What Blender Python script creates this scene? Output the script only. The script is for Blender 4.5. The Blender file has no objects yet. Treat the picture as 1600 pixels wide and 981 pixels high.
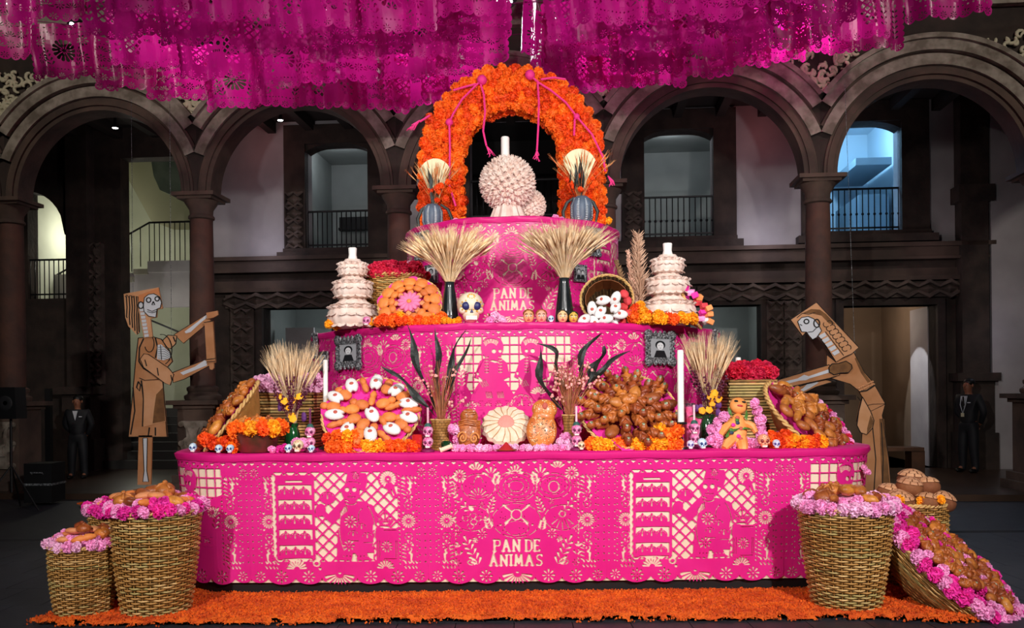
import bpy, bmesh, math, random
import numpy as np
from mathutils import Vector, Matrix, Euler
PI = math.pi; R = math.radians
random.seed(7)
sc = bpy.context.scene
C = sc.collection
# ------------------------------------------------------------------ camera
F, HY, CZ, ROLL = 1400.0, 610.0, 1.6, R(0.5)
cam = bpy.data.objects.new('camera', bpy.data.cameras.new('camera')); C.objects.link(cam)
cam.data.sensor_width = 36.0
cam.data.lens = F / 1600 * 36.0
cam.data.shift_y = (HY - 490.5) / 1600
cam.data.clip_end = 200
cam.matrix_world = Matrix.Translation((0, 0, CZ)) @ Matrix.Rotation(PI/2, 4, 'X') @ Matrix.Rotation(-ROLL, 4, 'Z')
sc.camera = cam
# ------------------------------------------------------------------ world and light
w = bpy.data.worlds.new('night'); sc.world = w; w.use_nodes = True
w.node_tree.nodes['Background'].inputs[0].default_value = (0.42, 0.42, 0.55, 1)
w.node_tree.nodes['Background'].inputs[1].default_value = 0.018
sc.view_settings.view_transform = 'Standard'; sc.view_settings.look = 'None'
sc.view_settings.exposure = 0.0; sc.view_settings.gamma = 1.0; sc.view_settings.use_curve_mapping = False

def spot(name, loc, target, power, size=60, blend=0.4, rad=0.15, col=(1, 1, 1)):
    l = bpy.data.lights.new(name, 'SPOT'); l.energy = power; l.color = col
    l.spot_size = R(size); l.spot_blend = blend; l.shadow_soft_size = rad
    o = bpy.data.objects.new(name, l); C.objects.link(o); o.location = loc
    o.rotation_euler = (Vector(target) - Vector(loc)).to_track_quat('-Z', 'Y').to_euler()
    return o
def point(name, loc, power, rad=0.2, col=(1, 1, 1)):
    l = bpy.data.lights.new(name, 'POINT'); l.energy = power; l.color = col; l.shadow_soft_size = rad
    o = bpy.data.objects.new(name, l); C.objects.link(o); o.location = loc
    return o
# stage spotlights in front of the altar, high on both sides
spot('stage_light_a', (-3.4, -0.4, 4.6), (-0.8, 8.0, 1.9), 1650, 66, 0.7, 0.12, (1, 0.96, 0.92))
spot('stage_light_b', (3.2, -0.6, 4.8), (1.0, 8.0, 1.9), 2350, 66, 0.7, 0.12, (1, 0.97, 0.94))
spot('stage_light_c', (0.3, 0.2, 6.4), (0.0, 8.0, 2.2), 850, 40, 0.7, 0.12, (1, 0.97, 0.95))
# unseen fill spots added low on the audience side to brighten the hanging paper
spot('paper_fill_a', (-3.2, 1.0, 1.2), (-3.0, 11.0, 6.0), 800, 44, 0.8, 0.2, (1, 0.95, 1))
spot('paper_fill_b', (3.0, 1.0, 1.2), (2.6, 11.0, 6.0), 800, 44, 0.8, 0.2, (1, 0.95, 1))
# truss lights behind the hanging paper, turned towards the altar
for tx in (-4.2, -1.2, 1.6, 4.0): spot('truss_light', (tx, 13.0, 7.0), (tx * .8, 9.6, 5.4), 400, 95, 0.8, 0.15, (1, 0.97, 1))

# ------------------------------------------------------------------ colour and materials
def hx(h):
    h = h.lstrip('#'); c = [int(h[i:i+2], 16) / 255 for i in (0, 2, 4)]
    return tuple(x / 12.92 if x <= 0.04045 else ((x + 0.055) / 1.055) ** 2.4 for x in c) + (1,)
MATS = {}
def mat(name, col, rough=0.6, metal=0.0, var=None, vscale=8.0, bump=0.0, bscale=40.0, trans=0.0, emit=None, estr=0.0, coat=0.0, objrand=0.0, spec=None, detail=3.0):
    """Principled material; var = second colour mixed in by object-space noise; objrand = per-object brightness variation"""
    if name in MATS: return MATS[name]
    m = bpy.data.materials.new(name); m.use_nodes = True
    nt = m.node_tree; b = nt.nodes['Principled BSDF']; N = nt.nodes.new; L = nt.links.new
    b.inputs['Roughness'].default_value = rough; b.inputs['Metallic'].default_value = metal
    c = hx(col) if isinstance(col, str) else col
    b.inputs['Base Color'].default_value = c
    if coat: b.inputs['Coat Weight'].default_value = coat; b.inputs['Coat Roughness'].default_value = 0.15
    if spec is not None: b.inputs['Specular IOR Level'].default_value = spec
    out = None
    tc = N('ShaderNodeTexCoord')
    if var:
        n = N('ShaderNodeTexNoise'); n.inputs['Scale'].default_value = vscale; n.inputs['Detail'].default_value = detail
        L(tc.outputs['Object'], n.inputs['Vector'])
        r = N('ShaderNodeValToRGB'); r.color_ramp.elements[0].position = 0.36; r.color_ramp.elements[1].position = 0.64
        r.color_ramp.elements[0].color = c; r.color_ramp.elements[1].color = hx(var)
        L(n.outputs['Fac'], r.inputs['Fac']); out = r.outputs['Color']
    if objrand:
        oi = N('ShaderNodeObjectInfo'); h = N('ShaderNodeHueSaturation')
        mr = N('ShaderNodeMapRange'); mr.inputs['To Min'].default_value = 1 - objrand; mr.inputs['To Max'].default_value = 1 + objrand
        L(oi.outputs['Random'], mr.inputs['Value']); L(mr.outputs['Result'], h.inputs['Value'])
        m2 = N('ShaderNodeMath'); m2.operation = 'MULTIPLY_ADD'; m2.inputs[1].default_value = 0.06 * objrand; m2.inputs[2].default_value = 0.5 - 0.03 * objrand
        L(oi.outputs['Random'], m2.inputs[0]); L(m2.outputs[0], h.inputs['Hue'])
        h.inputs['Color'].default_value = c
        if out: L(out, h.inputs['Color'])
        out = h.outputs['Color']
    if out: L(out, b.inputs['Base Color'])
    if bump:
        n2 = N('ShaderNodeTexNoise'); n2.inputs['Scale'].default_value = bscale; n2.inputs['Detail'].default_value = 4
        L(tc.outputs['Object'], n2.inputs['Vector'])
        bp = N('ShaderNodeBump'); bp.inputs['Strength'].default_value = bump; bp.inputs['Distance'].default_value = 0.02
        L(n2.outputs['Fac'], bp.inputs['Height']); L(bp.outputs['Normal'], b.inputs['Normal'])
    if emit:
        b.inputs['Emission Color'].default_value = hx(emit); b.inputs['Emission Strength'].default_value = estr
    if trans:
        mo = [x for x in nt.nodes if x.type == 'OUTPUT_MATERIAL'][0]
        t = N('ShaderNodeBsdfTranslucent'); t.inputs[0].default_value = c
        if out: L(out, t.inputs[0])
        mx = N('ShaderNodeMixShader'); mx.inputs[0].default_value = trans
        L(b.outputs[0], mx.inputs[1]); L(t.outputs[0], mx.inputs[2]); L(mx.outputs[0], mo.inputs[0])
    MATS[name] = m
    return m

# ------------------------------------------------------------------ mesh helpers
class MB:
    def __init__(s): s.v = []; s.f = []; s.mi = []
    def add(s, vs, fs, mi=0):
        o = len(s.v); s.v += [tuple(p) for p in vs]; s.f += [tuple(i + o for i in f) for f in fs]; s.mi += [mi] * len(fs); return s
    def box(s, x0, x1, y0, y1, z0, z1, mi=0):
        return s.add([(x0,y0,z0),(x1,y0,z0),(x1,y1,z0),(x0,y1,z0),(x0,y0,z1),(x1,y0,z1),(x1,y1,z1),(x0,y1,z1)],
                     [(0,3,2,1),(4,5,6,7),(0,1,5,4),(1,2,6,5),(2,3,7,6),(3,0,4,7)], mi)
    def bar(s, a, b, w, h=None, mi=0):
        """square bar from a to b"""
        return s.tube([a, b], [w * 0.7071, w * 0.7071], 4, mi)
    def tube(s, path, rad, n=8, mi=0, cap=True, flat=1.0):
        path = [Vector(p) for p in path]; k = len(path)
        if not hasattr(rad, '__len__'): rad = [rad] * k
        vs, fs = [], []; up = None
        for i, p in enumerate(path):
            t = (path[min(i+1, k-1)] - path[max(i-1, 0)])
            if t.length < 1e-9: t = Vector((0, 0, 1))
            t.normalize()
            if up is None:
                up = Vector((0, 0, 1)) if abs(t.z) < 0.9 else Vector((0, 1, 0))
            a = t.cross(up)
            if a.length < 1e-6: a = t.cross(Vector((1, 0, 0.1)))
            a.normalize(); b = a.cross(t).normalized(); up = b
            for j in range(n):
                an = 2 * PI * (j + 0.5) / n
                vs.append(p + (a * math.cos(an) + b * math.sin(an) * flat) * rad[i])
        for i in range(k - 1):
            for j in range(n):
                fs.append((i*n+j, i*n+(j+1) % n, (i+1)*n+(j+1) % n, (i+1)*n+j))
        if cap:
            fs.append(tuple(range(n-1, -1, -1))); fs.append(tuple(range((k-1)*n, k*n)))
        return s.add(vs, fs, mi)
    def lathe(s, prof, n=24, c=(0, 0, 0), mi=0, cap=True, rfun=None):
        """prof: (r, z) pairs from bottom to top, about z"""
        vs, fs = [], []; k = len(prof)
        for i, (r, z) in enumerate(prof):
            for j in range(n):
                a = 2 * PI * j / n; rr = r * (rfun(a, i) if rfun else 1)
                vs.append((c[0] + rr * math.cos(a), c[1] + rr * math.sin(a), c[2] + z))
        for i in range(k - 1):
            for j in range(n):
                fs.append((i*n+j, i*n+(j+1) % n, (i+1)*n+(j+1) % n, (i+1)*n+j))
        if cap: fs.append(tuple(range(n-1, -1, -1))); fs.append(tuple(range((k-1)*n, k*n)))
        return s.add(vs, fs, mi)
    def blob(s, c, r, nu=10, nv=7, mi=0, fun=None, rot=None):
        """ellipsoid; fun(unit vector) -> radius factor"""
        vs, fs = [], []
        for i in range(nv + 1):
            th = PI * i / nv
            for j in range(nu):
                ph = 2 * PI * j / nu
                d = Vector((math.sin(th) * math.cos(ph), math.sin(th) * math.sin(ph), math.cos(th)))
                q = Vector((d.x * r[0], d.y * r[1], d.z * r[2])) * (fun(d) if fun else 1)
                if rot: q = rot @ q
                vs.append((c[0] + q.x, c[1] + q.y, c[2] + q.z))
        for i in range(nv):
            for j in range(nu):
                a, b, cc, dd = i*nu+j, (i+1)*nu+j, (i+1)*nu+(j+1) % nu, i*nu+(j+1) % nu
                if i == 0: fs.append((a, b, cc))
                elif i == nv - 1: fs.append((a, b, dd))
                else: fs.append((a, b, cc, dd))
        return s.add(vs, fs, mi)
    def prism(s, pts, y0, y1, mi=0):
        """outline in x,z (counter-clockwise seen from -y) extruded along y; near face at y0"""
        n = len(pts)
        vs = [(p[0], y0, p[1]) for p in pts] + [(p[0], y1, p[1]) for p in pts]
        fs = [tuple(range(n)), tuple(range(2*n-1, n-1, -1))] + [(i, i+n, (i+1) % n + n, (i+1) % n) for i in range(n)]
        return s.add(vs, fs, mi)
    def strip(s, path, wid, up, mi=0):
        """flat ribbon leaf: path points, half-widths, side direction"""
        vs = []; up = Vector(up)
        for p, w_ in zip(path, wid):
            p = Vector(p); vs += [p - up * w_, p + up * w_]
        return s.add(vs, [(2*i, 2*i+1, 2*i+3, 2*i+2) for i in range(len(path)-1)], mi)
    def xf(s, M):
        s.v = [tuple(M @ Vector(p)) for p in s.v]; return s
    def mesh(s, name, mats, smooth=True):
        me = bpy.data.meshes.new(name); me.from_pydata(s.v, [], s.f)
        if not isinstance(mats, (list, tuple)): mats = [mats]
        for m in mats: me.materials.append(m)
        if len(mats) > 1: me.polygons.foreach_set('material_index', s.mi)
        me.update()
        if smooth:
            me.shade_smooth()
            if smooth is not True: 
                try: me.set_sharp_from_angle(angle=R(smooth))
                except Exception: pass
        return me
    def obj(s, name, mats, parent=None, loc=None, rot=None, smooth=40):
        return put(name, s.mesh(name, mats, smooth), parent, loc, rot)
def put(name, me, parent=None, loc=None, rot=None, scale=None):
    o = bpy.data.objects.new(name, me); C.objects.link(o)
    if parent: o.parent = parent
    if loc is not None: o.location = loc
    if rot is not None: o.rotation_euler = rot
    if scale is not None: o.scale = (scale,) * 3 if not hasattr(scale, '__len__') else scale
    return o
def tag(o, label, cat, group=None, kind=None):
    o['label'] = label; o['category'] = cat
    if group: o['group'] = group
    if kind: o['kind'] = kind
    return o
def thing(name, label, cat, loc=(0, 0, 0), rot=(0, 0, 0), group=None):
    o = bpy.data.objects.new(name, None); C.objects.link(o); o.empty_display_size = 0.1
    o.location = loc; o.rotation_euler = rot
    return tag(o, label, cat, group)
def struct(o, label=None):
    o['kind'] = 'structure'
    if label: o['label'] = label
    return o
def dup(root, loc=None, rot=None, label=None, scale=None, group=None):
    r = root.copy(); C.objects.link(r)
    if loc is not None: r.location = loc
    if rot is not None: r.rotation_euler = rot
    if scale is not None: r.scale = (scale,) * 3 if not hasattr(scale, '__len__') else scale
    if label: r['label'] = label
    if group: r['group'] = group
    for ch in list(root.children):
        c = ch.copy(); C.objects.link(c); c.parent = r
        for g in ch.children:
            d = g.copy(); C.objects.link(d); d.parent = c
    return r
# a photograph pixel at a chosen distance -> a place in the courtyard
def W(px, py, d):
    u, v = px - 800, HY - py
    u0 = u * math.cos(ROLL) + v * math.sin(ROLL); v0 = -u * math.sin(ROLL) + v * math.cos(ROLL)
    return Vector((u0 * d / F, d, CZ + v0 * d / F))
def SZ(px, d): return px * d / F
def jit(a): return random.uniform(-a, a)
# ------------------------------------------------------------------ courtyard: floor, arcade, back wall
STONE = mat('brown_stone', '#5f4b40', 0.85, var='#43352e', vscale=2.2, bump=0.5, bscale=9)
STONE_L = mat('pale_stone', '#a2978a', 0.85, var='#6f6458', vscale=5, bump=0.4, bscale=20)
STONE_D = mat('dark_stone', '#3d302a', 0.9, var='#2a211d', vscale=3, bump=0.5, bscale=12)
REDSTONE = mat('red_brown_column_stone', '#5b3b30', 0.8, var='#45302a', vscale=3, bump=0.4, bscale=14)
PLASTER = mat('grey_white_plaster', '#a9a3a5', 0.9, var='#989294', vscale=1.2, bump=0.1, bscale=30)
PLASTER_R = mat('red_brown_plaster', '#6b4a42', 0.9, var='#5d4039', vscale=1.5)
CREAMW = mat('cream_plaster', '#c2c4b0', 0.9, var='#b0b29e', vscale=1.0)
GREYW = mat('cool_grey_plaster', '#aab0ae', 0.9, var='#9aa09e', vscale=1.0)
IRON = mat('black_iron', '#0d0d10', 0.5, metal=0.3)
SLATE = mat('dark_slate', '#2b2c33', 0.55, var='#22232a', vscale=6, bump=0.15, bscale=60, objrand=0.12)
JOINT = mat('dark_joint', '#17171b', 0.9)

# floor with single slabs where they can be told apart
fl = struct(MB().box(-16, 16, -4, 20.5, -0.3, -0.012).obj('floor', SLATE, smooth=False))
slab = MB().box(-0.197, 0.197, -0.297, 0.297, -0.02, 0).mesh('slab', SLATE, False)
for j in range(-1, 8):
    for i in range(-14, 15):
        x = i * 0.4 + (0.2 if j % 2 else 0); y = 5.3 + j * 0.6
        if abs(x) > (y + 0.4) * 0.62 or (6.75 < y < 12 and abs(x) < 2.4): continue
        put('floor_slab', slab, fl, (x, y, 0))
joint = MB().box(-6.5, 6.5, 4.3, 10, -0.0125, -0.008).obj('joint_bed', JOINT, fl, smooth=False)

# colonnade plane: from A to B, then the back wall parallel to it
A = Vector((-8.13, 14.6)); B = Vector((4.63, 13.5)); AD = (B - A).normalized(); AN = Vector((-AD.y, AD.x))
ANG = math.atan2(AD.y, AD.x); BAY = (B - A).length / 4
def wl(s, off, z): p = A + AD * s + AN * off; return Vector((p.x, p.y, z))
def ws(px, py, off):
    """pixel -> (s, z) on the plane 'off' behind the colonnade"""
    d = W(px, py, 1.0); dx, dz = d.x, d.z - CZ
    P0 = A + AN * off; t = P0.dot(AN) / (dx * AN.x + AN.y)
    p = Vector((dx * t, t)); return (p - A).dot(AD), CZ + dz * t
RZ = (0, 0, ANG)
def place(mb, name, mats, s, off, z, parent=None, smooth=40):
    return mb.obj(name, mats, parent, wl(s, off, z), RZ, smooth)
STEP = 0.08
struct(place(MB().box(-6, 24, -0.75, 9, -0.2, STEP), 'floor_arcade', mat('brown_floor', '#4a382d', 0.3, var='#3b2d25', vscale=1.2), 0, 0, 0, smooth=False))
# columns on carved pedestals
def cartouche(mb):
    """raised scroll plaque on the face of a pedestal, about 0.45 wide, 0.8 high"""
    pts = [(-.2,.75),(.2,.75),(.13,.62),(.12,.5),(.2,.44),(.22,.36),(.2,.28),(.12,.26),(.12,.1),(.2,0),(-.2,0),(-.12,.1),(-.12,.26),(-.2,.28),(-.22,.36),(-.2,.44),(-.12,.5),(-.13,.62)]
    mb.prism(list(reversed(pts))[::-1], -0.05, 0.02)
    mb.prism([(x * .5, z * .6 + .2) for x, z in pts], -0.08, -0.04)
    for sx in (-1, 1):
        for zz in (.05, .4, .7): mb.tube([(sx*.2, -.07, zz), (sx*.2, .0, zz)], .045, 10)
def column(name, label):
    t = thing(name, label, 'column', (0, 0, 0), RZ, None)
    m = MB()
    m.box(-.42, .42, -.42, .42, 0, .14).box(-.36, .36, -.36, .36, .14, .26)
    m.box(-.29, .29, -.29, .29, .26, 1.3).box(-.34, .34, -.34, .34, 1.3, 1.36).box(-.42, .42, -.42, .42, 1.36, 1.43)
    m.obj('pedestal', STONE, t, smooth=False)
    m = MB(); cartouche(m); m.obj('cartouche', STONE_L, t, (0, -.3, .36), smooth=False)
    MB().lathe([(.27,0),(.29,.03),(.29,.07),(.24,.1),(.23,.13),(.25,.16),(.25,.2),(.2,.23)], 20).obj('base', STONE, t, (0, 0, 1.43))
    MB().lathe([(.195,0),(.2,.8),(.19,1.6),(.175,2.72)], 20).obj('shaft', REDSTONE, t, (0, 0, 1.64))
    m = MB().lathe([(.175,0),(.205,.02),(.205,.05),(.18,.08),(.185,.16),(.25,.26),(.27,.3)], 20)
    m.box(-.28,.28,-.28,.28,.3,.34).box(-.34,.34,-.34,.34,.34,.4)
    m.obj('capital', STONE, t, (0, 0, 4.3))
    return t
cl0 = None
clabels = ['stone column at the far left edge of the arcade', 'stone column beside the cardboard figure holding a rolling pin', 'stone column partly hidden behind the left side of the flower arch',
           'stone column partly hidden behind the right side of the flower arch', 'stone column rising behind the bending cardboard figure', 'stone column beyond the right edge of the picture']
for i in range(6):
    if cl0 is None: cl0 = o = column('stone_column', clabels[0])
    else: o = dup(cl0, label=clabels[i])
    o.location = wl(i * BAY, 0, STEP - .02)
# arches between the columns: moulded rings, spandrels, cornice
ZS = 4.68 + STEP; RI = BAY/2 - 0.24; RO = RI + 0.56
def ring(mb, r0, r1, y0, y1, n=40, a0=0, a1=PI, clip=None):
    vs, fs = [], []
    for i in range(n + 1):
        a = a0 + (a1 - a0) * i / n
        for (r, y) in ((r0, y0), (r1, y0), (r1, y1), (r0, y1)):
            x, z = r * math.cos(a), r * math.sin(a)
            if clip: x = max(-clip, min(clip, x))
            vs.append((x, y, z))
    for i in range(n):
        for k in range(4):
            fs.append((i*4+k, i*4+(k+1) % 4, (i+1)*4+(k+1) % 4, (i+1)*4+k))
    mb.add(vs, fs)
H2 = BAY / 2
def amax(r): return math.acos(min(1, H2 / r))
arch_parts = []
for (r0, r1, y0) in ((RI, RI+.07, -.20), (RI+.07, RI+.16, -.24), (RI+.16, RI+.2, -.21), (RI+.2, RI+.36, -.26), (RI+.36, RI+.4, -.22), (RI+.4, RI+.56, -.31)):
    arch_parts.append((r0, r1, y0))
spn = MB()
TOP = 7.15 - ZS
n = 36
for sx in (-1, 1):       # spandrel fill of a bay as quads from the arc up to the top
    for i in range(n):
        x0, x1 = H2 * i / n, H2 * (i + 1) / n
        z0 = math.sqrt(max(0, RI**2 - min(x0, RI)**2)); z1 = math.sqrt(max(0, RI**2 - min(x1, RI)**2))
        q = [(sx*x0, z0 + .02), (sx*x1, z1 + .02), (sx*x1, TOP), (sx*x0, TOP)]
        if sx < 0: q.reverse()
        spn.prism(q, -.17, .2)
spn_me = spn.mesh('spandrel_wall', STONE_D, False)
ring_mes = []
for (r0, r1, y0) in arch_parts:
    m = MB(); a = amax(r1); ring(m, r0, r1, y0, .2, 44, a, PI - a); ring_mes.append(m.mesh('moulding', STONE_L if (r1 - r0) > .12 else STONE, 30))
m = MB(); ring(m, RO, RO + .07, -.36, -.1, 40, amax(RO+.07), PI - amax(RO+.07)); edge_me = m.mesh('moulding_edge', STONE_L, 30)
# carved foliage for the spandrels: curling scrolls and leaves
def scrolls(seed, wide=0.95, high=.75):
    rnd = random.Random(seed); m = MB()
    for k in range(64):
        z = rnd.uniform(.05, high); x = rnd.uniform(-1, 1) * wide * (z / high) ** 1.0 * .95
        a0 = rnd.uniform(0, 2*PI); r = rnd.uniform(.05, .12); sg = rnd.choice((-1, 1))
        path = [(x + r * (1 - t * .75) * math.cos(a0 + sg * t * 4.2), -rnd.uniform(0, .01) - .03 * t, z + r * (1 - t * .75) * math.sin(a0 + sg * t * 4.2)) for t in [i / 7 for i in range(8)]]
        m.tube(path, [.012 + .018 * math.sin(PI * (i + .6) / 8.2) for i in range(8)], 5)
    return m.mesh('carved_scrolls', mat('cream_carving', '#cfc5aa', .85), True)
scr = [scrolls(1), scrolls(5), scrolls(9)]
for i in range(-1, 6):
    s = (i + .5) * BAY
    o = struct(put('wall_arcade', spn_me, None, wl(s, 0, ZS), RZ))
    for me in ring_mes: put('moulding', me, o)
    put('moulding_edge', edge_me, o)
for i in range(0, 6):
    o = struct(put('trim_%d' % (i + 1), scr[i % 3], None, wl(i * BAY, -.2, ZS + math.sqrt(RO**2 - H2**2) + .18), RZ), 'carved stone foliage between two arches')
# cornice above, parapet wall and upper storey with tall dark windows
m = MB()
for (z0, z1, y0) in ((7.15, 7.22, -.3), (7.22, 7.3, -.24), (7.3, 7.42, -.36), (7.42, 7.46, -.42), (7.46, 7.75, -.22), (7.75, 7.84, -.4), (7.84, 7.92, -.5)):
    m.box(-6, 22, y0, .25, z0, z1)
struct(place(m, 'trim_7', STONE_L, 0, 0, 0, smooth=False), 'moulded stone cornice above the arches')
m = MB()
for i in range(-1, 6):
    m.box(i*BAY - .6, i*BAY + .6, -.1, .3, 7.9, 12)
m.box(-6, 22, .1, .4, 11, 12)
struct(place(m, 'wall_upper', STONE_D, 0, 0, 0, smooth=False))
# ------------------------------------------------------------------ back wall of the arcade with doors and windows
OB = 3.6
def cells(mb, s0, s1, z0, z1, holes, y0, y1):
    S = sorted(set([s0, s1] + [h[0] for h in holes] + [h[1] for h in holes])); S = [x for x in S if s0 <= x <= s1]
    Z = sorted(set([z0, z1] + [h[2] for h in holes] + [h[3] for h in holes])); Z = [x for x in Z if z0 <= x <= z1]
    for i in range(len(S)-1):
        for j in range(len(Z)-1):
            cs, cz = (S[i]+S[i+1])/2, (Z[j]+Z[j+1])/2
            if any(h[0] < cs < h[1] and h[2] < cz < h[3] for h in holes): continue
            mb.box(S[i], S[i+1], y0, y1, Z[j], Z[j+1])
def hole(x0, x1, y0, y1, off=OB):
    a = ws(x0, y1, off); b = ws(x1, y0, off); return (a[0], b[0], a[1], b[1])
H = {}
H['niche'] = hole(44, 102, 298, 467); H['stair'] = hole(192, 316, 243, 748)
H['win2'] = hole(480, 576, 224, 390); H['door2'] = hole(414, 520, 480, 748)
H['win3'] = hole(735, 872, 180, 345)
H['win4'] = hole(1007, 1113, 202, 373); H['door4'] = hole(1080, 1188, 476, 748)
H['win5'] = hole(1294, 1405, 190, 364); H['door5'] = hole(1318, 1462, 476, 716)
for k in ('stair', 'door2', 'door4', 'door5'): h = H[k]; H[k] = (h[0], h[1], STEP, h[3])
zc = ws(400, 408, OB)[1]
m = MB(); cells(m, -6, 20, 0, zc, list(H.values()), 0, .35)
struct(place(m, 'wall_back_lower', STONE_D, 0, OB, 0, smooth=False))
sa = ws(330, 300, OB)[0]; sb = ws(1545, 300, OB)[0]
m = MB(); cells(m, sa, sb, zc, 7.6, list(H.values()), 0, .35)
struct(place(m, 'wall_back_upper', PLASTER, 0, OB, 0, smooth=False))
m = MB(); cells(m, -6, sa, zc, 7.6, list(H.values()), 0, .35); m.box(sb, 22, 0, .35, zc, 7.6)
struct(place(m, 'wall_back_side', STONE_D, 0, OB, 0, smooth=False))
struct(place(MB().box(-6, 22, .1, OB + .4, 7.0, 7.3), 'ceiling', mat('arcade_ceiling', '#2a211d', 0.9), 0, 0, 0, smooth=False))
m = MB()
for i in range(34): m.box(-5 + i * .8, -4.84 + i * .8, .2, OB, 6.78, 7.0)
struct(place(m, 'trim_8', mat('beam_wood', '#231a15', 0.8), 0, 0, 0, smooth=False), 'row of dark ceiling beams')
# red-brown wash strip on the wall beside the second arch and low band mouldings
m = MB()
for (py0, py1, d) in ((404, 410, .3), (410, 424, .18), (424, 428, .24), (440, 452, .1), (452, 458, .2)):
    a, b = ws(400, py1, OB)[1], ws(400, py0, OB)[1]
    m.box(sa, sb, -d, .05, a, b)
struct(place(m, 'trim_9', mat('band_stone', '#4f3e35', 0.85, var='#3c2f28', vscale=2, bump=.3, bscale=10), 0, OB, 0, smooth=False), 'long moulded stone band across the back wall')
# carved diamond strips: a column or row of raised lozenges and bosses
def loz(mb, x, z, w_, h_, d=.07):
    mb.add([(x - w_, 0, z), (x, 0, z - h_), (x + w_, 0, z), (x, 0, z + h_), (x, -d, z)], [(0, 1, 4), (1, 2, 4), (2, 3, 4), (3, 0, 4)])
def carved(mb, s0, s1, z0, z1, vertical=True, pitch=.34):
    if vertical:
        n = max(1, round((z1 - z0) / pitch)); c = (s0 + s1) / 2; hw = (s1 - s0) / 2; p = (z1 - z0) / n
        for i in range(n):
            z = z0 + (i + .5) * p
            loz(mb, c, z, hw * .85, p * .38)
            for sx in (-1, 1):
                mb.tube([(c + sx*hw*.95, -.02, z + p*.5), (c + sx*hw*.5, -.07, z + p*.3), (c, -.05, z + p*.5)], [.02, .045, .02], 5)
                mb.tube([(c + sx*hw*.95, -.02, z - p*.5), (c + sx*hw*.5, -.07, z - p*.3), (c, -.05, z - p*.5)], [.02, .045, .02], 5)
    else:
        n = max(1, round((s1 - s0) / pitch)); c = (z0 + z1) / 2; hh = (z1 - z0) / 2; p = (s1 - s0) / n
        for i in range(n):
            x = s0 + (i + .5) * p
            loz(mb, x, c, p * .4, hh * .8)
            for sz in (-1, 1):
                mb.tube([(x - p*.5, -.05, c + sz*hh*.3), (x, -.08, c + sz*hh*.95), (x + p*.5, -.05, c + sz*hh*.3)], [.03, .05, .03], 5)
TRN = [10]
def pxbox(x0, x1, y0, y1, off=OB):
    a = ws(x0, y1, off); b = ws(x1, y0, off); return a[0], b[0], a[1], b[1]
CARVE = mat('carved_stone', '#594a42', 0.85, var='#3f342e', vscale=4, bump=.4, bscale=16)
def carve_strip(x0, x1, y0, y1, vertical, pitch, label, off=OB - .12, stone=True):
    s0, s1, z0, z1 = pxbox(x0, x1, y0, y1, off)
    m = MB()
    if stone: m.box(s0, s1, 0, .14, z0, z1)
    carved(m, s0, s1, z0, z1, vertical, pitch)
    o = place(m, 'trim_%d' % TRN[0], CARVE, 0, off, 0, smooth=30); TRN[0] += 1
    return struct(o, label)
carve_strip(362, 396, 482, 745, True, .36, 'carved stone pilaster beside the doorway')
carve_strip(352, 520, 458, 482, False, .4, 'carved stone lintel over a doorway')
carve_strip(1090, 1262, 444, 470, False, .4, 'carved stone lintel over a doorway')
carve_strip(1300, 1500, 438, 466, False, .4, 'carved stone lintel over a doorway')
carve_strip(1200, 1226, 470, 745, True, .36, 'carved stone pilaster beside the doorway')
carve_strip(1226, 1252, 470, 745, True, .36, 'carved stone pilaster beside the doorway')
carve_strip(446, 474, 300, 388, True, .3, 'carved stone window jamb')
carve_strip(976, 1003, 300, 388, True, .3, 'carved stone window jamb')
carve_strip(140, 158, 380, 600, True, .3, 'carved stone pilaster left of the staircase')
carve_strip(1508, 1524, 480, 600, True, .3, 'carved stone pilaster beside the guard')
# stone window surrounds, with a flat-arched head, and sills
def surround(key, wpx, top=30, n=12):
    s0, s1, z0, z1 = H[key]; b = wpx * 17.6 / F; m = MB()
    m.box(s0 - b, s0, -.12, .1, z0 - .1, z1 + top*.0126).box(s1, s1 + b, -.12, .1, z0 - .1, z1 + top*.0126)
    m.box(s0, s1, -.12, .1, z1, z1 + top*.0126)
    for i in range(n):                                          # shallow arched head inside the opening
        x0, x1 = s0 + (s1-s0)*i/n, s0 + (s1-s0)*(i+1)/n
        f = lambda x: .14 * abs((x - (s0+s1)/2) / ((s1-s0)/2)) ** 3
        m.prism([(x0, z1 - f(x0)), (x1, z1 - f(x1)), (x1, z1 + .01), (x0, z1 + .01)], -.06, .3)
    m.box(s0 - b - .1, s1 + b + .1, -.28, .1, z0 - .22, z0 - .08).box(s0 - b, s1 + b, -.2, .1, z0 - .08, z0)
    o = place(m, 'window_' + key[-1], STONE_D, 0, OB, 0, smooth=False)
    return struct(o, 'dark stone window surround in the back wall')
surround('win2', 34); surround('win3', 30); surround('win4', 34); surround('win5', 40)
for key in ('door2', 'door4', 'door5'):
    s0, s1, z0, z1 = H[key]; m = MB()
    m.box(s0 - .14, s0, -.1, .4, z0, z1 + .12).box(s1, s1 + .14, -.1, .4, z0, z1 + .12).box(s0, s1, -.1, .4, z1, z1 + .12)
    struct(place(m, 'door_' + key[-1], STONE_D, 0, OB, 0, smooth=False), 'dark stone door surround in the back wall')
# niche arch head
s0, s1, z0, z1 = H['niche']; m = MB(); n = 10; r = (s1 - s0)
for i in range(n):
    x0, x1 = s0 + r*i/n, s0 + r*(i+1)/n; f = lambda x: .9 * (1 - math.sqrt(max(0, 1 - ((x - s0)/r)**2)))
    m.prism([(x0, z1 - f(x0)), (x1, z1 - f(x1)), (x1, z1 + .02), (x0, z1 + .02)], -.04, .34)
struct(place(m, 'window_1', STONE_D, 0, OB, 0, smooth=False), 'arched head of the opening at far left')
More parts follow.
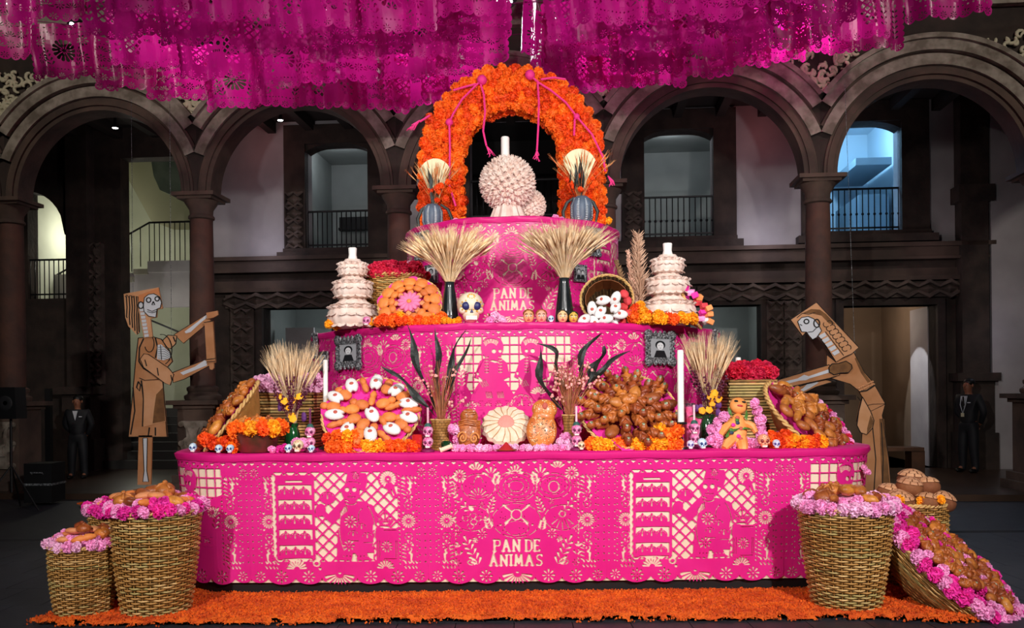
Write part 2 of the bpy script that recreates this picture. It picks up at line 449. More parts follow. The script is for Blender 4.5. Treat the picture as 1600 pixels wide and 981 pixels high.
# stone pilaster where the guard stands
sg, zg = ws(1527, 735, OB - .3); m = MB()
m.box(sg-.35, sg+.35, -.1, .35, STEP, .75).box(sg-.3, sg+.3, -.05, .35, .75, 1.7).box(sg-.38, sg+.38, -.14, .35, 1.7, 1.85).box(sg-.24, sg+.24, 0, .35, 1.85, 5.0).box(sg-.32, sg+.32, -.1, .35, 5.0, 5.3).box(sg-.25, sg+.25, 0, .35, 5.3, 7.2)
struct(place(m, 'trim_%d' % TRN[0], STONE_D, 0, OB - .3, 0, smooth=False), 'dark stone pilaster behind the guard in the suit'); TRN[0] += 1
sg, zg = ws(122, 735, OB - .3); m = MB()
m.box(sg-.4, sg+.4, -.1, .35, STEP, .7).box(sg-.3, sg+.3, -.05, .35, .7, 1.6).box(sg-.42, sg+.42, -.16, .35, 1.6, 1.75).box(sg-.22, sg+.22, 0, .35, 1.75, 7.0)
struct(place(m, 'trim_%d' % TRN[0], STONE_D, 0, OB - .3, 0, smooth=False), 'dark stone pilaster behind the guard in the jumper'); TRN[0] += 1
# side wall at far right of the arcade
s0 = ws(1548, 400, OB - .5)[0]
struct(place(MB().box(s0 + .1, s0 + 4, 0, .2, 0, 7.2), 'wall_right', PLASTER, 0, OB - .3, 0, smooth=False))
# railings: one thing each, every bar a part
def railing(key, label, n, h, knob=False, off=OB + .08):
    s0, s1, z0, z1 = H[key]; t = thing('balcony_railing', label, 'railing', wl((s0+s1)/2, off, z0), RZ, 'window railings')
    L_ = (s1 - s0); MB().box(-L_/2, L_/2, -.03, .03, h-.03, h).obj('top_rail', IRON, t, smooth=False)
    MB().box(-L_/2, L_/2, -.02, .02, .08, .11).obj('bottom_rail', IRON, t, smooth=False)
    m = MB().tube([(0,0,0),(0,0,h)], .011, 6)
    if knob: m.blob((0,0,h*.42), (.028,.028,.03), 6, 4)
    me = m.mesh('bar', IRON, True)
    for i in range(n + 1): put('bar', me, t, (-L_/2 + L_*i/n, 0, 0))
railing('win2', 'black iron railing in the window left of the flower arch', 13, .78)
railing('win3', 'black iron railing seen through the flower arch', 14, .8)
railing('win4', 'black iron railing in the grey window right of the flower arch', 12, .82, True)
railing('win5', 'black iron railing in the blue-lit window', 12, .85, True)
railing('niche', 'black iron railing in the small arched opening at far left', 8, .82)
# rooms behind the openings
def room(s0, s1, z0, z1, depth, m_, name, off=OB + .35):
    m = MB(); m.box(s0-.15, s0-.05, 0, depth, z0, z1).box(s1+.05, s1+.15, 0, depth, z0, z1).box(s0-.15, s1+.15, depth, depth+.1, z0, z1)
    m.box(s0-.15, s1+.15, 0, depth, z1, z1+.1).box(s0-.15, s1+.15, 0, depth, z0-.1, z0)
    return struct(place(m, name, m_, 0, off, 0, smooth=False))
def rlight(s, off, z, p, col, rad=.15): return point('room_lamp', wl(s, off, z), p, rad, col)
h = H['win2']; room(h[0]-.3, h[1]+.4, h[2]-.02, h[3]+.35, 2.6, GREYW, 'wall_room_a'); rlight((h[0]+h[1])/2 - .3, OB+1.2, h[3]+.2, 13, (.8,.85,.9))
tag(MB().box(-.42,.42,-.1,.1,0,.06).box(-.4,.4,-.08,.08,.06,.3).obj('wall_screen', IRON, None, wl(h[0]+.32, OB+2.7, h[2]+.85), RZ, smooth=False), 'black flat panel on the grey wall behind the left balcony window', 'screen')
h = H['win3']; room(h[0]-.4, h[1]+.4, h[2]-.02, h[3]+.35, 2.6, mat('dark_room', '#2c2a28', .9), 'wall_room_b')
h = H['win4']; room(h[0]-.4, h[1]+.6, h[2]-.02, h[3]+.35, 2.6, GREYW, 'wall_room_c'); rlight((h[0]+h[1])/2, OB+1.3, h[3]+.25, 17, (.8,.86,.92))
h = H['win5']; BL = mat('blue_lit_plaster', '#c9d3da', .8); room(h[0]-1.2, h[1]+.5, h[2]-.6, h[3]+.8, 3.4, BL, 'wall_room_d')
rlight(h[0]+.55, OB+1.6, h[3]+.45, 150, (.32,.66,1)); 
m = MB().box(h[0]-1.1, h[0]+.5, 2.2, 3.3, h[2]-.5, h[2]+1.25).box(h[0]-1.1, h[0]+.62, 2.0, 3.3, h[2]+.75, h[2]+1.25).box(h[0]-1.1, h[0]+.5, 1.8, 3.3, h[3]-.25, h[3]+.7).box(h[1]-.2, h[1]+.4, 1.5, 3.3, h[2]-.5, h[2]+1.1).box(h[1]-.32, h[1]+.4, 1.3, 3.3, h[3]-.4, h[3]-.25)
struct(place(m, 'wall_room_d_step', mat('blue_grey_block', '#8d9ba4', .8), 0, OB+.35, 0, smooth=False))
h = H['door2']; room(h[0]-.2, h[1]+1.2, STEP, h[3]+.3, 2.4, GREYW, 'wall_room_e'); rlight(h[0]+1.0, OB+1.5, h[3]-.1, 10, (.8,.87,.9))
struct(place(MB().box(h[0], h[0]+.62, 1.3, 1.36, STEP, h[3]-.3), 'wall_partition', PLASTER, 0, OB, 0, smooth=False))
h = H['door4']; room(h[0]-.8, h[1]+.2, STEP, h[3]+.3, 2.4, GREYW, 'wall_room_f'); rlight(h[0]+.3, OB+1.6, h[3]-.1, 9, (.85,.9,.9))
h = H['door5']; BRW = mat('brown_plaster', '#8d7763', .85, var='#7c6855', vscale=1); room(h[0]-.3, h[1]+.02, STEP, h[3]+.3, 3.0, BRW, 'wall_room_g'); rlight(h[0]+.7, OB+1.6, h[3]+.1, 26, (1,.85,.7))
s_, z_ = ws(1462, 600, OB+.5)
struct(place(MB().box(h[1]-.02, h[1]+.06, .36, 1.3, STEP, h[3]), 'wall_jamb', PLASTER, 0, OB, 0, smooth=False))
spot('side_lamp', wl(h[0]+.2, OB+.55, h[3]-.1), wl(h[1], OB+.85, 1.5), 120, 44, .15, .02, (.9,.95,1))
# staircase behind the left opening
h = H['stair']; S0, S1 = h[0] - 2.6, h[1] + .5
m = MB(); m.box(S0, S1, 4.2, 4.3, 0, 8.2).box(S0-.1, S0, 0, 4.2, 0, 8.2).box(S1, S1+.1, 0, 4.2, 0, 8.2).box(S0, S1, 0, 4.2, 8.1, 8.2).box(S0, S1, 0, 4.2, 0, .1)
struct(place(m, 'wall_stairwell', CREAMW, 0, OB+.35, 0, smooth=False))
zl = ws(250, 408, OB+1.9)[1]; sl = ws(232, 408, OB+1.9)[0]
m = MB().box(sl, S1, 1.5, 4.2, zl-.25, zl)
zb = ws(250, 480, OB+1.9)[1]
m.box(S0, S1, 1.55, 1.7, zb, zl-.25)
struct(place(m, 'wall_landing', PLASTER, 0, OB+.35, 0, smooth=False))
TREAD = mat('step_stone', '#8f8a7c', .8)
for k in range(8):
    place(MB().box(sl-.33*(k+1), sl-.33*k, 1.5, 2.7, zl-.17*(k+1)-.12, zl-.17*(k+1)), 'stair_tread', TREAD, 0, OB+.35, 0, smooth=False)['kind'] = 'structure'
# sloping soffits of the upper flight; shade is put into the cream one's colour
def wpoly0(pts, off): return [ws(x, y, off) for x, y in reversed(pts)]
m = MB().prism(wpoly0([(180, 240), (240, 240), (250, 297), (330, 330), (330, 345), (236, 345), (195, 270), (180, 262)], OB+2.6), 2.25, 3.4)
struct(place(m, 'ceiling_soffit', mat('shaded_cream_plaster', '#9c997c', .9), 0, OB+.35, 0, smooth=False))
def wpoly(pts, off): return [ws(x, y, off) for x, y in reversed(pts)]
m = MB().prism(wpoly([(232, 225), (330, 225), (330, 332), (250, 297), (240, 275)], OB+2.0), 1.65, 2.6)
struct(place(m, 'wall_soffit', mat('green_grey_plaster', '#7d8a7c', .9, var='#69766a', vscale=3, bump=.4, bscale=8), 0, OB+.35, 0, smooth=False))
rt = thing('stair_railing', 'black iron railing along the staircase landing', 'railing', wl(sl, OB+1.95, zl), RZ)
rl = ws(313, 408, OB+1.9)[0] - sl + .1
MB().box(0, rl, -.02, .02, .86, .9).tube([(0,0,.88),(-2.4,0,.88-1.24)], .022, 6).obj('handrail', IRON, rt, smooth=False)
bme = MB().tube([(0,0,0),(0,0,.88)], .011, 6).mesh('bar', IRON, True)
for i in range(12): put('bar', bme, rt, (rl*i/11, 0, 0))
for i in range(1, 12): put('bar', bme, rt, (-.21*i, 0, -.108*i))
MB().box(0, rl, -.03, .05, -.06, 0).obj('bottom_rail', IRON, rt, smooth=False)
MB().tube([wl(*ws(230, 498, OB+1.6)[:1], OB+1.6, ws(230, 498, OB+1.6)[1]) - rt.location, wl(ws(316, 534, OB+1.6)[0], OB+1.6, ws(316, 534, OB+1.6)[1]) - rt.location], .02, 6).obj('lower_handrail', IRON, rt, rot=(0, 0, -ANG))
# lower flight climbing from the arcade floor
for k in range(7):
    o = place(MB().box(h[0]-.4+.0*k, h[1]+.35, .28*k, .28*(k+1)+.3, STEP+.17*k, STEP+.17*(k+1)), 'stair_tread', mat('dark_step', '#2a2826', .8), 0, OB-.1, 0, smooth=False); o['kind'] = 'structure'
rlight((h[0]+h[1])/2 - .2, OB+2.6, zl+2.3, 120, (1,.99,.86)); rlight(h[0]-.2, OB+1.2, 2.7, 45, (1,.99,.86)); rlight(h[0]-1.8, OB+2.2, zl+.6, 60, (1,.99,.86))
# arcade washes: purple-white light on the plaster between the arches; red ones added as pink bounce
for (px, py, p, col, of_) in ((405, 395, 11, (.84,.8,1), .75), (1205, 370, 15, (.84,.82,1), .75), (1470, 400, 4, (.9,.75,.8), .8), (840, 420, 8, (.8,.72,.9), 1.2), (396, 215, 4, (1,.25,.25), .9), (1195, 195, 5, (1,.25,.25), .9), (1570, 520, 3, (.8,.8,1), 1.0)):
    s_, z_ = ws(px, py, OB - of_); point('wash_light', wl(s_, OB - of_, z_), p, .2, col)
# courtyard wash onto the arches from lamps on the roof edge, and two small downlights in the vaults
spot('facade_light_a', (-7.5, 6.0, 8.5), (-6.5, 14.5, 5.2), 700, 60, .8, .3, (1,.93,.8))
spot('facade_light_b', (7.5, 5.0, 8.5), (6.0, 13.4, 5.0), 800, 60, .8, .3, (1,.93,.82))
# ------------------------------------------------------------------ cut paper
class Cut:
    def __init__(s, w_, h_, res=0.8):
        s.w, s.h, s.res = w_, h_, res
        s.xs = np.arange(0, w_ + res * .5, res); s.ys = np.arange(0, h_ + res * .5, res)
        s.P = np.ones((len(s.ys), len(s.xs)), np.float32) * -1
    def win(s, x0, x1, y0, y1):
        pad = 2.5
        i0 = max(0, int((x0 - pad) / s.res)); i1 = min(len(s.xs), int((x1 + pad) / s.res) + 2)
        j0 = max(0, int((y0 - pad) / s.res)); j1 = min(len(s.ys), int((y1 + pad) / s.res) + 2)
        if i0 >= i1 or j0 >= j1: return None
        X, Y = np.meshgrid(s.xs[i0:i1], s.ys[j0:j1]); return (slice(j0, j1), slice(i0, i1)), X, Y
    def _op(s, k, d, paper):
        s.P[k] = np.maximum(s.P[k], -d) if paper else np.minimum(s.P[k], d)
    def ell(s, cx, cy, rx, ry=None, paper=False, ang=0):
        ry = rx if ry is None else ry; rx, ry = max(.85, rx), max(.85, ry); m = max(rx, ry); q = s.win(cx-m, cx+m, cy-m, cy+m)
        if q is None: return
        k, X, Y = q; c, n_ = math.cos(ang), math.sin(ang); x = (X-cx)*c + (Y-cy)*n_; y = -(X-cx)*n_ + (Y-cy)*c
        s._op(k, (np.sqrt((x/rx)**2 + (y/ry)**2) - 1) * min(rx, ry), paper)
    def tear(s, x0, y0, x1, y1, r0, r1=None, paper=False):
        r1 = r0 if r1 is None else r1; r0, r1 = (r0, r1) if paper else (max(.45, r0), max(.68, r1)); m = max(r0, r1); q = s.win(min(x0,x1)-m, max(x0,x1)+m, min(y0,y1)-m, max(y0,y1)+m)
        if q is None: return
        k, X, Y = q; dx, dy = x1-x0, y1-y0; L2 = dx*dx + dy*dy + 1e-9
        t = np.clip(((X-x0)*dx + (Y-y0)*dy) / L2, 0, 1)
        s._op(k, np.hypot(X-x0-t*dx, Y-y0-t*dy) - (r0 + (r1-r0)*t), paper)
    def poly(s, pts, paper=False):
        xs_ = [p[0] for p in pts]; ys_ = [p[1] for p in pts]; q = s.win(min(xs_), max(xs_), min(ys_), max(ys_))
        if q is None: return
        k, X, Y = q; d = np.full(X.shape, 1e9); ins = np.zeros(X.shape, bool); n = len(pts)
        for i in range(n):
            (ax, ay), (bx, by) = pts[i], pts[(i+1) % n]; ex, ey = bx-ax, by-ay
            t = np.clip(((X-ax)*ex + (Y-ay)*ey) / (ex*ex+ey*ey+1e-9), 0, 1)
            d = np.minimum(d, np.hypot(X-ax-t*ex, Y-ay-t*ey))
            if ay != by:
                c = ((ay > Y) != (by > Y)) & (X < (bx-ax) * (Y-ay) / (by-ay) + ax); ins ^= c
        s._op(k, np.where(ins, -d, d), paper)
    def rect(s, x0, x1, y0, y1, paper=False): s.poly([(x0,y0),(x1,y0),(x1,y1),(x0,y1)], paper)
    def flower(s, cx, cy, r, n=8, dot=True, a0=0., wd=1.0, inner=.36):
        for i in range(n):
            a = a0 + 2*PI*i/n; c, q = math.cos(a), math.sin(a)
            s.tear(cx + c*r*inner, cy + q*r*inner, cx + c*r*.84, cy + q*r*.84, r*.05*wd, r*.15*wd)
        if dot: s.ell(cx, cy, r*.14)
    def fan(s, cx, cy, r, a0, a1, n, wd=1.0):
        for i in range(n):
            a = a0 + (a1-a0)*i/max(1, n-1)
            s.tear(cx + r*.3*math.cos(a), cy + r*.3*math.sin(a), cx + r*.9*math.cos(a), cy + r*.9*math.sin(a), r*.04*wd, r*.12*wd)
    def dash(s, cx, cy, rx, ry, n, th=.5, a0=0, a1=2*PI, fill=.7):
        for i in range(n):
            t0 = a0 + (a1-a0)*i/n; t1 = t0 + (a1-a0)/n*fill; p = [(cx + rx*math.cos(t), cy + ry*math.sin(t)) for t in (t0, (t0+t1)/2, t1)]
            s.tear(*p[0], *p[1], th); s.tear(*p[1], *p[2], th)
    def spray(s, x0, y0, x1, y1, n, L_, bend=0, wd=1.0):
        """leaves in pairs along a stem"""
        a = math.atan2(y1-y0, x1-x0)
        for i in range(n):
            t = i / max(1, n-1) * .85; x, y = x0+(x1-x0)*t, y0+(y1-y0)*t
            for sg in (-1, 1):
                b = a + sg*.75; s.tear(x + 1.2*math.cos(b), y + 1.2*math.sin(b), x + L_*math.cos(b)*(1-.3*t), y + L_*math.sin(b)*(1-.3*t), .5, 1.7*wd)
        s.tear(x1, y1, x1 + L_*.8*math.cos(a), y1 + L_*.8*math.sin(a), .5, 1.7*wd)
    GL = {'P': [(0,0,0,1),(0,0,.6,0),(.6,0,.75,.12),(.75,.12,.75,.38),(.75,.38,.6,.5),(.6,.5,0,.5),(-.18,1,.2,1),(-.18,0,.0,0)],
          'A': [(.4,0,0,1),(.4,0,.85,1),(.2,.62,.65,.62),(-.15,1,.2,1),(.65,1,1.0,1)],
          'N': [(0,0,0,1),(0,0,.75,1),(.75,0,.75,1),(-.15,1,.18,1),(.58,0,.92,0)],
          'D': [(0,0,0,1),(0,0,.5,0),(.5,0,.75,.25),(.75,.25,.75,.75),(.75,.75,.5,1),(.5,1,0,1),(-.15,0,0,0),(-.15,1,0,1)],
          'E': [(0,0,0,1),(0,0,.62,0),(0,.5,.5,.5),(0,1,.65,1),(.62,0,.62,.15),(.65,1,.65,.84),(-.15,0,0,0),(-.15,1,0,1)],
          'I': [(0,0,0,1),(-.18,0,.18,0),(-.18,1,.18,1)], 'M': [(0,1,.1,0),(.1,0,.45,.8),(.45,.8,.8,0),(.8,0,.9,1),(-.15,1,.15,1),(.75,1,1.05,1)],
          'S': [(.7,.15,.5,0),(.5,0,.2,0),(.2,0,0,.18),(0,.18,.1,.42),(.1,.42,.6,.58),(.6,.58,.72,.8),(.72,.8,.5,1),(.5,1,.2,1),(.2,1,0,.85),(.7,.15,.7,.0),(0,.85,0,1)]}
    def text(s, word, x, y, h_, wl_, th, gap=.5):
        for ch in word:
            if ch == ' ': x += wl_ * .35; continue
            g = s.GL[ch.replace('Á', 'A')]
            for (a, b, c, d) in g: s.tear(x + a*wl_, y + b*h_, x + c*wl_, y + d*h_, th if abs(b-d) > .3 else th*.7)
            if ch == 'Á': s.tear(x + .4*wl_, y - h_*.12, x + .6*wl_, y - h_*.32, th*.7)
            x += (max(max(q[0], q[2]) for q in g) + gap) * wl_
    def ornament(s, cx, mir):
        """upright border ornament: wheel in the middle, leaf curls above and below, toothed edge"""
        q = mir
        s.flower(cx, 105, 12, 16, wd=.8); 
        for yy in (80, 130):
            s.dash(cx, yy, 6, 6, 5, .7); s.ell(cx, yy, 1.7)
        for yy, sg in ((92, 1), (118, -1)):
            for xx in (-8, 8): s.poly([(cx+xx-2.5, yy), (cx+xx, yy-2.5), (cx+xx+2.5, yy), (cx+xx, yy+2.5)])
        for yy, sg in ((52, -1), (158, 1)):
            s.tear(cx - 4*q, yy, cx - 3*q, yy + 14*sg, 2.2, .6); s.tear(cx - 5*q, yy - 8*sg, cx - 1*q, yy - 2*sg, .6, 1.9)
            for k in range(5): s.tear(cx + 4*q, yy - 12 + k*6, cx + 10*q, yy - 15 + k*6, .5, 1.3)
            s.ell(cx - 6*q, yy - 16*sg, 1.6)
        for k in range(22):
            yy = 32 + k*6.6; s.poly([(cx + 13*q, yy), (cx + 16.5*q, yy + 1.5), (cx + 13*q, yy + 4.5)])
        for k in range(16): s.ell(cx - 13*q, 36 + k*9, 1.3)
        for yy in (66, 144):
            for k in range(7): s.tear(cx + 3*math.cos(k*.9), yy + 3*math.sin(k*.9), cx + 7*math.cos(k*.9), yy + 7*math.sin(k*.9), .5, 1.2)
        for yy in (34, 42, 168, 176):
            for xx in (-8, -2, 4, 9): s.tear(cx + xx, yy, cx + xx + 3, yy + 4, .6, 1.3)
    def frame(s):
        """sheet outline, scalloped hem, top row of triangles, side dots"""
        W_, hem = s.w, s.h - 12
        s.rect(-5, W_ + 5, -5, hem, True)
        xs_ = [0, 26, 70, 112, 168, 210, 254, 280]
        for i in range(7):
            x0, x1 = xs_[i] * W_/280, xs_[i+1] * W_/280; c = (x0+x1)/2; r = (x1-x0)/2
            s.ell(c, hem, r + (.6 if i in (0, 6) else 0), 11.5 if 0 < i < 6 else 9, True)
        k = 0; x = 6
        while x < W_:
            s.poly([(x-5, 12.5), (x+5, 12.5), (x, 17)]); s.ell(x + 9, 18, 1.9, 1.5); x += 18
        for c in (48, 91, 189, 232): s.flower(c * W_/280, hem - 1, 10.5, 8)
        for c in (14, 266): s.flower(c * W_/280, hem - 2, 8.5, 8, a0=.2)
        s.fan(140 * W_/280, hem - 5, 24, R(12), R(168), 9, .9); s.ell(140 * W_/280, hem - 6, 2.6, 1.5)
        for c in (8.5, W_ - 8.5): s.flower(c, 28, 7.5, 8)
        for k in range(13):
            for c in (4, 13, W_ - 13, W_ - 4): s.poly([(c-1.8, 38 + k*11), (c, 36.4 + k*11), (c+1.8, 38 + k*11), (c, 39.6 + k*11)])
        s.ornament(30, 1); s.ornament(W_ - 30, -1)
    def mesh2d(s):
        P, r = s.P, s.res; pos = P > 0; ny, nx = P.shape
        full = pos[:-1,:-1] & pos[1:,:-1] & pos[1:,1:] & pos[:-1,1:]; anyp = pos[:-1,:-1] | pos[1:,:-1] | pos[1:,1:] | pos[:-1,1:]
        V = []; Fs = []; free = full.copy(); nv = 0
        for b in (8, 4, 2, 1):
            hy, hx_ = (free.shape[0] // b) * b, (free.shape[1] // b) * b
            blk = free[:hy, :hx_].reshape(hy//b, b, hx_//b, b).all(axis=(1, 3)); J, I = np.nonzero(blk)
            x0, y0 = I*b*r, J*b*r; q = np.stack([np.stack([x0, y0], 1), np.stack([x0, y0+b*r], 1), np.stack([x0+b*r, y0+b*r], 1), np.stack([x0+b*r, y0], 1)], 1).reshape(-1, 2)
            V.append(q); idx = np.arange(len(I)*4).reshape(-1, 4) + nv; Fs += idx.tolist(); nv += len(I)*4
            up = np.repeat(np.repeat(blk, b, 0), b, 1); free[:hy, :hx_] &= ~up
        J, I = np.nonzero(anyp & ~full); ev = []
        for j, i in zip(J.tolist(), I.tolist()):
            c = ((i, j, P[j,i]), (i, j+1, P[j+1,i]), (i+1, j+1, P[j+1,i+1]), (i+1, j, P[j,i+1])); pl = []
            for k in range(4):
                a, b = c[k], c[(k+1) % 4]
                if a[2] > 0: pl.append((a[0]*r, a[1]*r))
                if (a[2] > 0) != (b[2] > 0):
                    t = a[2] / (a[2] - b[2]); pl.append(((a[0] + (b[0]-a[0])*t)*r, (a[1] + (b[1]-a[1])*t)*r))
            if len(pl) >= 3:
                Fs.append(list(range(nv, nv + len(pl)))); ev += pl; nv += len(pl)
        V.append(np.array(ev).reshape(-1, 2)); return np.concatenate(V), Fs
PW, PH = 280, 206
def bread(cut, cx, cy, rx, ry, kind):
    cut.dash(cx, cy, rx, ry, 11, .72, fill=.78)
    if kind == 0: cut.dash(cx, cy - ry*.1, rx*.28, ry*.7, 5, .7, -PI*.9, -.1); cut.fan(cx, cy + ry*.9, ry*.9, R(200), R(340), 7, .5); cut.ell(cx, cy-ry*.8, 2.2)
    if kind == 1:
        for rr in (.35, .6, .85): cut.dash(cx, cy, rx*rr, ry*rr, int(12*rr)+7, .7)
    if kind == 2: cut.dash(cx, cy+1, 8, 9, 6, 1.0, fill=.75); cut.dash(cx, cy - 1, rx*.8, ry*.7, 10, .65)
    if kind == 3:
        cut.ell(cx, cy-ry*.75, 3.6)
        for xx, yy in ((-10, 0), (10, 0), (3, 6), (-2, 12), (2, -4)): cut.dash(cx+xx, cy+yy, 5, 4.5, 4, .7)
    if kind == 4:
        cut.dash(cx, cy-ry*.35, 8, 8, 7, 1.1, fill=.8)
        for sx in (-1, 1): cut.tear(cx+sx*8, cy-ry*.35-5, cx+sx*17, cy-ry*.35-12, 1.0, 1.8); cut.tear(cx+sx*8, cy-ry*.3+4, cx+sx*17, cy+4, 1.0, 2.2); cut.ell(cx+sx*20, cy-ry*.35-15, 2); cut.ell(cx+sx*25, cy+7, 1.8)
        cut.dash(cx, cy+ry*.45, rx*.5, ry*.42, 9, .7)
    if kind == 5: cut.dash(cx, cy-ry*.3, 5, 4.5, 6, .9, fill=.8); cut.fan(cx, cy-ry*.2, ry*1.2, R(40), R(140), 5, .35)
    rnd = random.Random(int(cx*7 + cy))
    for k in range(16):
        a, q = rnd.uniform(0, 2*PI), rnd.uniform(.3, .85); cut.ell(cx + rx*q*math.cos(a), cy + ry*q*math.sin(a), .95)
def center_sheet():
    c = Cut(PW, PH); c.frame()
    X = lambda x: x/4.088 - 15; Y = lambda y: y/4.088 - 18
    for (x, y, r, n) in ((270,215,11,12),(985,200,11,12),(245,295,6,6),(1015,275,6,6),(410,400,5,6),(855,385,5,6),(250,580,7,6),(410,592,8,8),(855,590,8,8),(360,630,5,6),(905,625,6,6),(1020,562,6,6),(250,780,6,6),(1010,780,6,6)):
        c.flower(X(x), Y(y), r, n)
    c.fan(X(622), Y(205), 14, R(190), R(350), 7)
    for x, y, a, b in ((470,215,200,340),(785,215,200,340),(375,190,220,320),(895,180,220,320)): c.fan(X(x), Y(y), 14, R(a), R(b), 5, 1.1)
    for (x0,y0,x1,y1) in ((330,440,240,340),(455,455,480,375),(490,275,510,215),(940,440,1020,345),(800,455,770,375),(760,275,745,215),(465,560,440,500),(790,570,800,515)): c.spray(X(x0), Y(y0), X(x1), Y(y1), 4, 7)
    for (x, y, rx, ry, k) in ((390,285,26,20,0),(630,285,33,24,1),(870,285,27,20,2),(345,490,28,20,3),(630,505,38,27,4),(925,490,28,20,5)): bread(c, X(x), Y(y), rx, ry, k)
    for sx in (-1, 1):
        xc = X(638); c.spray(xc + sx*62, Y(790), xc + sx*80, Y(640), 5, 11, wd=1.25); c.spray(xc + sx*92, Y(730), xc + sx*94, Y(670), 2, 7)
        c.dash(xc + sx*72, Y(775), 7, 4, 4, 1.0); c.flower(xc + sx*66, Y(632), 5, 6)
    c.text('PAN DE', X(488), Y(630), 18, 11.6, 1.9, .42); c.text('ÁNIMAS', X(462), Y(727), 17, 11.6, 1.9, .42)
    return c.mesh2d()
def dome(c, x, y, r):
    c.ell(x, y, r, r*.8, True); c.rect(x-r, x+r, y, y+2.5, True)
    c.tear(x, y-r*.5, x, y+r*.1, .6, 1.3); c.dash(x, y+r*.1, r*.75, r*.75, 4, .55, -PI*.95, -PI*.05, .6); c.ell(x, y-r*.95, 1.7, 1.7, True)
def lattice(c, x0, x1, y0, y1, p, th, diag=True):
    if diag:
        k = -int((y1-y0)/p) - 1
        while x0 + k*p < x1 + (y1-y0):
            for sg in (1, -1):
                xa = x0 + k*p if sg > 0 else x0 + k*p
                t0, t1 = 0, y1-y0
                a = (xa, y0, xa + (y1-y0), y1) if sg > 0 else (xa, y0, xa - (y1-y0), y1)
                xs0, xs1 = sorted((a[0], a[2]))
                if xs1 < x0 or xs0 > x1: continue
                def clipx(x, y, X2, Y2):
                    for lim, f in ((x0, max), (x1, min)):
                        pass
                    pts = []
                    for tt in (0, 1):
                        xx = x + (X2-x)*tt
                        cl = min(max(xx, x0), x1); t = (cl-x)/(X2-x); pts.append((cl, y + (Y2-y)*t))
                    return pts
                (ax, ay), (bx, by) = clipx(*a)
                if abs(ax-bx) > .5: c.tear(ax, ay, bx, by, th, th, True)
            k += 1
    else:
        x = x0
        while x < x1: c.tear(x, y0, x, y1, th, th, True); x += p
        y = y0
        while y < y1: c.tear(x0, y, x1, y, th, th, True); y += p
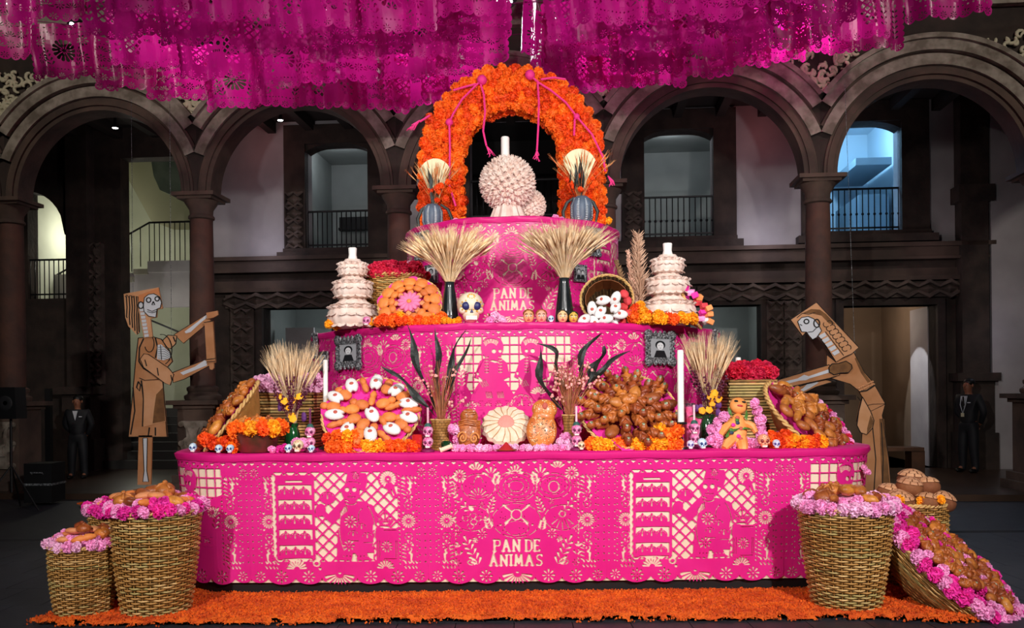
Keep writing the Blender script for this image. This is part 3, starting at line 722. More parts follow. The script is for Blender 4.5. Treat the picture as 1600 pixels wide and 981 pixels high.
def baker_sheet():
    c = Cut(PW, PH); c.frame()
    X = lambda x: x/4.086; Y = lambda y: y/4.086 - 18
    x0, x1, y0, y1 = X(150), X(955), Y(185), Y(765)
    c.rect(x0, x1, y0, y1); lattice(c, x0, x1, y0, y1, 19.5, 1.25)
    c.rect(X(172), X(420), Y(205), Y(750), True)                                     # bread rack
    for k, yy in enumerate((345, 440, 535, 632, 735)):
        c.rect(X(188), X(404), Y(yy-78), Y(yy-10)); 
        for xx in (230, 290, 352): dome(c, X(xx), Y(yy-25), 9.5)
        c.rect(X(185), X(410), Y(yy-12), Y(yy), True)
    c.rect(X(235), X(345), Y(238), Y(252)); c.rect(X(150), X(165), Y(215), Y(735))
    dome(c, X(505), Y(350), 12.5); c.ell(X(458), Y(430), 8, 10, True, .3); c.tear(X(470), Y(450), X(535), Y(500), 3, 5, True); c.tear(X(540), Y(470), X(610), Y(410), 8, 10, True)
    c.poly([(X(590),Y(390)),(X(660),Y(370)),(X(760),Y(380)),(X(800),Y(450)),(X(790),Y(560)),(X(800),Y(755)),(X(555),Y(755)),(X(565),Y(600)),(X(580),Y(480))], True)
    c.ell(X(655), Y(315), 14, 14, True); c.poly([(X(640),Y(187)),(X(755),Y(195)),(X(765),Y(240)),(X(745),Y(310)),(X(620),Y(262))], True); c.flower(X(690), Y(212), 6, 8)
    for xx in (632, 678): c.ell(X(xx), Y(299), 3.7)
    c.poly([(X(652),Y(318)),(X(646),Y(332)),(X(658),Y(332))])
    for k in range(7): c.rect(X(632+k*8), X(636+k*8), Y(341), Y(353))
    c.dash(X(660), Y(270), 15, 5, 5, .5, PI*1.05, PI*1.95)
    c.flower(X(650), Y(505), 10.5, 10); c.flower(X(636), Y(660), 9.5, 8)
    c.tear(X(770), Y(430), X(800), Y(500), 9, 6, True); c.dash(X(745), Y(480), 11, 16, 6, .6, PI*.6, PI*1.4)
    for xx, yy in ((665,590),(825,585),(720,545),(755,605)): dome(c, X(xx), Y(yy), 10)
    c.rect(X(640), X(700), Y(628), Y(634)); c.rect(X(730), X(795), Y(640), Y(645))
    c.dash(X(675), Y(560), 24, 46, 16, .7, PI*.75, PI*1.3); c.dash(X(700), Y(560), 26, 46, 16, .7, -PI*.3, PI*.2); c.dash(X(655), Y(380), 9, 4, 5, .8, 0, PI)
    for q_ in range(6): c.tear(X(585 + q_*8), Y(440 - q_*8), X(590 + q_*8), Y(470 - q_*6), .6)
    for q_ in range(9): c.ell(X(600 + q_*22), Y(730), 1.1)
    c.poly([(X(660),Y(710)),(X(680),Y(712)),(X(690),Y(765)),(X(650),Y(765))]); c.poly([(X(750),Y(708)),(X(795),Y(708)),(X(792),Y(755)),(X(765),Y(740))])
    c.rect(X(812), X(955), Y(545), Y(765), True)                                     # table
    c.flower(X(880), Y(668), 9.5, 10)
    for xx in (818, 832, 935, 945): c.rect(X(xx), X(xx+4), Y(630), Y(740))
    for yy in (545, 560, 745): c.rect(X(860), X(945), Y(yy), Y(yy+5))
    c.poly([(X(815),Y(490)),(X(935),Y(490)),(X(905),Y(535)),(X(845),Y(535))], True); c.tear(X(820), Y(490), X(872), Y(440), 1.1, 1.1, True); c.tear(X(930), Y(490), X(872), Y(440), 1.1, 1.1, True); c.tear(X(872), Y(440), X(872), Y(490), .9, .9, True)
    for k in range(7): c.ell(X(832+k*15), Y(497), 1.1)
    c.fan(X(875), Y(505), 6, R(30), R(150), 5)
    c.ell(X(895), Y(232), 15.5, 15.5, True); c.flower(X(895), Y(232), 14, 18, wd=.8); c.tear(X(905), Y(280), X(935), Y(340), 6, 4, True); c.tear(X(915), Y(300), X(930), Y(335), .6, 1.4)
    c.fan(X(295), Y(815), 16, R(190), R(350), 9); c.fan(X(870), Y(812), 14, R(190), R(350), 8)
    c.dash(X(425), Y(775), 5, 4, 4, 1.5); c.ell(X(447), Y(810), 2.6); c.rect(X(210), X(400), Y(742), Y(750))
    return c.mesh2d()
def couple_sheet():
    c = Cut(PW, PH); c.frame()
    X = lambda x: (x/5.772 + 670 - 795)*1.109 + 140; Y = lambda y: (y/5.772 + 490 - 506)*1.109
    x0, x1, y0, y1 = X(200), X(1220), Y(198), Y(640)
    c.poly([(x0,y0),(x1,y0),(x1,Y(420)),(X(1080),Y(470)),(X(1000),Y(680)),(X(900),Y(600)),(X(800),Y(590)),(X(715),Y(715)),(X(650),Y(610)),(X(600),Y(560)),(X(440),Y(560)),(X(345),Y(715)),(X(300),Y(640)),(X(320),Y(520)),(X(200),Y(450))])
    lattice(c, x0, x1, y0, Y(720), 15.5, .9, False)
    for cx, sg in ((530, 1), (880, -1)):
        c.ell(X(cx), Y(300), 19, 20, True); c.poly([(X(cx-110),Y(420)),(X(cx-40),Y(380)),(X(cx+60),Y(380)),(X(cx+130),Y(440)),(X(cx+150),Y(560)),(X(cx+60),Y(600)),(X(cx-60),Y(610)),(X(cx-160),Y(560))], True)
        for xx, rr in ((15, 3.9), (70, 3.0)): c.ell(X(cx + (xx if sg > 0 else -xx+20)), Y(333), rr)
        for k in range(5):
            c.dash(X(cx-10), Y(265+k*9), 14-k, 8, 7, .45, PI*1.1, PI*1.9)
        for k in range(6):
            for xx in (-50, 70): c.tear(X(cx+xx), Y(395+k*26), X(cx+xx+14), Y(385+k*26), .5, 1.1); c.tear(X(cx+xx), Y(395+k*26), X(cx+xx-14), Y(385+k*26), .5, 1.1)
        for k in range(5): c.tear(X(cx-30+k*12), Y(420+k*4), X(cx+10+k*12), Y(412+k*4), .45)
        for k in range(4): c.tear(X(cx-115+k*16), Y(600-k*5), X(cx-85+k*16), Y(650-k*4), .6)
        c.tear(X(cx-120), Y(560), X(cx-100), Y(590), 1, 2.2); c.ell(X(cx-130), Y(530), 2, 3)
    for xx in (495, 595): 
        for k in range(5): c.tear(X(xx-25+k*12), Y(690), X(xx-15+k*12), Y(745), .5)
    dome(c, X(785), Y(790), 18); c.dash(X(785), Y(790), 17, 14, 5, .9, PI, 2*PI)
    for k in range(9): c.fan(X(300 + k*95), Y(815), 7, R(180), R(360), 6, .8)
    c.flower(X(340), Y(815), 9, 10); c.flower(X(1130), Y(560), 10, 12); c.flower(X(270), Y(520), 8, 10)
    for yy in (770, 850): 
        for k in range(12): c.rect(X(260 + k*75), X(300 + k*75), Y(yy), Y(yy+4))
    c.fan(X(930), Y(720), 14, R(200), R(340), 8)
    for (a, b, e, f) in ((260,640,250,520),(1150,700,1180,560)): c.spray(X(a), Y(b), X(e), Y(f), 4, 8)
    return c.mesh2d()
SHEET = {'center': center_sheet(), 'baker': baker_sheet(), 'couple': couple_sheet()}
PINK = mat('magenta_paper', '#ec2a92', 0.38, var='#e51f88', vscale=3, trans=0.12, spec=.4)
CREAM = mat('cream_board', '#efdcc2', 0.7, var='#e6d0b4', vscale=2)
PX1 = 6.85 / F                                       # metres per sheet unit
class Plan:
    """closed outline traversed from the front centre to the right; s = 0 at the front centre"""
    def __init__(s, pts):
        P = np.array(pts + [pts[0]]); s.d = np.concatenate([[0], np.cumsum(np.hypot(*np.diff(P, axis=0).T))]); s.P = P; s.len = s.d[-1]
    def at(s, q, off=0):
        q = np.mod(q, s.len); e = .02
        f = lambda t: np.stack([np.interp(np.mod(t, s.len), s.d, s.P[:,0]), np.interp(np.mod(t, s.len), s.d, s.P[:,1])], -1)
        p, t = f(q), f(q + e) - f(q - e); t /= np.linalg.norm(t, axis=-1, keepdims=True) + 1e-9
        return p + np.stack([t[...,1], -t[...,0]], -1) * np.asarray(off)[..., None]
def circle_plan(cx, cy, r, n=180): return Plan([(cx + r*math.sin(2*PI*i/n), cy - r*math.cos(2*PI*i/n)) for i in range(n)])
def box_plan(cx, hw, y0, y1, rc, bow=.04):
    pts = [(cx, y0 - bow)]
    for i in range(1, 9): x = hw * i/8; pts.append((cx + x, y0 - bow * (1 - (i/8)**2)))
    for (ox, oy, a0) in ((hw, y0 + rc, -90), (hw, y1 - rc, 0)):
        for i in range(1 if a0 == -90 else 0, 25): a = R(a0 + 90*i/24); pts.append((cx + ox + rc*math.cos(a), oy + rc*math.sin(a)))
    q = [(2*cx - x, y) for x, y in reversed(pts[1:])]
    return Plan(pts + q)
def drum(name, plan, z0, z1, mats, parent, taper=0., off=0., n=160, cap=True):
    q = np.arange(n) / n * plan.len; a = plan.at(q, np.full(n, off - taper)); b = plan.at(q, np.full(n, off)); m = MB()
    vs = [(x, y, z0) for x, y in a] + [(x, y, z1) for x, y in b]
    fs = [(i, (i+1) % n, n + (i+1) % n, n + i) for i in range(n)]
    if cap: fs += [tuple(range(n, 2*n)), tuple(range(n-1, -1, -1))]
    return m.add(vs, fs).obj(name, mats, parent, smooth=40)
def paper(plan, s0, ztop, sheet, parent, k=PX1, taper=0., off=.012, height=None, name='paper_panel', flip=False):
    V, Fs = SHEET[sheet]; u, v = V[:,0], V[:,1]
    if flip: u = PW - u
    wav = .006*np.sin(u*.11 + s0*5) * np.clip(v/PH, 0, 1)**2
    p = plan.at(s0 + u*k, off - taper * v*k + wav); z = ztop - v*k
    me = bpy.data.meshes.new(name); me.from_pydata(np.column_stack([p, z]).tolist(), [], Fs if not flip else [f[::-1] for f in Fs]); me.materials.append(PINK); me.update(); me.shade_smooth()
    return put(name, me, parent)
def pink_top(name, plan, z, parent, off=.03):
    """folded cloth edge: a thin slab with a rounded lip covering the tier"""
    n = 160; q = np.arange(n) / n * plan.len; rings = []
    for (o_, zz) in ((off-.012, z-.045), (off, z-.02), (off, z+.004), (off-.012, z+.012)):
        a = plan.at(q, np.full(n, o_) + .004*np.sin(q*23 + zz*90)); rings.append([(x, y, zz + .004*math.sin(t*9)) for (x, y), t in zip(a, q)])
    vs = sum(rings, []); fs = [(r*n+i, r*n+(i+1) % n, (r+1)*n+(i+1) % n, (r+1)*n+i) for r in range(3) for i in range(n)] + [tuple(range(3*n, 4*n))]
    return MB().add(vs, fs).obj(name, PINKC, parent, smooth=50)
PINKC = mat('magenta_cloth', '#e01680', 0.5, var='#d61278', vscale=4)
BLACKM = mat('black_board', '#08080a', 0.5)
Z1, Z2, Z3 = 1.12, 2.15, 3.22
CX, CY = 0.04, 9.5
T1 = box_plan(.08, 2.26, 6.87, 12.2, .55); T2 = circle_plan(CX, CY, 2.085); T3 = circle_plan(CX - .02, CY, 1.1)
t1 = thing('altar_tier', 'widest bottom tier of the altar, wrapped in pink cut paper showing two bakers', 'altar tier', (0, 0, 0))
drum('kick_base', T1, 0, .16, BLACKM, t1, 0, -.10); drum('board', T1, .13, Z1, CREAM, t1, .07)
pink_top('top_cloth', T1, Z1, t1)
kw = PW * PX1
for i, nm in ((-2, 'couple'), (-1, 'baker'), (0, 'center'), (1, 'baker'), (2, 'couple')):
    paper(T1, -.1 - kw/2 + i*kw + .05, Z1 + .004, nm, t1, taper=.07/1.0)
t2 = thing('altar_tier', 'middle round tier of the altar with a cut-paper couple before a window', 'altar tier', (0, 0, 0))
drum('board', T2, Z1 + .012, Z2, CREAM, t2); pink_top('top_cloth', T2, Z2, t2)
for i, nm in ((-2, 'baker'), (-1, 'center'), (0, 'couple'), (1, 'center'), (2, 'baker')):
    paper(T2, -kw/2 - .02 + i*kw, Z2 + .004, nm, t2)
t3 = thing('altar_tier', 'small round top tier of the altar under the flower arch', 'altar tier', (0, 0, 0))
drum('board', T3, Z2 + .012, Z3, CREAM, t3); pink_top('top_cloth', T3, Z3, t3)
for i, nm in ((-1, 'couple'), (0, 'center'), (1, 'baker')):
    paper(T3, -kw/2 + i*kw, Z3 + .004, nm, t3)
# ------------------------------------------------------------------ small-thing library
def on(px, d, z):
    v0 = (z - CZ) * F / d; u0 = (px - 800 + v0 * math.sin(ROLL)) / math.cos(ROLL); return Vector((u0 * d / F, d, z))
class Plane:
    """a tilted surface: o = centre, n = normal; U across, V up the slope"""
    def __init__(s, o, n):
        s.o = Vector(o); s.n = Vector(n).normalized(); up = Vector((0, 0, 1)) if abs(s.n.z) < .97 else Vector((0, 1, 0))
        s.V = (up - s.n * up.dot(s.n)).normalized(); s.U = s.V.cross(s.n).normalized()
        s.M3 = Matrix((s.U, s.V, s.n)).transposed()
    def rot(s, ang=0, tip=0): return (s.M3 @ Matrix.Rotation(ang, 3, 'Z') @ Matrix.Rotation(tip, 3, 'X')).to_euler()
    def p(s, u, v, w_=0): return s.o + s.U*u + s.V*v + s.n*w_
    def hit(s, px, py):
        a = W(px, py, 1.0); c = Vector((0, 0, CZ)); d = a - c; t = (s.o - c).dot(s.n) / d.dot(s.n); q = c + d*t - s.o
        return q.dot(s.U), q.dot(s.V)
# --- materials
ORANGE = mat('marigold_orange', '#ff7410', .7, objrand=.12); DEEPO = mat('marigold_deep', '#f4540c', .7, objrand=.12); YELLOW = mat('marigold_yellow', '#ffab12', .7, objrand=.1)
LPINK = mat('light_pink_petals', '#f59fd3', .7, objrand=.08); HPINK = mat('hot_pink_petals', '#ea2aa2', .7, objrand=.12); CRIM = mat('crimson_petals', '#d1123f', .7, objrand=.12); PALEP = mat('pale_pink_petals', '#f7bfe0', .7, objrand=.05)
GLAZE = mat('glazed_bread', '#bb642e', .4, var='#93461a', vscale=26, coat=.12, bump=.45, bscale=45, objrand=.42)
BUN = mat('golden_bun', '#cb7a38', .45, var='#97501f', vscale=11, coat=.08, bump=.3, bscale=50, objrand=.38)
COOKIE = mat('orange_bread', '#e58541', .6, var='#d97432', vscale=25, bump=.15, bscale=60, objrand=.14)
SUGAR = mat('white_sugar', '#ebe8e6', .75, bump=.3, bscale=120, objrand=.04)
REDDOT = mat('red_sugar', '#c25a4c', .8)
REDSUG = mat('red_sugared_bread', '#dd3f45', .7, bump=.3, bscale=90, objrand=.12)
CONCHA = mat('concha_crust', '#8a5230', .8, var='#7a4425', vscale=14, bump=.2, bscale=60, objrand=.15)
CONCHAL = mat('concha_topping', '#dfa87e', .85, var='#cf9064', vscale=20, objrand=.15)
PALEB = mat('pale_bread', '#f2dcc6', .7, var='#ebc8a8', vscale=16, bump=.2, bscale=50)
W1 = mat('wicker_light', '#dcb273', .55, var='#c99c5c', vscale=14); W2 = mat('wicker_mid', '#bd8a48', .6, var='#a87638', vscale=14); W3 = mat('wicker_dark', '#86602e', .65, var='#986e36', vscale=14); W4 = mat('wicker_green', '#ac9858', .6, var='#b89c60', vscale=10)
WIN = mat('wicker_inside', '#4d3318', .9)
CLOTH = mat('pink_cloth', '#ec2a9b', .7, var='#e0208f', vscale=6)
BLACKL = mat('black_dried_leaf', '#1b1d1c', .55, var='#2c332f', vscale=20, bump=.3, bscale=40)
WHEAT = mat('wheat_straw', '#f8deb8', .7, var='#eec896', vscale=20, objrand=.1)
STRAWR = mat('reddish_reeds', '#c4825a', .7, var='#b0552f', vscale=10)
SKIN_W = mat('bone_white', '#f1ece4', .5)
WAX = mat('white_wax', '#f3f0ea', .4)
BLACKV = mat('black_glazed_clay', '#181c1e', .22, var='#22282b', vscale=6, coat=.4)
INK = mat('black_ink', '#17120f', .8)
GREEN = mat('green_leaf', '#4b7a2c', .6, objrand=.2)
# --- blooms: ruffled heads with rows of petals
def bloom_mesh(name, m_, seed, n=120, wd=.2, sq=.8):
    """layered petals round a soft core"""
    rnd = random.Random(seed); m = MB().blob((0, 0, 0), (.8, .8, .8*sq), 12, 8)
    for k in range(n):
        z = 1 - 2*(k + .5)/n; a = k*2.39996; q = math.sqrt(1 - z*z); d = Vector((q*math.cos(a), q*math.sin(a), z*sq))
        t = d.cross(Vector((rnd.uniform(-1, 1), rnd.uniform(-1, 1), rnd.uniform(-1, 1)))).normalized()*wd*rnd.uniform(.8, 1.2); u = t.cross(d).normalized()*rnd.uniform(-.14, .14); tip = d*rnd.uniform(.98, 1.14) + u
        m.add([d*.68 - t*.6, d*.68 + t*.6, tip + t*.95, tip + d*.06, tip - t*.95], [(0, 1, 2, 3, 4)])
    return m.mesh(name, m_, False)
BL = {}
for key, m_ in (('o', ORANGE), ('d', DEEPO), ('y', YELLOW), ('l', LPINK), ('h', HPINK), ('c', CRIM), ('p', PALEP)):
    BL[key] = [bloom_mesh('marigold' if key in 'ody' else 'flower', m_, 11*i + ord(key)) for i in range(3)]
def bloom(key, loc, r, name=None, parent=None, label=None, group=None):
    key = random.choice(key)
    o = put(name or ('marigold' if key in 'ody' else 'flower'), random.choice(BL[key]), parent, loc, (random.uniform(0, 3), random.uniform(0, 3), random.uniform(0, 6)), r * random.uniform(.88, 1.12))
    if label: tag(o, label, 'flower', group)
    return o
def bloom_row(pts, d, rpx, keys, label, group, zmin=None):
    for (px, py) in pts:
        dd = d + jit(.03); p = W(px + jit(2), py + jit(2), dd); r = SZ(rpx, dd)
        if zmin is not None: p.z = max(p.z, zmin + r * .7)
        bloom(keys, p, r, None, None, label, group)
# --- breads; all lie in the xy plane with the long way along +y
def bread_parts(kind):
    """returns list of (name, mesh) : first is the body"""
    m = MB()
    if kind == 'rabbit':                                   # orange two-lobed bread with a cleft
        m.blob((0, -.02, .03), (.048, .062, .03), 14, 9, fun=lambda d: 1 - .25*math.exp(-(d.x/.18)**2) * max(0, -d.y)); m.blob((0, .055, .028), (.034, .034, .026), 12, 8)
        return [('orange_bread', m.mesh('orange_bread', COOKIE, True))]
    if kind == 'finger':
        m.blob((0, 0, .026), (.032, .085, .028), 12, 9, fun=lambda d: 1 - .3*math.exp(-(d.y/.09)**2))
        return [('orange_bread', m.mesh('orange_bread', COOKIE, True))]
    if kind == 'white':
        m.blob((0, 0, .03), (.047, .074, .03), 16, 10, fun=lambda d: 1 - .35*math.exp(-(d.x/.2)**2) * max(0, -d.y)**2)
        q = MB().blob((0, -.005, .0575), (.017, .016, .005), 10, 5)
        return [('sugared_bread', m.mesh('sugared_bread', SUGAR, True)), ('red_dot', q.mesh('red_dot', REDDOT, True))]
    if kind == 'doll':                                     # glazed bread figure with crossed arms and a little face disc
        m.blob((0, -.02, .035), (.045, .075, .038), 14, 10, fun=lambda d: 1 + .06*math.sin(9*d.y)); m.blob((0, .07, .035), (.034, .032, .034), 12, 8)
        m.tube([(-.045, .035, .03), (-.01, .005, .075), (.035, -.03, .055)], [.012, .015, .01], 7); m.tube([(.045, .035, .03), (.01, .005, .08), (-.035, -.03, .055)], [.012, .015, .01], 7)
        m.tube([(-.03, -.06, .06), (0, -.05, .078), (.03, -.06, .06)], .008, 6)
        q = MB().blob((0, .078, .065), (.013, .013, .006), 10, 5)
        return [('glazed_bread', m.mesh('glazed_bread', GLAZE, True)), ('face_disc', q.mesh('face_disc', mat('painted_face', '#b9b7a0', .5, var='#5f7a58', vscale=60, objrand=.2), True))]
    if kind == 'twist':                                    # glazed knot bun with ridges
        m.blob((0, 0, .04), (.05, .06, .042), 16, 11, fun=lambda d: 1 + .1*math.sin(6*math.atan2(d.y, d.x) + 5*d.z)); m.blob((0, 0, .08), (.018, .018, .014), 8, 6)
        return [('glazed_bread', m.mesh('glazed_bread', GLAZE, True))]
    if kind == 'bun':
        m.blob((0, 0, .036), (.05, .075, .038), 14, 10, fun=lambda d: 1 - .05*math.cos(8*d.y) * max(0, d.z)); return [('golden_bun', m.mesh('golden_bun', BUN, True))]
    if kind == 'bonebun':                                  # round bun with crossed bone strips
        m.blob((0, 0, .03), (.07, .07, .05), 16, 9)
        for a in (0, PI/2): m.tube([(.066*math.cos(a)*t, .066*math.sin(a)*t, .032 + .052*math.sqrt(max(0, 1-.9*t*t))) for t in (-1, -.6, 0, .6, 1)], [.012, .009, .012, .009, .012], 7)
        m.blob((0, 0, .09), (.018, .018, .016), 8, 6); return [('golden_bun', m.mesh('golden_bun', BUN, True))]
    if kind == 'concha':                                   # round bread under a topping cracked into plates
        m.blob((0, 0, .03), (.1, .1, .075), 18, 9); out = [('shell_bread', m.mesh('shell_bread', CONCHA, True))]
        q = MB(); rnd = random.Random(3)
        for i in range(4):
            th0 = .0 if i == 0 else .3*i - .04; th1 = .3*i + .24; nn = 1 if i == 0 else 4 + 2*i
            for j in range(nn):
                a0, a1 = 2*PI*j/nn + .3*i, 2*PI*(j + (1 if i == 0 else .86))/nn + .3*i; vs = []; k = 5 if i else 10
                for th in (th0, th1):
                    for t in range(k+1):
                        a = a0 + (a1-a0)*t/k; vs.append((.107*math.sin(th)*math.cos(a), .107*math.sin(th)*math.sin(a), .03 + .083*math.cos(th)))
                q.add(vs, [(t, t+1, k+1+t+1, k+1+t) for t in range(k)][::1])
        out.append(('sugar_plates', q.mesh('sugar_plates', CONCHAL, True))); return out
    if kind == 'loaf':                                     # long sliced loaf
        m.blob((0, 0, .035), (.04, .1, .04), 12, 12, fun=lambda d: 1 - .08*abs(math.sin(9*d.y)) * max(0, d.z)); return [('golden_bun', m.mesh('golden_bun', BUN, True))]
    if kind == 'red':
        m.blob((0, 0, .03), (.05, .06, .032), 14, 9); return [('red_bread', m.mesh('red_bread', REDSUG, True))]
    if kind == 'leaf':                                     # pale orange pointed shell
        m.blob((0, 0, .02), (.045, .08, .026), 12, 10, fun=lambda d: 1 - .2*abs(d.y)**3 + .05*math.sin(10*d.x)); return [('orange_bread', m.mesh('orange_bread', mat('pale_orange_bread', '#e89a66', .6, var='#dd8650', vscale=22, objrand=.12), True))]
BR = {k: bread_parts(k) for k in ('rabbit', 'finger', 'white', 'doll', 'twist', 'bun', 'bonebun', 'concha', 'loaf', 'red', 'leaf')}
def bread_at(kind, loc, rot, sc_, label, group):
    ps = BR[kind]; o = put(ps[0][0], ps[0][1], None, loc, rot, sc_); tag(o, label, 'bread', group)
    for nm, me in ps[1:]: put(nm, me, o)
    return o
# --- woven baskets
def weave_mesh(prof, rings, th, seg=64, stakes=32, amp=None, seed=1, inner=True):
    """prof(t) -> (radius, z); rings of willow weaving in and out of upright stakes"""
    m = MB(); rnd = random.Random(seed); amp = amp or th * .95
    for i in range(rings):
        r, z = prof((i + .5) / rings); n = 4; vs = []; fs = []; ph = (i % 2) * PI; k_ = rnd.choice((0, 1, 1, 1, 1, 3)); wob = rnd.uniform(-.1, .1) * th
        for j in range(seg):
            a = 2*PI*j/seg; rr = r + amp * math.cos(stakes/2 * a + ph)
            for q in range(n):
                b = 2*PI*(q + .5)/n; vs.append(((rr + th*.6*math.cos(b)) * math.cos(a), (rr + th*.6*math.cos(b)) * math.sin(a), z + wob + th*.62*math.sin(b)))
        o = len(m.v); m.v += vs; k2 = k_
        for j in range(seg):
            if j % 8 == 0: k2 = rnd.choice((k_, k_, rnd.choice((0, 1, 1, 2, 3))))
            for q in range(n):
                m.f.append((o + j*n + q, o + ((j+1) % seg)*n + q, o + ((j+1) % seg)*n + (q+1) % n, o + j*n + (q+1) % n)); m.mi.append(k2)
    for k in range(stakes):
        a = 2*PI*k/stakes; m.tube([(prof(t)[0]*math.cos(a), prof(t)[0]*math.sin(a), prof(t)[1]) for t in (0, .33, .66, 1)], th*.3, 4, 1)
    if inner:
        q = [prof(t) for t in (0, .25, .5, .75, 1)]; m.lathe([(max(.01, r - th*1.1), z) for r, z in q], 28, mi=4, cap=False); m.lathe([(.01, q[0][1]), (q[0][0], q[0][1] + .002)], 28, mi=4, cap=False)
    return m.mesh('woven_body', [W1, W2, W3, W4, WIN], True)
def rim_mesh(r, z, th, seg=60, kr=1.0):
    """twisted two-strand rim"""
    m = MB()
    for ph in (0, PI):
        m.tube([((r + th*.6*math.cos(22*a + ph)) * math.cos(a), (r + th*.6*math.cos(22*a + ph)) * math.sin(a), z + th*.6*math.sin(22*a + ph)) for a in [2*PI*j/(seg*3) for j in range(seg*3 + 1)]], th*.75*kr, 4, cap=False)
    return m.mesh('rim', W1, True)
def basket(label, loc, r0, r1, h, rot=(0, 0, 0), rings=34, th=None, name='wicker_basket', cat='basket', bulge=.03, fill=None, group=None, stakes=36):
    t = thing(name, label, cat, loc, rot, group); th = th or h / rings / 1.3
    put('woven_body', weave_mesh(lambda q: (r0 + (r1-r0)*q + bulge*math.sin(PI*q), h*q), rings, th, 72, stakes, seed=int(h*1000) + rings), t)
    put('rim', rim_mesh(r1 + .005, h, th*1.1), t)
    if fill is not None:
        m = MB().lathe([(r1 - .02, 0), (r1*.7, fill[1]*.7), (r1*.3, fill[1]), (.01, fill[1])], 24, cap=False); m.obj('lining', fill[0], t, (0, 0, h - .03))
    return t
def flower_ring(t, r, z, n, rf, keys, jr=.02, arc=(0, 2*PI)):
    for i in range(n):
        a = arc[0] + (arc[1]-arc[0])*(i + random.uniform(-.2, .2))/n
        bloom(keys, ((r + jit(jr)) * math.cos(a), (r + jit(jr)) * math.sin(a), z + jit(jr*.6)), rf, 'flower', t)
# --- vases and bouquets
def lathe_thing(name, label, cat, loc, prof, m_, n=28, part='body', group=None, rfun=None):
    t = thing(name, label, cat, loc, group=group); MB().lathe(prof, n, rfun=rfun).obj(part, m_, t); return t
def wheat_mesh(n, h, spread, seed, m_, base_r=.02, bunch=.55, head=True, lean=(0, 0), hs=1.0, hw=.0065):
    rnd = random.Random(seed); m = MB()
    for k in range(n):
        a = rnd.uniform(0, 2*PI); q = math.sqrt(rnd.random()); sx = spread*q*math.cos(a); sy = spread*.6*q*math.sin(a); L_ = h * rnd.uniform(.72, 1.0)
        pts = [(base_r*q*math.cos(a), base_r*q*math.sin(a), 0)]
        for t in (.4, .7, 1): pts.append((pts[0][0] + (sx + lean[0])*t**1.5, pts[0][1] + (sy + lean[1])*t**1.5, L_*t*(1 - .12*(q*t)**2)))
        m.tube(pts, [.0022, .002, .0018, .001], 3, cap=False)
        if head:
            e = Vector(pts[-1]); dr = (e - Vector(pts[-2])).normalized(); hl = .085*hs*rnd.uniform(.8, 1.2)
            m.tube([e - dr*hl*.2, e + dr*hl*.25, e + dr*hl*.8, e + dr*hl], [.002, hw, hw*.8, .001], 5, cap=False)
            for w_ in range(6):
                sd = Vector((rnd.uniform(-1, 1), rnd.uniform(-1, 1), rnd.uniform(-.2, .5)))*.3; m.tube([e + dr*hl*.4, e + dr*hl*1.5 + sd*hl*.8], [.0012, .0004], 3, cap=False)
    o = m.mesh('wheat', m_, True); return o
def leaf_mesh(L_, wd, curl, seed, m_=None, wav=.25):
    rnd = random.Random(seed); m = MB(); n = 12; path = []; wid = []; ph = rnd.uniform(0, 6)
    for i in range(n + 1):
        t = i/n; path.append((curl*L_*t*t + .03*L_*math.sin(7*t + ph), .05*L_*math.sin(4*t + ph), L_*t*(1 - .2*abs(curl)*t))); wid.append(wd*max(.06, math.sin(PI*min(1, t*.93 + .05)))*(1 + wav*math.sin(11*t + ph)))
    vs = []
    for i, (p, w_) in enumerate(zip(path, wid)):
        tw = .9*math.sin(3*i/n + ph); c, s_ = math.cos(tw), math.sin(tw)
        vs += [(p[0] - w_*c, p[1] - w_*s_, p[2]), (p[0], p[1] + w_*.35, p[2]), (p[0] + w_*c, p[1] + w_*s_, p[2])]
    m.add(vs, [(3*i+k, 3*i+k+1, 3*i+k+4, 3*i+k+3) for i in range(n) for k in (0, 1)]); return m.mesh('dried_leaf', m_ or BLACKL, True)
def berries_mesh(n, h, spread, seed, m_, r=.008, per=12):
    rnd = random.Random(seed); m = MB()
    for k in range(n):
        a = rnd.uniform(0, 2*PI); e = Vector((spread*math.cos(a), spread*.5*math.sin(a), h*rnd.uniform(.6, 1)))
        m.tube([(0, 0, 0), e*.5 + Vector((0, 0, .03)), e], .0022, 3, cap=False)
        for q in range(per):
            t = .4 + .6*q/per; p = e*t + Vector((jit(.012), jit(.012), .03*(1 - t))); m.blob(p, (r, r, r), 6, 4)
    return m.mesh('berries', m_, True)
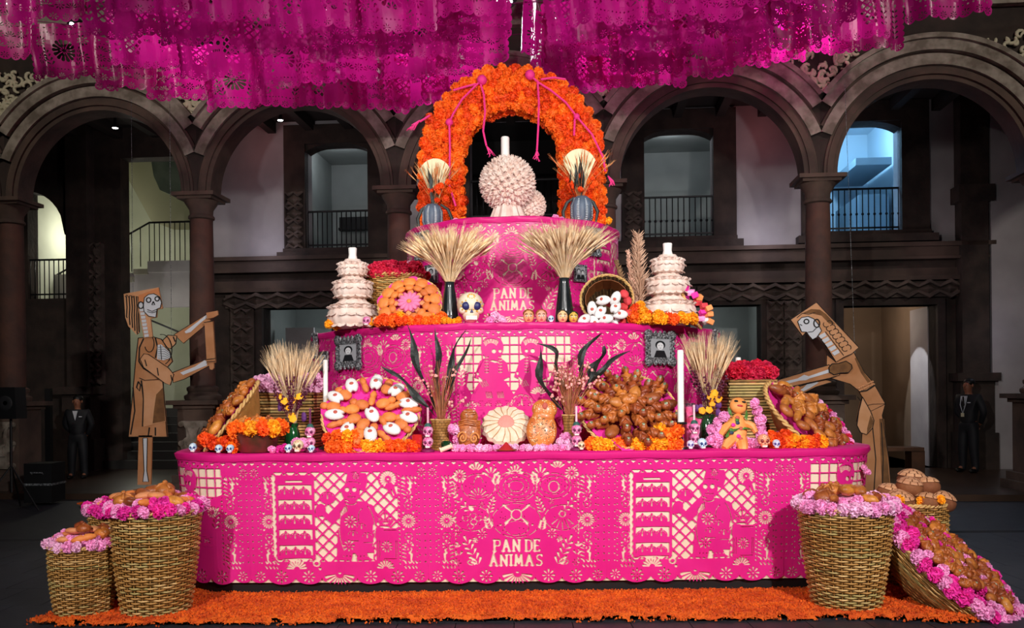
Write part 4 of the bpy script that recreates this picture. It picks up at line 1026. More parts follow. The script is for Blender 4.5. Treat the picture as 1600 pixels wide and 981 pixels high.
# --- skulls
def skull_parts(cm, em, dm):
    m = MB().blob((0, .01, .62), (.42, .5, .4), 18, 12); m.blob((0, -.2, .3), (.27, .26, .26), 14, 9)
    m.blob((-.26, -.28, .42), (.13, .14, .12), 10, 7); m.blob((.26, -.28, .42), (.13, .14, .12), 10, 7)
    out = [('cranium', m.mesh('cranium', cm, True))]
    for sx in (-1, 1): out.append(('eye_socket', MB().blob((sx*.17, -.42, .55), (.125, .08, .13), 12, 8).mesh('eye_socket', em, True)))
    out.append(('nose', MB().prism([(-.05, .34), (.05, .34), (0, .46)], -.49, -.38).mesh('nose', em, False)))
    t = MB()
    for k in range(6): t.box(-.17 + k*.058, -.122 + k*.058, -.475 + abs(k-2.5)*.02, -.38, .12, .24)
    out.append(('teeth', t.mesh('teeth', SKIN_W, False)))
    d = MB(); rnd = random.Random(4)
    for k in range(9):
        a = k*2*PI/9; d.blob((.1*math.cos(a), -.37 + .05*math.sin(a), .84 + .07*math.sin(a)), (.035, .03, .035), 6, 4)
    for sx in (-1, 1):
        for k in range(8):
            a = k*2*PI/8; d.blob((sx*.17 + .165*math.cos(a), -.42, .55 + .165*math.sin(a)), (.028, .03, .028), 6, 4)
    out.append(('painted_petals', d.mesh('painted_petals', dm, True))); return out
def pm(n, c, **k): return mat(n, c, .45, **k)
SK = {'blue': skull_parts(pm('sky_blue_paint', '#8fc7e8', var='#dfe9f2', vscale=2.5), pm('dark_blue_paint', '#203a7c'), pm('white_paint', '#f2f2f0')),
      'pink': skull_parts(pm('pink_paint', '#f0b9d4', var='#e06aa8', vscale=2.5), pm('plum_paint', '#6a1147'), pm('magenta_paint', '#d6217f')),
      'cream': skull_parts(pm('cream_paint', '#eadcbc', var='#e0c48c', vscale=2), pm('brown_paint', '#5a3a20'), pm('red_paint', '#c0303a')),
      'big': skull_parts(pm('ivory_paint', '#efe3c8', var='#e8c9a8', vscale=1.6), pm('indigo_paint', '#272a63'), pm('gold_paint', '#e7ac2a')),
      'orange': skull_parts(pm('coral_paint', '#ee8a63', var='#f2a884', vscale=2.2), pm('dark_red_paint', '#8a2a28'), pm('cream_dot_paint', '#f6e6c6')),
      'white': skull_parts(pm('sugar_white_paint', '#eceaf2', var='#c9c6e6', vscale=3), pm('violet_paint', '#4b3a8c'), pm('lilac_paint', '#9a6fc0'))}
def skull(kind, loc, s_, label, rz=0, group=None):
    t = thing('sugar_skull', label, 'skull', loc, (0, 0, rz), group)
    for nm, me in SK[kind]: o = put(nm, me, t); 
    t.scale = (s_,)*3; return t
# --- clay doll heads
def doll_head(px, py, d, s_, label, skin, hair):
    t = thing('clay_doll_bust', label, 'clay bust', W(px, py, d)); k = s_
    MB().blob((0, 0, k*.5), (k*.4, k*.4, k*.5), 14, 10).obj('face', mat('clay_' + skin.strip('#'), skin, .5), t)
    MB().blob((0, k*.1, k*.72), (k*.43, k*.38, k*.34), 12, 8).obj('hair', mat('hair_' + hair.strip('#'), hair, .5), t)
    for sx in (-1, 1):
        e = MB().blob((sx*k*.15, -k*.37, k*.52), (k*.08, k*.04, k*.06), 8, 6).obj('eye', SKIN_W, t); MB().blob((sx*k*.15, -k*.41, k*.52), (k*.035, k*.02, k*.04), 6, 5).obj('pupil', INK, e)
        MB().tube([(sx*k*.06, -k*.39, k*.64), (sx*k*.16, -k*.39, k*.68), (sx*k*.26, -k*.34, k*.64)], k*.02, 5).obj('brow', INK, t)
    MB().blob((0, -k*.42, k*.4), (k*.05, k*.06, k*.08), 8, 6).obj('nose', mat('clay_' + skin.strip('#'), skin, .5), t)
    MB().blob((0, -k*.37, k*.24), (k*.12, k*.04, k*.045), 8, 5).obj('mouth', mat('lip_red', '#c0303c', .4), t)
    return t
# --- candles and frames
def candle(px0, d, z, h, r, label, wax=None):
    t = thing('candle', label, 'candle', on(px0, d, z)); MB().lathe([(r, 0), (r, h*.97), (r*.85, h), (r*.3, h*.985)], 16).obj('wax', wax or WAX, t); MB().tube([(0, 0, h*.98), (.002, 0, h + .015)], .0015, 4).obj('wick', INK, t); return t
SILV = mat('embossed_tin', '#b9bec2', .3, metal=.75, var='#34373a', vscale=60, bump=.8, bscale=90); PHG = [mat('photo_grey_%d' % i, c, .4) for i, c in enumerate(('#1c1d20', '#55575b', '#9b9ea2', '#d4d6d8'))]
def portrait(m, w_, h_, style):
    """flat print: head, hair and shoulders in greys"""
    y = -.013
    def disc(cx, cz, rx, rz, mi, dy): m.add([(cx + rx*math.cos(2*PI*k/18), y - dy, cz + rz*math.sin(2*PI*k/18)) for k in range(18)], [tuple(range(17, -1, -1))[::-1]], mi)
    m.add([(-w_/2, y, -h_/2), (w_/2, y, -h_/2), (w_/2, y, h_/2), (-w_/2, y, h_/2)], [(0, 1, 2, 3)], 2 if style else 3)
    heads = ((0, .1),) if style != 2 else ((-.2, .12), (.2, .05))
    for hx_, hz in heads:
        k = 1 if style != 2 else .7
        disc(hx_*w_, (hz + .06)*h_, .25*w_*k, .22*h_*k, 0, .0010); m.add([(hx_*w_ - .34*w_*k, y - .0012, -h_/2), (hx_*w_ + .34*w_*k, y - .0012, -h_/2), (hx_*w_ + .2*w_*k, y - .0012, -.12*h_), (hx_*w_ - .2*w_*k, y - .0012, -.12*h_)], [(0, 1, 2, 3)], 0 if style else 1)
        disc(hx_*w_, hz*h_, .17*w_*k, .19*h_*k, 3 if style else 2, .0016)
        for sx in (-1, 1): disc(hx_*w_ + sx*.07*w_*k, (hz + .03)*h_, .025*w_, .012*h_, 0, .002)
        disc(hx_*w_, (hz - .1)*h_, .05*w_*k, .014*h_, 1, .002)
def picture(label, loc, rz, w_, h_, style, ornate=True, tip=0):
    t = thing('picture_frame', label, 'picture', loc, (tip, 0, rz)); b = w_*.15
    m = MB().box(-w_/2, -w_/2 + b, -.016, 0, -h_/2, h_/2).box(w_/2 - b, w_/2, -.016, 0, -h_/2, h_/2).box(-w_/2 + b, w_/2 - b, -.016, 0, h_/2 - b, h_/2).box(-w_/2 + b, w_/2 - b, -.016, 0, -h_/2, -h_/2 + b)
    if ornate:
        for k in range(7):
            x = -w_/2 + w_*k/6; m.blob((x, -.014, h_/2), (w_*.06, .012, w_*.07), 6, 5); m.blob((x, -.014, -h_/2), (w_*.06, .012, w_*.07), 6, 5)
            z = -h_/2 + h_*k/6; m.blob((-w_/2, -.014, z), (w_*.055, .012, w_*.06), 6, 5); m.blob((w_/2, -.014, z), (w_*.055, .012, w_*.06), 6, 5)
    m.obj('frame', SILV, t)
    if ornate:
        for sx in (-1, 1):
            for sz in (-1, 1): MB().lathe([(w_*.13, 0), (w_*.13, .012), (w_*.07, .02), (.001, .018)], 14).obj('corner_boss', SILV, t, (sx*w_*.45, -.012, sz*h_*.45), (PI/2, 0, 0))
    q = MB(); portrait(q, w_ - 2*b + .01, h_ - 2*b + .01, style); q.obj('photograph', PHG, t, smooth=False); return t
# ------------------------------------------------------------------ on top: flower arch
def archpt(t, R_, zs, leg):
    """t in 0..1 along leg, half circle, leg -> (x, z, nx, nz)"""
    L_ = 2*leg + PI*R_; q = t*L_
    if q < leg: return (-R_, zs - leg + q, -1, 0)
    if q < leg + PI*R_: a = PI - (q - leg)/R_; return (R_*math.cos(a), zs + R_*math.sin(a), math.cos(a), math.sin(a))
    return (R_, zs - (q - leg - PI*R_), 1, 0)
ar = thing('flower_arch', 'tall arch covered in orange marigolds crowning the altar', 'flower arch', (.02, 9.45, Z3 + .014))
RM, ZSP, LEG, HT, HD = .735, .80, .80, .19, .13
m = MB(); n = 60; vs, fs = [], []
for i in range(n + 1):
    x, z, nx, nz = archpt(i/n, RM, ZSP, LEG)
    for (dr, dy) in ((-HT, -HD), (HT, -HD), (HT, HD), (-HT, HD)): vs.append((x + nx*dr, dy, z + nz*dr))
for i in range(n):
    for k in range(4): fs.append((i*4+k, (i+1)*4+k, (i+1)*4+(k+1) % 4, i*4+(k+1) % 4))
fs += [(0, 1, 2, 3), (n*4+3, n*4+2, n*4+1, n*4)]
m.add(vs, fs).obj('frame', mat('arch_core', '#e2560d', .9, bump=.8, bscale=30), ar)
NA = 37; st = MB(); cnt = 0
sect = [(HT*1.0, .06), (HT*.98, -HD*.75), (HT*.62, -HD), (HT*.22, -HD*1.08), (-HT*.2, -HD*1.08), (-HT*.6, -HD), (-HT*.98, -HD*.7), (-HT*1.0, .08)]
for i in range(NA):
    for k, (dr, dy) in enumerate(sect):
        t = (i + .25 + .5*(k % 2) + jit(.12)) / NA; x, z, nx, nz = archpt(min(.995, max(.005, t)), RM, ZSP, LEG)
        bloom('oooooddd', (x + nx*(dr + jit(.012)), dy + jit(.012), z + nz*(dr + jit(.012))), .064, 'marigold', ar)
for i in range(NA):                                   # the far side, never seen singly
    for (dr, dy) in ((HT*.7, HD), (.0, HD*1.05), (-HT*.7, HD)):
        x, z, nx, nz = archpt((i + .5)/NA, RM, ZSP, LEG); st.blob((x + nx*dr, dy, z + nz*dr), (.065, .05, .065), 7, 5)
o = st.obj('back_blooms', ORANGE, ar); o['kind'] = 'stuff'
CORD = mat('pink_cord', '#ef2d86', .7)
def cordset(label, balls, cords, tassels):
    d = 9.22; t = thing('tassel_cord', label, 'cord', W(*balls[0][:2], d)); o0 = t.location.copy()
    for (px, py, r) in balls: q = W(px, py, d) - o0; MB().blob(q, (SZ(r, d),)*3, 12, 8, fun=lambda v: 1 + .06*math.sin(9*v.x)*math.sin(9*v.z)).obj('pompon', CORD, t)
    for c in cords: MB().tube([W(px, py, d - (.0 if k % 2 else .01)) - o0 for k, (px, py) in enumerate(c)], .011, 6).obj('cord', CORD, t)
    for (px, py, dx) in tassels:
        p = W(px, py, d) - o0; m = MB()
        for k in range(9): m.tube([p, p + Vector((dx*.03 + jit(.025), jit(.015), -.05)), p + Vector((dx*.05 + jit(.045), jit(.02), -.1 + jit(.015)))], [.007, .006, .003], 4)
        m.obj('tassel', CORD, t)
cordset('pink cord with pompons and tassels on the left half of the flower arch', [(753, 125, 8), (702, 191, 6)], [[(753, 125), (744, 133), (722, 155), (708, 178), (702, 191), (703, 230), (702, 290), (712, 322)], [(750, 128), (756, 148), (758, 175), (755, 205), (760, 228)], [(744, 131), (725, 136), (708, 141)], [(672, 180), (656, 190)]], [(760, 228, 1), (656, 188, -2)])
cordset('pink cord with pompons and tassels on the right half of the flower arch', [(828, 117, 8), (901, 182, 5)], [[(828, 117), (840, 128), (862, 142), (884, 160), (901, 182), (925, 210), (942, 245), (946, 268)], [(840, 126), (842, 160), (841, 200), (839, 235)], [(898, 186), (897, 212)], [(845, 124), (866, 121), (884, 124)]], [(839, 235, 0), (950, 275, 1)])
# white sugar ball with candle, and a smaller one beside it
def spiky(label, px, py, d, r, base=True, flat=1.0, cand=True):
    t = thing('sugar_ball', label, 'sugar ball', Vector((W(px, py, d).x, d, Z3 + .014))); zc = W(px, py, d).z - t.location.z
    MB().blob((0, 0, zc), (r*.88, r*.88*flat, r*.88), 20, 14).obj('core', PETAL, t); m = MB(); N_ = 210
    for k in range(N_):
        z = 1 - 2*(k + .5)/N_; a = k*2.39996; q = math.sqrt(1 - z*z); nrm = Vector((q*math.cos(a), q*math.sin(a), z)); p = Vector((nrm.x, nrm.y*flat, nrm.z))*r*.86
        tx = nrm.cross(Vector((jit(1), jit(1), jit(1)))).normalized(); ty = nrm.cross(tx); s_ = r*.155
        b = [p + tx*s_*math.cos(g)*(.9) + ty*s_*math.sin(g)*.9 for g in (0, 1.57, 3.14, 4.71)]; tip = [x_ + nrm*r*.1 + (x_ - p)*.55 for x_ in b]
        for g in range(4):
            h_ = (g + 1) % 4; mid = (tip[g] + tip[h_])/2 + nrm*r*.05; m.add([b[g], b[h_], mid, p], [(0, 1, 2), (1, 3, 2), (3, 0, 2)])
    o = m.obj('sugar_petals', PETAL, t, (0, 0, zc), smooth=False); o['kind'] = 'stuff'
    if base: MB().lathe([(r*.62, 0), (r*.66, .04), (r*.5, zc - r*.95), (r*.4, zc - r*.7)], 26, rfun=lambda a, i: 1 + .07*math.cos(13*a)).obj('foot', PETAL, t)
    if cand: MB().lathe([(.042, 0), (.042, .2), (.035, .21), (.03, .205)], 14).obj('candle', WAX, t, (-.02, 0, zc + r*.9))
PETAL = mat('pinkish_sugar_paste', '#eedbd0', .7, var='#e6c8ba', vscale=12)
spiky('large white spiky sugar ball with a candle under the flower arch', 793, 287, 8.95, .285)
spiky('smaller white spiky sugar ball low beside the large one', 826, 322, 9.1, .18, False, .8, False)
# ribbed grey jars with dried bouquets before the arch legs
JAR = mat('blue_grey_clay', '#5f6c7e', .5, var='#4b5666', vscale=8); BEAD = mat('pale_beads', '#b9c0c6', .4)
def beaded_jar(label, px, d, wpx, hpx):
    t = thing('beaded_jar', label, 'vase', on(px, d, Z3 + .014)); r, h = SZ(wpx/2, d), SZ(hpx, d)
    MB().lathe([(r*.8, 0), (r, h*.2), (r, h*.7), (r*.75, h*.93), (r*.5, h), (r*.45, h*.98)], 32, rfun=lambda a, i: 1 + .05*math.cos(8*a)).obj('body', JAR, t); b = MB()
    for k in range(8):
        a = 2*PI*(k + .5)/8
        for q in range(14):
            z = h*(.06 + .86*q/14); rr = r*(.83 + .2*min(1, q/3)) if q < 10 else r*(1.03 - .07*(q - 9)); b.tube([(rr*math.cos(a - .1), rr*math.sin(a - .1), z), (rr*1.02*math.cos(a), rr*1.02*math.sin(a), z), (rr*math.cos(a + .1), rr*math.sin(a + .1), z)], .006, 4)
    o = b.obj('bead_rows', BEAD, t); return t
def dried_bouquet(label, px, d, z, h, mirror=1, seed=1):
    t = thing('dried_bouquet', label, 'bouquet', on(px, d, z)); rnd = random.Random(seed)
    m = MB()                                                     # cream fan of grass
    for k in range(60):
        a = (k/59 - .5)*1.25; a *= 1.75; m.tube([(0, .03, .0), (math.sin(a)*h*.16, .03, h*.42), (math.sin(a)*h*.33, .03, h*.58 + math.cos(a)*h*.38)], [.004, .007, .004], 4, cap=False)
    o = m.obj('grass_fan', mat('cream_grass', '#efe3b8', .7), t)
    put('wheat', wheat_mesh(34, h*.75, h*.5, seed, mat('rust_straw', '#e0713a', .7, var='#d6a46a', vscale=10), hs=.9), t, (0, -.03, 0))
    for k in range(7):
        o = put('dried_leaf', leaf_mesh(h*rnd.uniform(.5, .85), .018, rnd.uniform(-.5, .5), seed*10 + k), t, (rnd.uniform(-.04, .04), -.05, 0), (rnd.uniform(-.25, .25), rnd.uniform(-.6, .6), rnd.uniform(0, 3)))
    for k in range(9): bloom('d', (rnd.uniform(-.16, .16), -.05 - rnd.random()*.04, rnd.uniform(.05, h*.45)), .03, 'flower', t)
    for sx, L_ in ((-1, .3), (1, .24)):
        MB().tube([(sx*.06, -.04, .02), (sx*.13, -.05, -.03), (sx*.17, -.05, -.12), (sx*.15, -.05, -L_)], [.012, .016, .018, .008], 6).obj('drooping_leaf', BLACKL, t)
    return t
beaded_jar('blue-grey beaded jar before the left leg of the flower arch', 676, 8.95, 31, 36); beaded_jar('blue-grey beaded jar before the right leg of the flower arch', 909, 8.8, 34, 42)
dried_bouquet('dried bouquet with cream grass fan before the left leg of the flower arch', 680, 8.98, Z3 + .22, .52, 1, 3); dried_bouquet('dried bouquet with cream grass fan before the right leg of the flower arch', 906, 8.85, Z3 + .25, .54, -1, 8)
bloom_row([(712, 347), (720, 349), (727, 344), (736, 346), (868, 342), (876, 345), (950, 352)], 8.75, 6, 'yl', 'small pale flower lying at the foot of the flower arch', 'flowers at the foot of the arch', Z3)
# ------------------------------------------------------------------ middle ledge
ZM = Z2 + .014
def tower(label, px, d, segs, cand=True, seed=1):
    """stack of fluted sugar rings with petal collars"""
    t = thing('sugar_tower', label, 'sugar tower', on(px, d, ZM)); z = 0; rnd = random.Random(seed)
    for (r, h) in segs:
        n = 17; prof = [(r*.62, 0), (r*.9, h*.12), (r, h*.3), (r*.98, h*.55), (r*.8, h*.78), (r*.55, h*.92), (r*.5, h)]
        s_ = MB().lathe(prof, 56, rfun=lambda a, i: 1 + .07*abs(math.cos(n*a/2))).obj('sugar_ring', PETAL, t, (0, 0, z))
        for (zz, rr, up) in ((h*.80, r*.8, -.1), (h*.16, r*.9, -.35), (h*.5, r*1.0, -.3), (h*.66, r*.93, .1)):
            m = MB()
            for k in range(n):
                a = 2*PI*(k + rnd.uniform(-.2, .2))/n; w_ = r*.17
                c, q = Vector((math.cos(a), math.sin(a), 0)), Vector((-math.sin(a), math.cos(a), 0)); p = c*rr + Vector((0, 0, zz))
                e = p + c*r*.13 + Vector((0, 0, up*r*.5)); m.add([p - q*w_, p + q*w_, e + q*w_*.9 + Vector((0, 0, .01)), e + c*.012, e - q*w_*.9 + Vector((0, 0, .01)), p - q*w_ + Vector((0, 0, -.012)), p + q*w_ + Vector((0, 0, -.012))], [(0, 1, 2, 3, 4), (5, 4, 3), (6, 3, 2), (5, 3, 6)])
            m.obj('petal_collar', PETAL, s_, smooth=False)
        z += h
    MB().lathe([(segs[-1][0]*.35, 0), (segs[-1][0]*.27, .05), (segs[-1][0]*.3, .11), (segs[-1][0]*.25, .115)], 16).obj('candle_stub', WAX, t, (0, 0, z - .01)); return t
tower('white sugar tower beside the red-flower basket at left', 552, 8.05, [(.215, .27), (.17, .20), (.128, .155)], seed=2)
tower('white sugar tower right of the pampas grass', 1044, 7.95, [(.235, .27), (.185, .19), (.14, .165)], seed=5)
# basket with crimson flowers behind the orange tray
b = basket('round basket topped with crimson flowers behind the tray of orange breads', on(620, 8.34, ZM), .23, .27, .5, rings=30, bulge=.02, fill=(CRIM, .06))
flower_ring(b, .26, .52, 22, .05, 'c', .02); flower_ring(b, .15, .57, 12, .055, 'cc', .03); flower_ring(b, .22, .56, 16, .05, 'cc', .03)
bloom_row([(640, 417), (652, 417), (630, 418)], 8.3, 7, 'p', 'pale pink flower on top of the crimson flower basket', 'pale flowers on the crimson basket')
# tray of orange breads with a pink centre
def tray(label, pl, r, cloth=True, ry=None, deep=.07, lab_cloth=None, ths=.012, skirt=.03):
    t = thing('woven_tray', label, 'tray', pl.o, pl.rot()); th = .009
    put('woven_body', weave_mesh(lambda q: (r*(.45 + .55*q), -deep*(1 - q)**1.2 - .02), 12, th, 64, 32, seed=int(r*500), inner=False), t)
    MB().lathe([(.01, -deep - .025), (r*.5, -deep - .024), (r*.98, -.02)], 40, cap=False).obj('bottom', W2, t); put('rim', rim_mesh(r, -.01, ths), t)
    if cloth:
        m = MB(); n = 64; vs = [(0, 0, -deep*.55)]; rnd = random.Random(int(r*900))
        for k in range(n):
            a = 2*PI*k/n; vs.append((r*.55*math.cos(a), r*.55*math.sin(a), -deep*.5 + jit(.006)))
        for k in range(n):
            a = 2*PI*k/n; q = r*(.97 + skirt*max(0, math.cos(4*a + .4))**3*2.4); vs.append((q*math.cos(a), q*math.sin(a), .004 + .012*math.sin(9*a)))
        m.add(vs, [(0, 1 + k, 1 + (k+1) % n) for k in range(n)] + [(1 + k, 1 + n + k, 1 + n + (k+1) % n, 1 + (k+1) % n) for k in range(n)]).obj('cloth', CLOTH, t)
    if ry: t.scale = (1, ry, 1)
    return t
P = Plane(W(640, 474, 7.78), (-.05, -.86, .5)); tray('round tray of orange breads around a pink centre', P, .275)
for k in range(13):
    a = 2*PI*k/13 + .2; bread_at('rabbit', P.p(.205*math.cos(a), .205*math.sin(a), -.02), P.rot(a - PI/2 + PI, .25), (1.25, 1.0, .9), 'orange bread in the outer ring of the tray below crimson flowers', 'orange breads ring')
for k in range(8):
    a = 2*PI*k/8; bread_at('leaf', P.p(.115*math.cos(a), .115*math.sin(a), -.01), P.rot(a + PI/2, .15), .62, 'orange bread in the inner ring of the tray below crimson flowers', 'orange breads inner ring')
PKB = mat('pink_sugar_bread', '#f07fae', .7, bump=.3, bscale=80)
t = thing('pink_bread', 'round fluted pink bread at the middle of the tray of orange breads', 'bread', P.p(0, 0, -.005), P.rot())
MB().lathe([(.1, 0), (.09, .03), (.01, .035)], 40).obj('body', PKB, t); pme = MB().blob((0, .058, .035), (.024, .055, .022), 10, 8, fun=lambda d: 1 - .25*max(0, -d.y)).mesh('petal', PKB, True)
for k in range(13): put('petal', pme, t, None, (0, 0, 2*PI*k/13))
MB().blob((0, 0, .045), (.022, .022, .012), 10, 6).obj('button', COOKIE, t)
t.scale = (.95,)*3
# black cone vases with wheat
VP = [(.085, 0), (.083, .05), (.075, .14), (.074, .145), (.068, .2), (.067, .205), (.055, .3), (.045, .36), (.042, .40), (.046, .41), (.036, .405), (.03, .3)]
for lab, px, d, hh, seed in (('left', 703, 7.78, 1.0, 4), ('right', 882, 7.75, 1.06, 6)):
    t = lathe_thing('cone_vase', 'black cone-shaped clay vase, the %s one of two on the middle ledge' % lab, 'vase', on(px, d, ZM), [(r, z*.93*hh) for r, z in VP], BLACKV, 32)
    w_ = thing('wheat_bunch', 'spreading bunch of dried wheat in the %s black cone vase' % lab, 'bouquet', on(px, d, ZM + .37*hh))
    o = put('wheat', wheat_mesh(210, .37, .28, seed, WHEAT, .03, hs=1.25, hw=.010), w_); o['kind'] = 'stuff'
    o = put('stalks', wheat_mesh(80, .26, .16, seed + 9, WHEAT, .03, hs=1.3, hw=.010), w_); o['kind'] = 'stuff'
skull('big', on(735, 7.62, ZM), .27, 'big painted skull with dark blue eyes beside the left black vase', R(8))
bloom_row([(702, 503), (709, 504), (715, 500), (696, 500)], 7.6, 6, 'y', 'small yellow-green flower beside the big painted skull', 'flowers beside the big skull', ZM)
bloom_row([(771, 497), (778, 500), (766, 505), (787, 505)], 7.62, 8, 'lp', 'pink flower right of the big painted skull', 'pink flowers right of the skull', ZM)
t = thing('dark_lily', 'dark red pointed flower right of the big painted skull', 'flower', on(768, 7.62, ZM))
for a, L_ in ((-.5, .1), (.2, .13), (.7, .12), (1.0, .09)): put('petal', leaf_mesh(L_, .02, .3, int(a*10) + 40, mat('dark_red_petal', '#7a1d22', .5)), t, None, (0, a, 0))
for (px, py, d, s_, lab, sk, hr) in ((826, 508, 7.55, .115, 'clay doll head left of three beside the right black vase', '#eaa878', '#8a4a20'), (846, 508, 7.55, .115, 'pink-cheeked clay doll head nearest the small blue skull', '#f0a58e', '#a85c32'), (879, 508, 7.55, .11, 'clay doll head in front of the right black vase', '#eec08c', '#2e2a22'), (896, 508, 7.58, .10, 'dark-haired clay doll head beside the tipped basket', '#d8b04e', '#20301c')):
    p = on(px, d, ZM); o = doll_head(px, py, d, s_, lab, sk, hr); o.location = p
skull('blue', on(861, 7.52, ZM), .062, 'small blue skull between the clay doll heads')
t = thing('chilli', 'dark dried chilli standing behind the small blue skull', 'chilli', on(858, 7.66, ZM)); MB().tube([(0, 0, 0), (-.03, 0, .07), (-.07, 0, .16)], [.014, .012, .002], 8).obj('pod', mat('dried_chilli', '#5a1426', .4), t)
# tipped bucket basket with white and red breads
Pb = Plane(W(948, 470, 7.75), (-.12, -.93, .33))
t = basket('tipped wooden-slat basket spilling white and red breads', Pb.o - Pb.n*.34 + Vector((0, 0, .02)), .17, .222, .34, Pb.rot(), rings=30, bulge=0)
for k in range(16):
    a = 2*PI*k/16; MB().box(-.038, .038, -.002, .002, -.16, .16).obj('slat', mat('brown_slat', '#9a5a2c', .6, var='#7c431d', vscale=8), t, (.183*math.cos(a), .183*math.sin(a), .17), (0, 0, a + PI/2), smooth=False)
for (px, py) in ((925, 478), (943, 466), (938, 484), (962, 462), (961, 478), (912, 497), (947, 495), (928, 500), (968, 488), (958, 496)):
    bread_at('white', W(px, py, 7.62 + jit(.05)) - Vector((0, .02, .03)), Pb.rot(random.uniform(0, 6), jit(.4)), .92, 'white sugared bread with a red dot in the tipped slat basket', 'white breads in the tipped basket')
for (px, py) in ((975, 458), (980, 468), (974, 478), (980, 488), (934, 492), (952, 504), (938, 506), (970, 500), (920, 507), (952, 470)):
    bread_at('red', W(px, py, 7.68 + jit(.03)) - Vector((0, .02, .02)), Pb.rot(random.uniform(0, 6), jit(.4)), .75, 'red sugared bread in the tipped slat basket', 'red breads in the tipped basket')
# pampas plumes
def plume(m, base, tip, wd, seed, n=420, m2=None):
    rnd = random.Random(seed); base, tip = Vector(base), Vector(tip); ax = tip - base
    m.tube([base, tip], [.006, .003], 5)
    for k in range(n):
        t = rnd.uniform(.25, 1.0); p = base + ax*t; a = rnd.uniform(0, 2*PI); ln = wd*(1.15 - .75*t)*rnd.uniform(.5, 1.2)
        e = p + Vector((math.cos(a)*ln, math.sin(a)*ln*.7, ln*.9)); m.tube([p, (p + e)/2 + Vector((math.cos(a), math.sin(a), 0))*ln*.12, e], [.003, .0045, .0012], 3, cap=False)
t = thing('pampas_grass', 'beige pampas grass plumes between the tipped basket and the white tower', 'grass', on(996, 8.0, ZM))
for nm, tx, ty, bx, wd, seed, col in (('plume', 996, 366, 1000, .12, 3, '#c8a186'), ('short_plume', 962, 408, 995, .06, 5, '#8c6a4a'), ('thin_plume', 980, 392, 998, .05, 9, '#d9aa93')):
    m = MB(); plume(m, on(bx, 8.0, ZM) - t.location, W(tx, ty, 8.0) - t.location, wd, seed, 420 if wd > .1 else 260); o = m.obj(nm, mat('pampas_' + nm, col, .8), t); o['kind'] = 'stuff'
# basket side with sugar cubes at far right
Pc = Plane(W(1082, 482, 7.98), (.86, -.3, .42)); t = tray('small basket leaning outward at the right end of the middle ledge', Pc, .19, True)
for (px, py, kk) in ((1070, 449, 'h'), (1080, 457, 'l'), (1086, 461, 'h'), (1092, 464, 'o'), (1100, 479, 'c'), (1107, 482, 'o'), (1108, 491, 'o'), (1097, 498, 'l'), (1103, 501, 'p'), (1109, 502, 'o'), (1098, 488, 'h'), (1090, 472, 'c')):
    p = W(px, py, 7.85 + jit(.04)); cm = {'h': HPINK, 'l': LPINK, 'o': mat('orange_sugar', '#f39a5a', .7), 'c': REDSUG, 'p': SUGAR}[kk]; s_ = .03
    mm = MB().box(-s_, s_, -s_, s_, -s_*.8, s_*.8); o = mm.obj('sugar_cube', cm, None, p, (jit(.5), jit(.5), jit(1)), smooth=False); b_ = o.modifiers.new('b', 'BEVEL'); b_.width = .008; b_.segments = 2
    tag(o, {'h': 'hot pink', 'l': 'light pink', 'o': 'orange', 'c': 'red', 'p': 'white'}[kk] + ' sugar cube on the leaning basket at the right end', 'sweet', 'sugar cubes at the right end')
# flowers along the middle ledge
bloom_row([(515 + k*9.5, 508 - k*.9) for k in range(9)], 7.95, 7.5, 'yyoo', 'marigold bloom at the foot of the left white sugar tower', 'marigolds under the left tower', ZM)
bloom_row([(594 + k*10, 503) for k in range(10)] , 7.6, 8.5, 'oodd', 'marigold bloom under the front edge of the orange bread tray', 'marigolds under the orange tray', ZM)
bloom_row([(600 + k*14, 497) for k in range(3)] + [(680, 497), (692, 494)], 7.68, 9, 'oyd', 'marigold bloom under the front edge of the orange bread tray', 'marigolds under the orange tray', ZM)
bloom_row([(988 + k*9.5, 497 + (k % 2)*4) for k in range(11)] + [(992, 484), (1003, 486), (1012, 490), (1000, 478), (1030, 492)], 7.68, 9, 'oyyd', 'marigold bloom between the tipped basket and the right white tower', 'marigolds before the right tower', ZM)
skull('pink', on(573, 7.72, ZM), .085, 'pinkish skull at the foot of the left white sugar tower'); skull('cream', on(588, 7.7, ZM), .08, 'cream skull beside the tray of orange breads')
skull('pink', on(1100, 7.95, ZM), .085, 'pinkish skull at the right end of the middle ledge')
# pictures on the top and middle tiers
def on_wall(label, plan_r, px, py, wpx, hpx, style, ornate=True, tip=0):
    """hang flat on the round tier wall at a pixel"""
    cx, cy = (CX - .02, CY) if plan_r < 1.5 else (CX, CY); a = W(px, py, 1.0); dx, dz = a.x, a.z - CZ; r = plan_r + .03
    A_, B_, C_ = dx*dx + 1, -2*(dx*cx + cy), cx*cx + cy*cy - r*r; disc = B_*B_ - 4*A_*C_
    t = (-B_ - math.sqrt(max(0, disc)))/(2*A_); x, y = dx*t, t; rz = math.atan2(x - cx, -(y - cy)); cz = max(.4, math.cos(rz + math.atan2(x, y)))
    return picture(label, (x, y, CZ + dz*t), rz, SZ(wpx, t)/cz, SZ(hpx, t), style, ornate, tip)
on_wall('dark photo in an ornate tin frame, upper left on the top tier', 1.1, 661, 384, 20, 40, 1); on_wall('small photo of a woman leaning on the top tier by the left wheat', 1.1, 675, 428, 19, 29, 0, False)
on_wall('photo in an ornate tin frame, upper right on the top tier', 1.1, 926, 378, 20, 42, 1); on_wall('small photo of two people in dark clothes beside the right black vase', 1.1, 906, 427, 20, 27, 2, False)
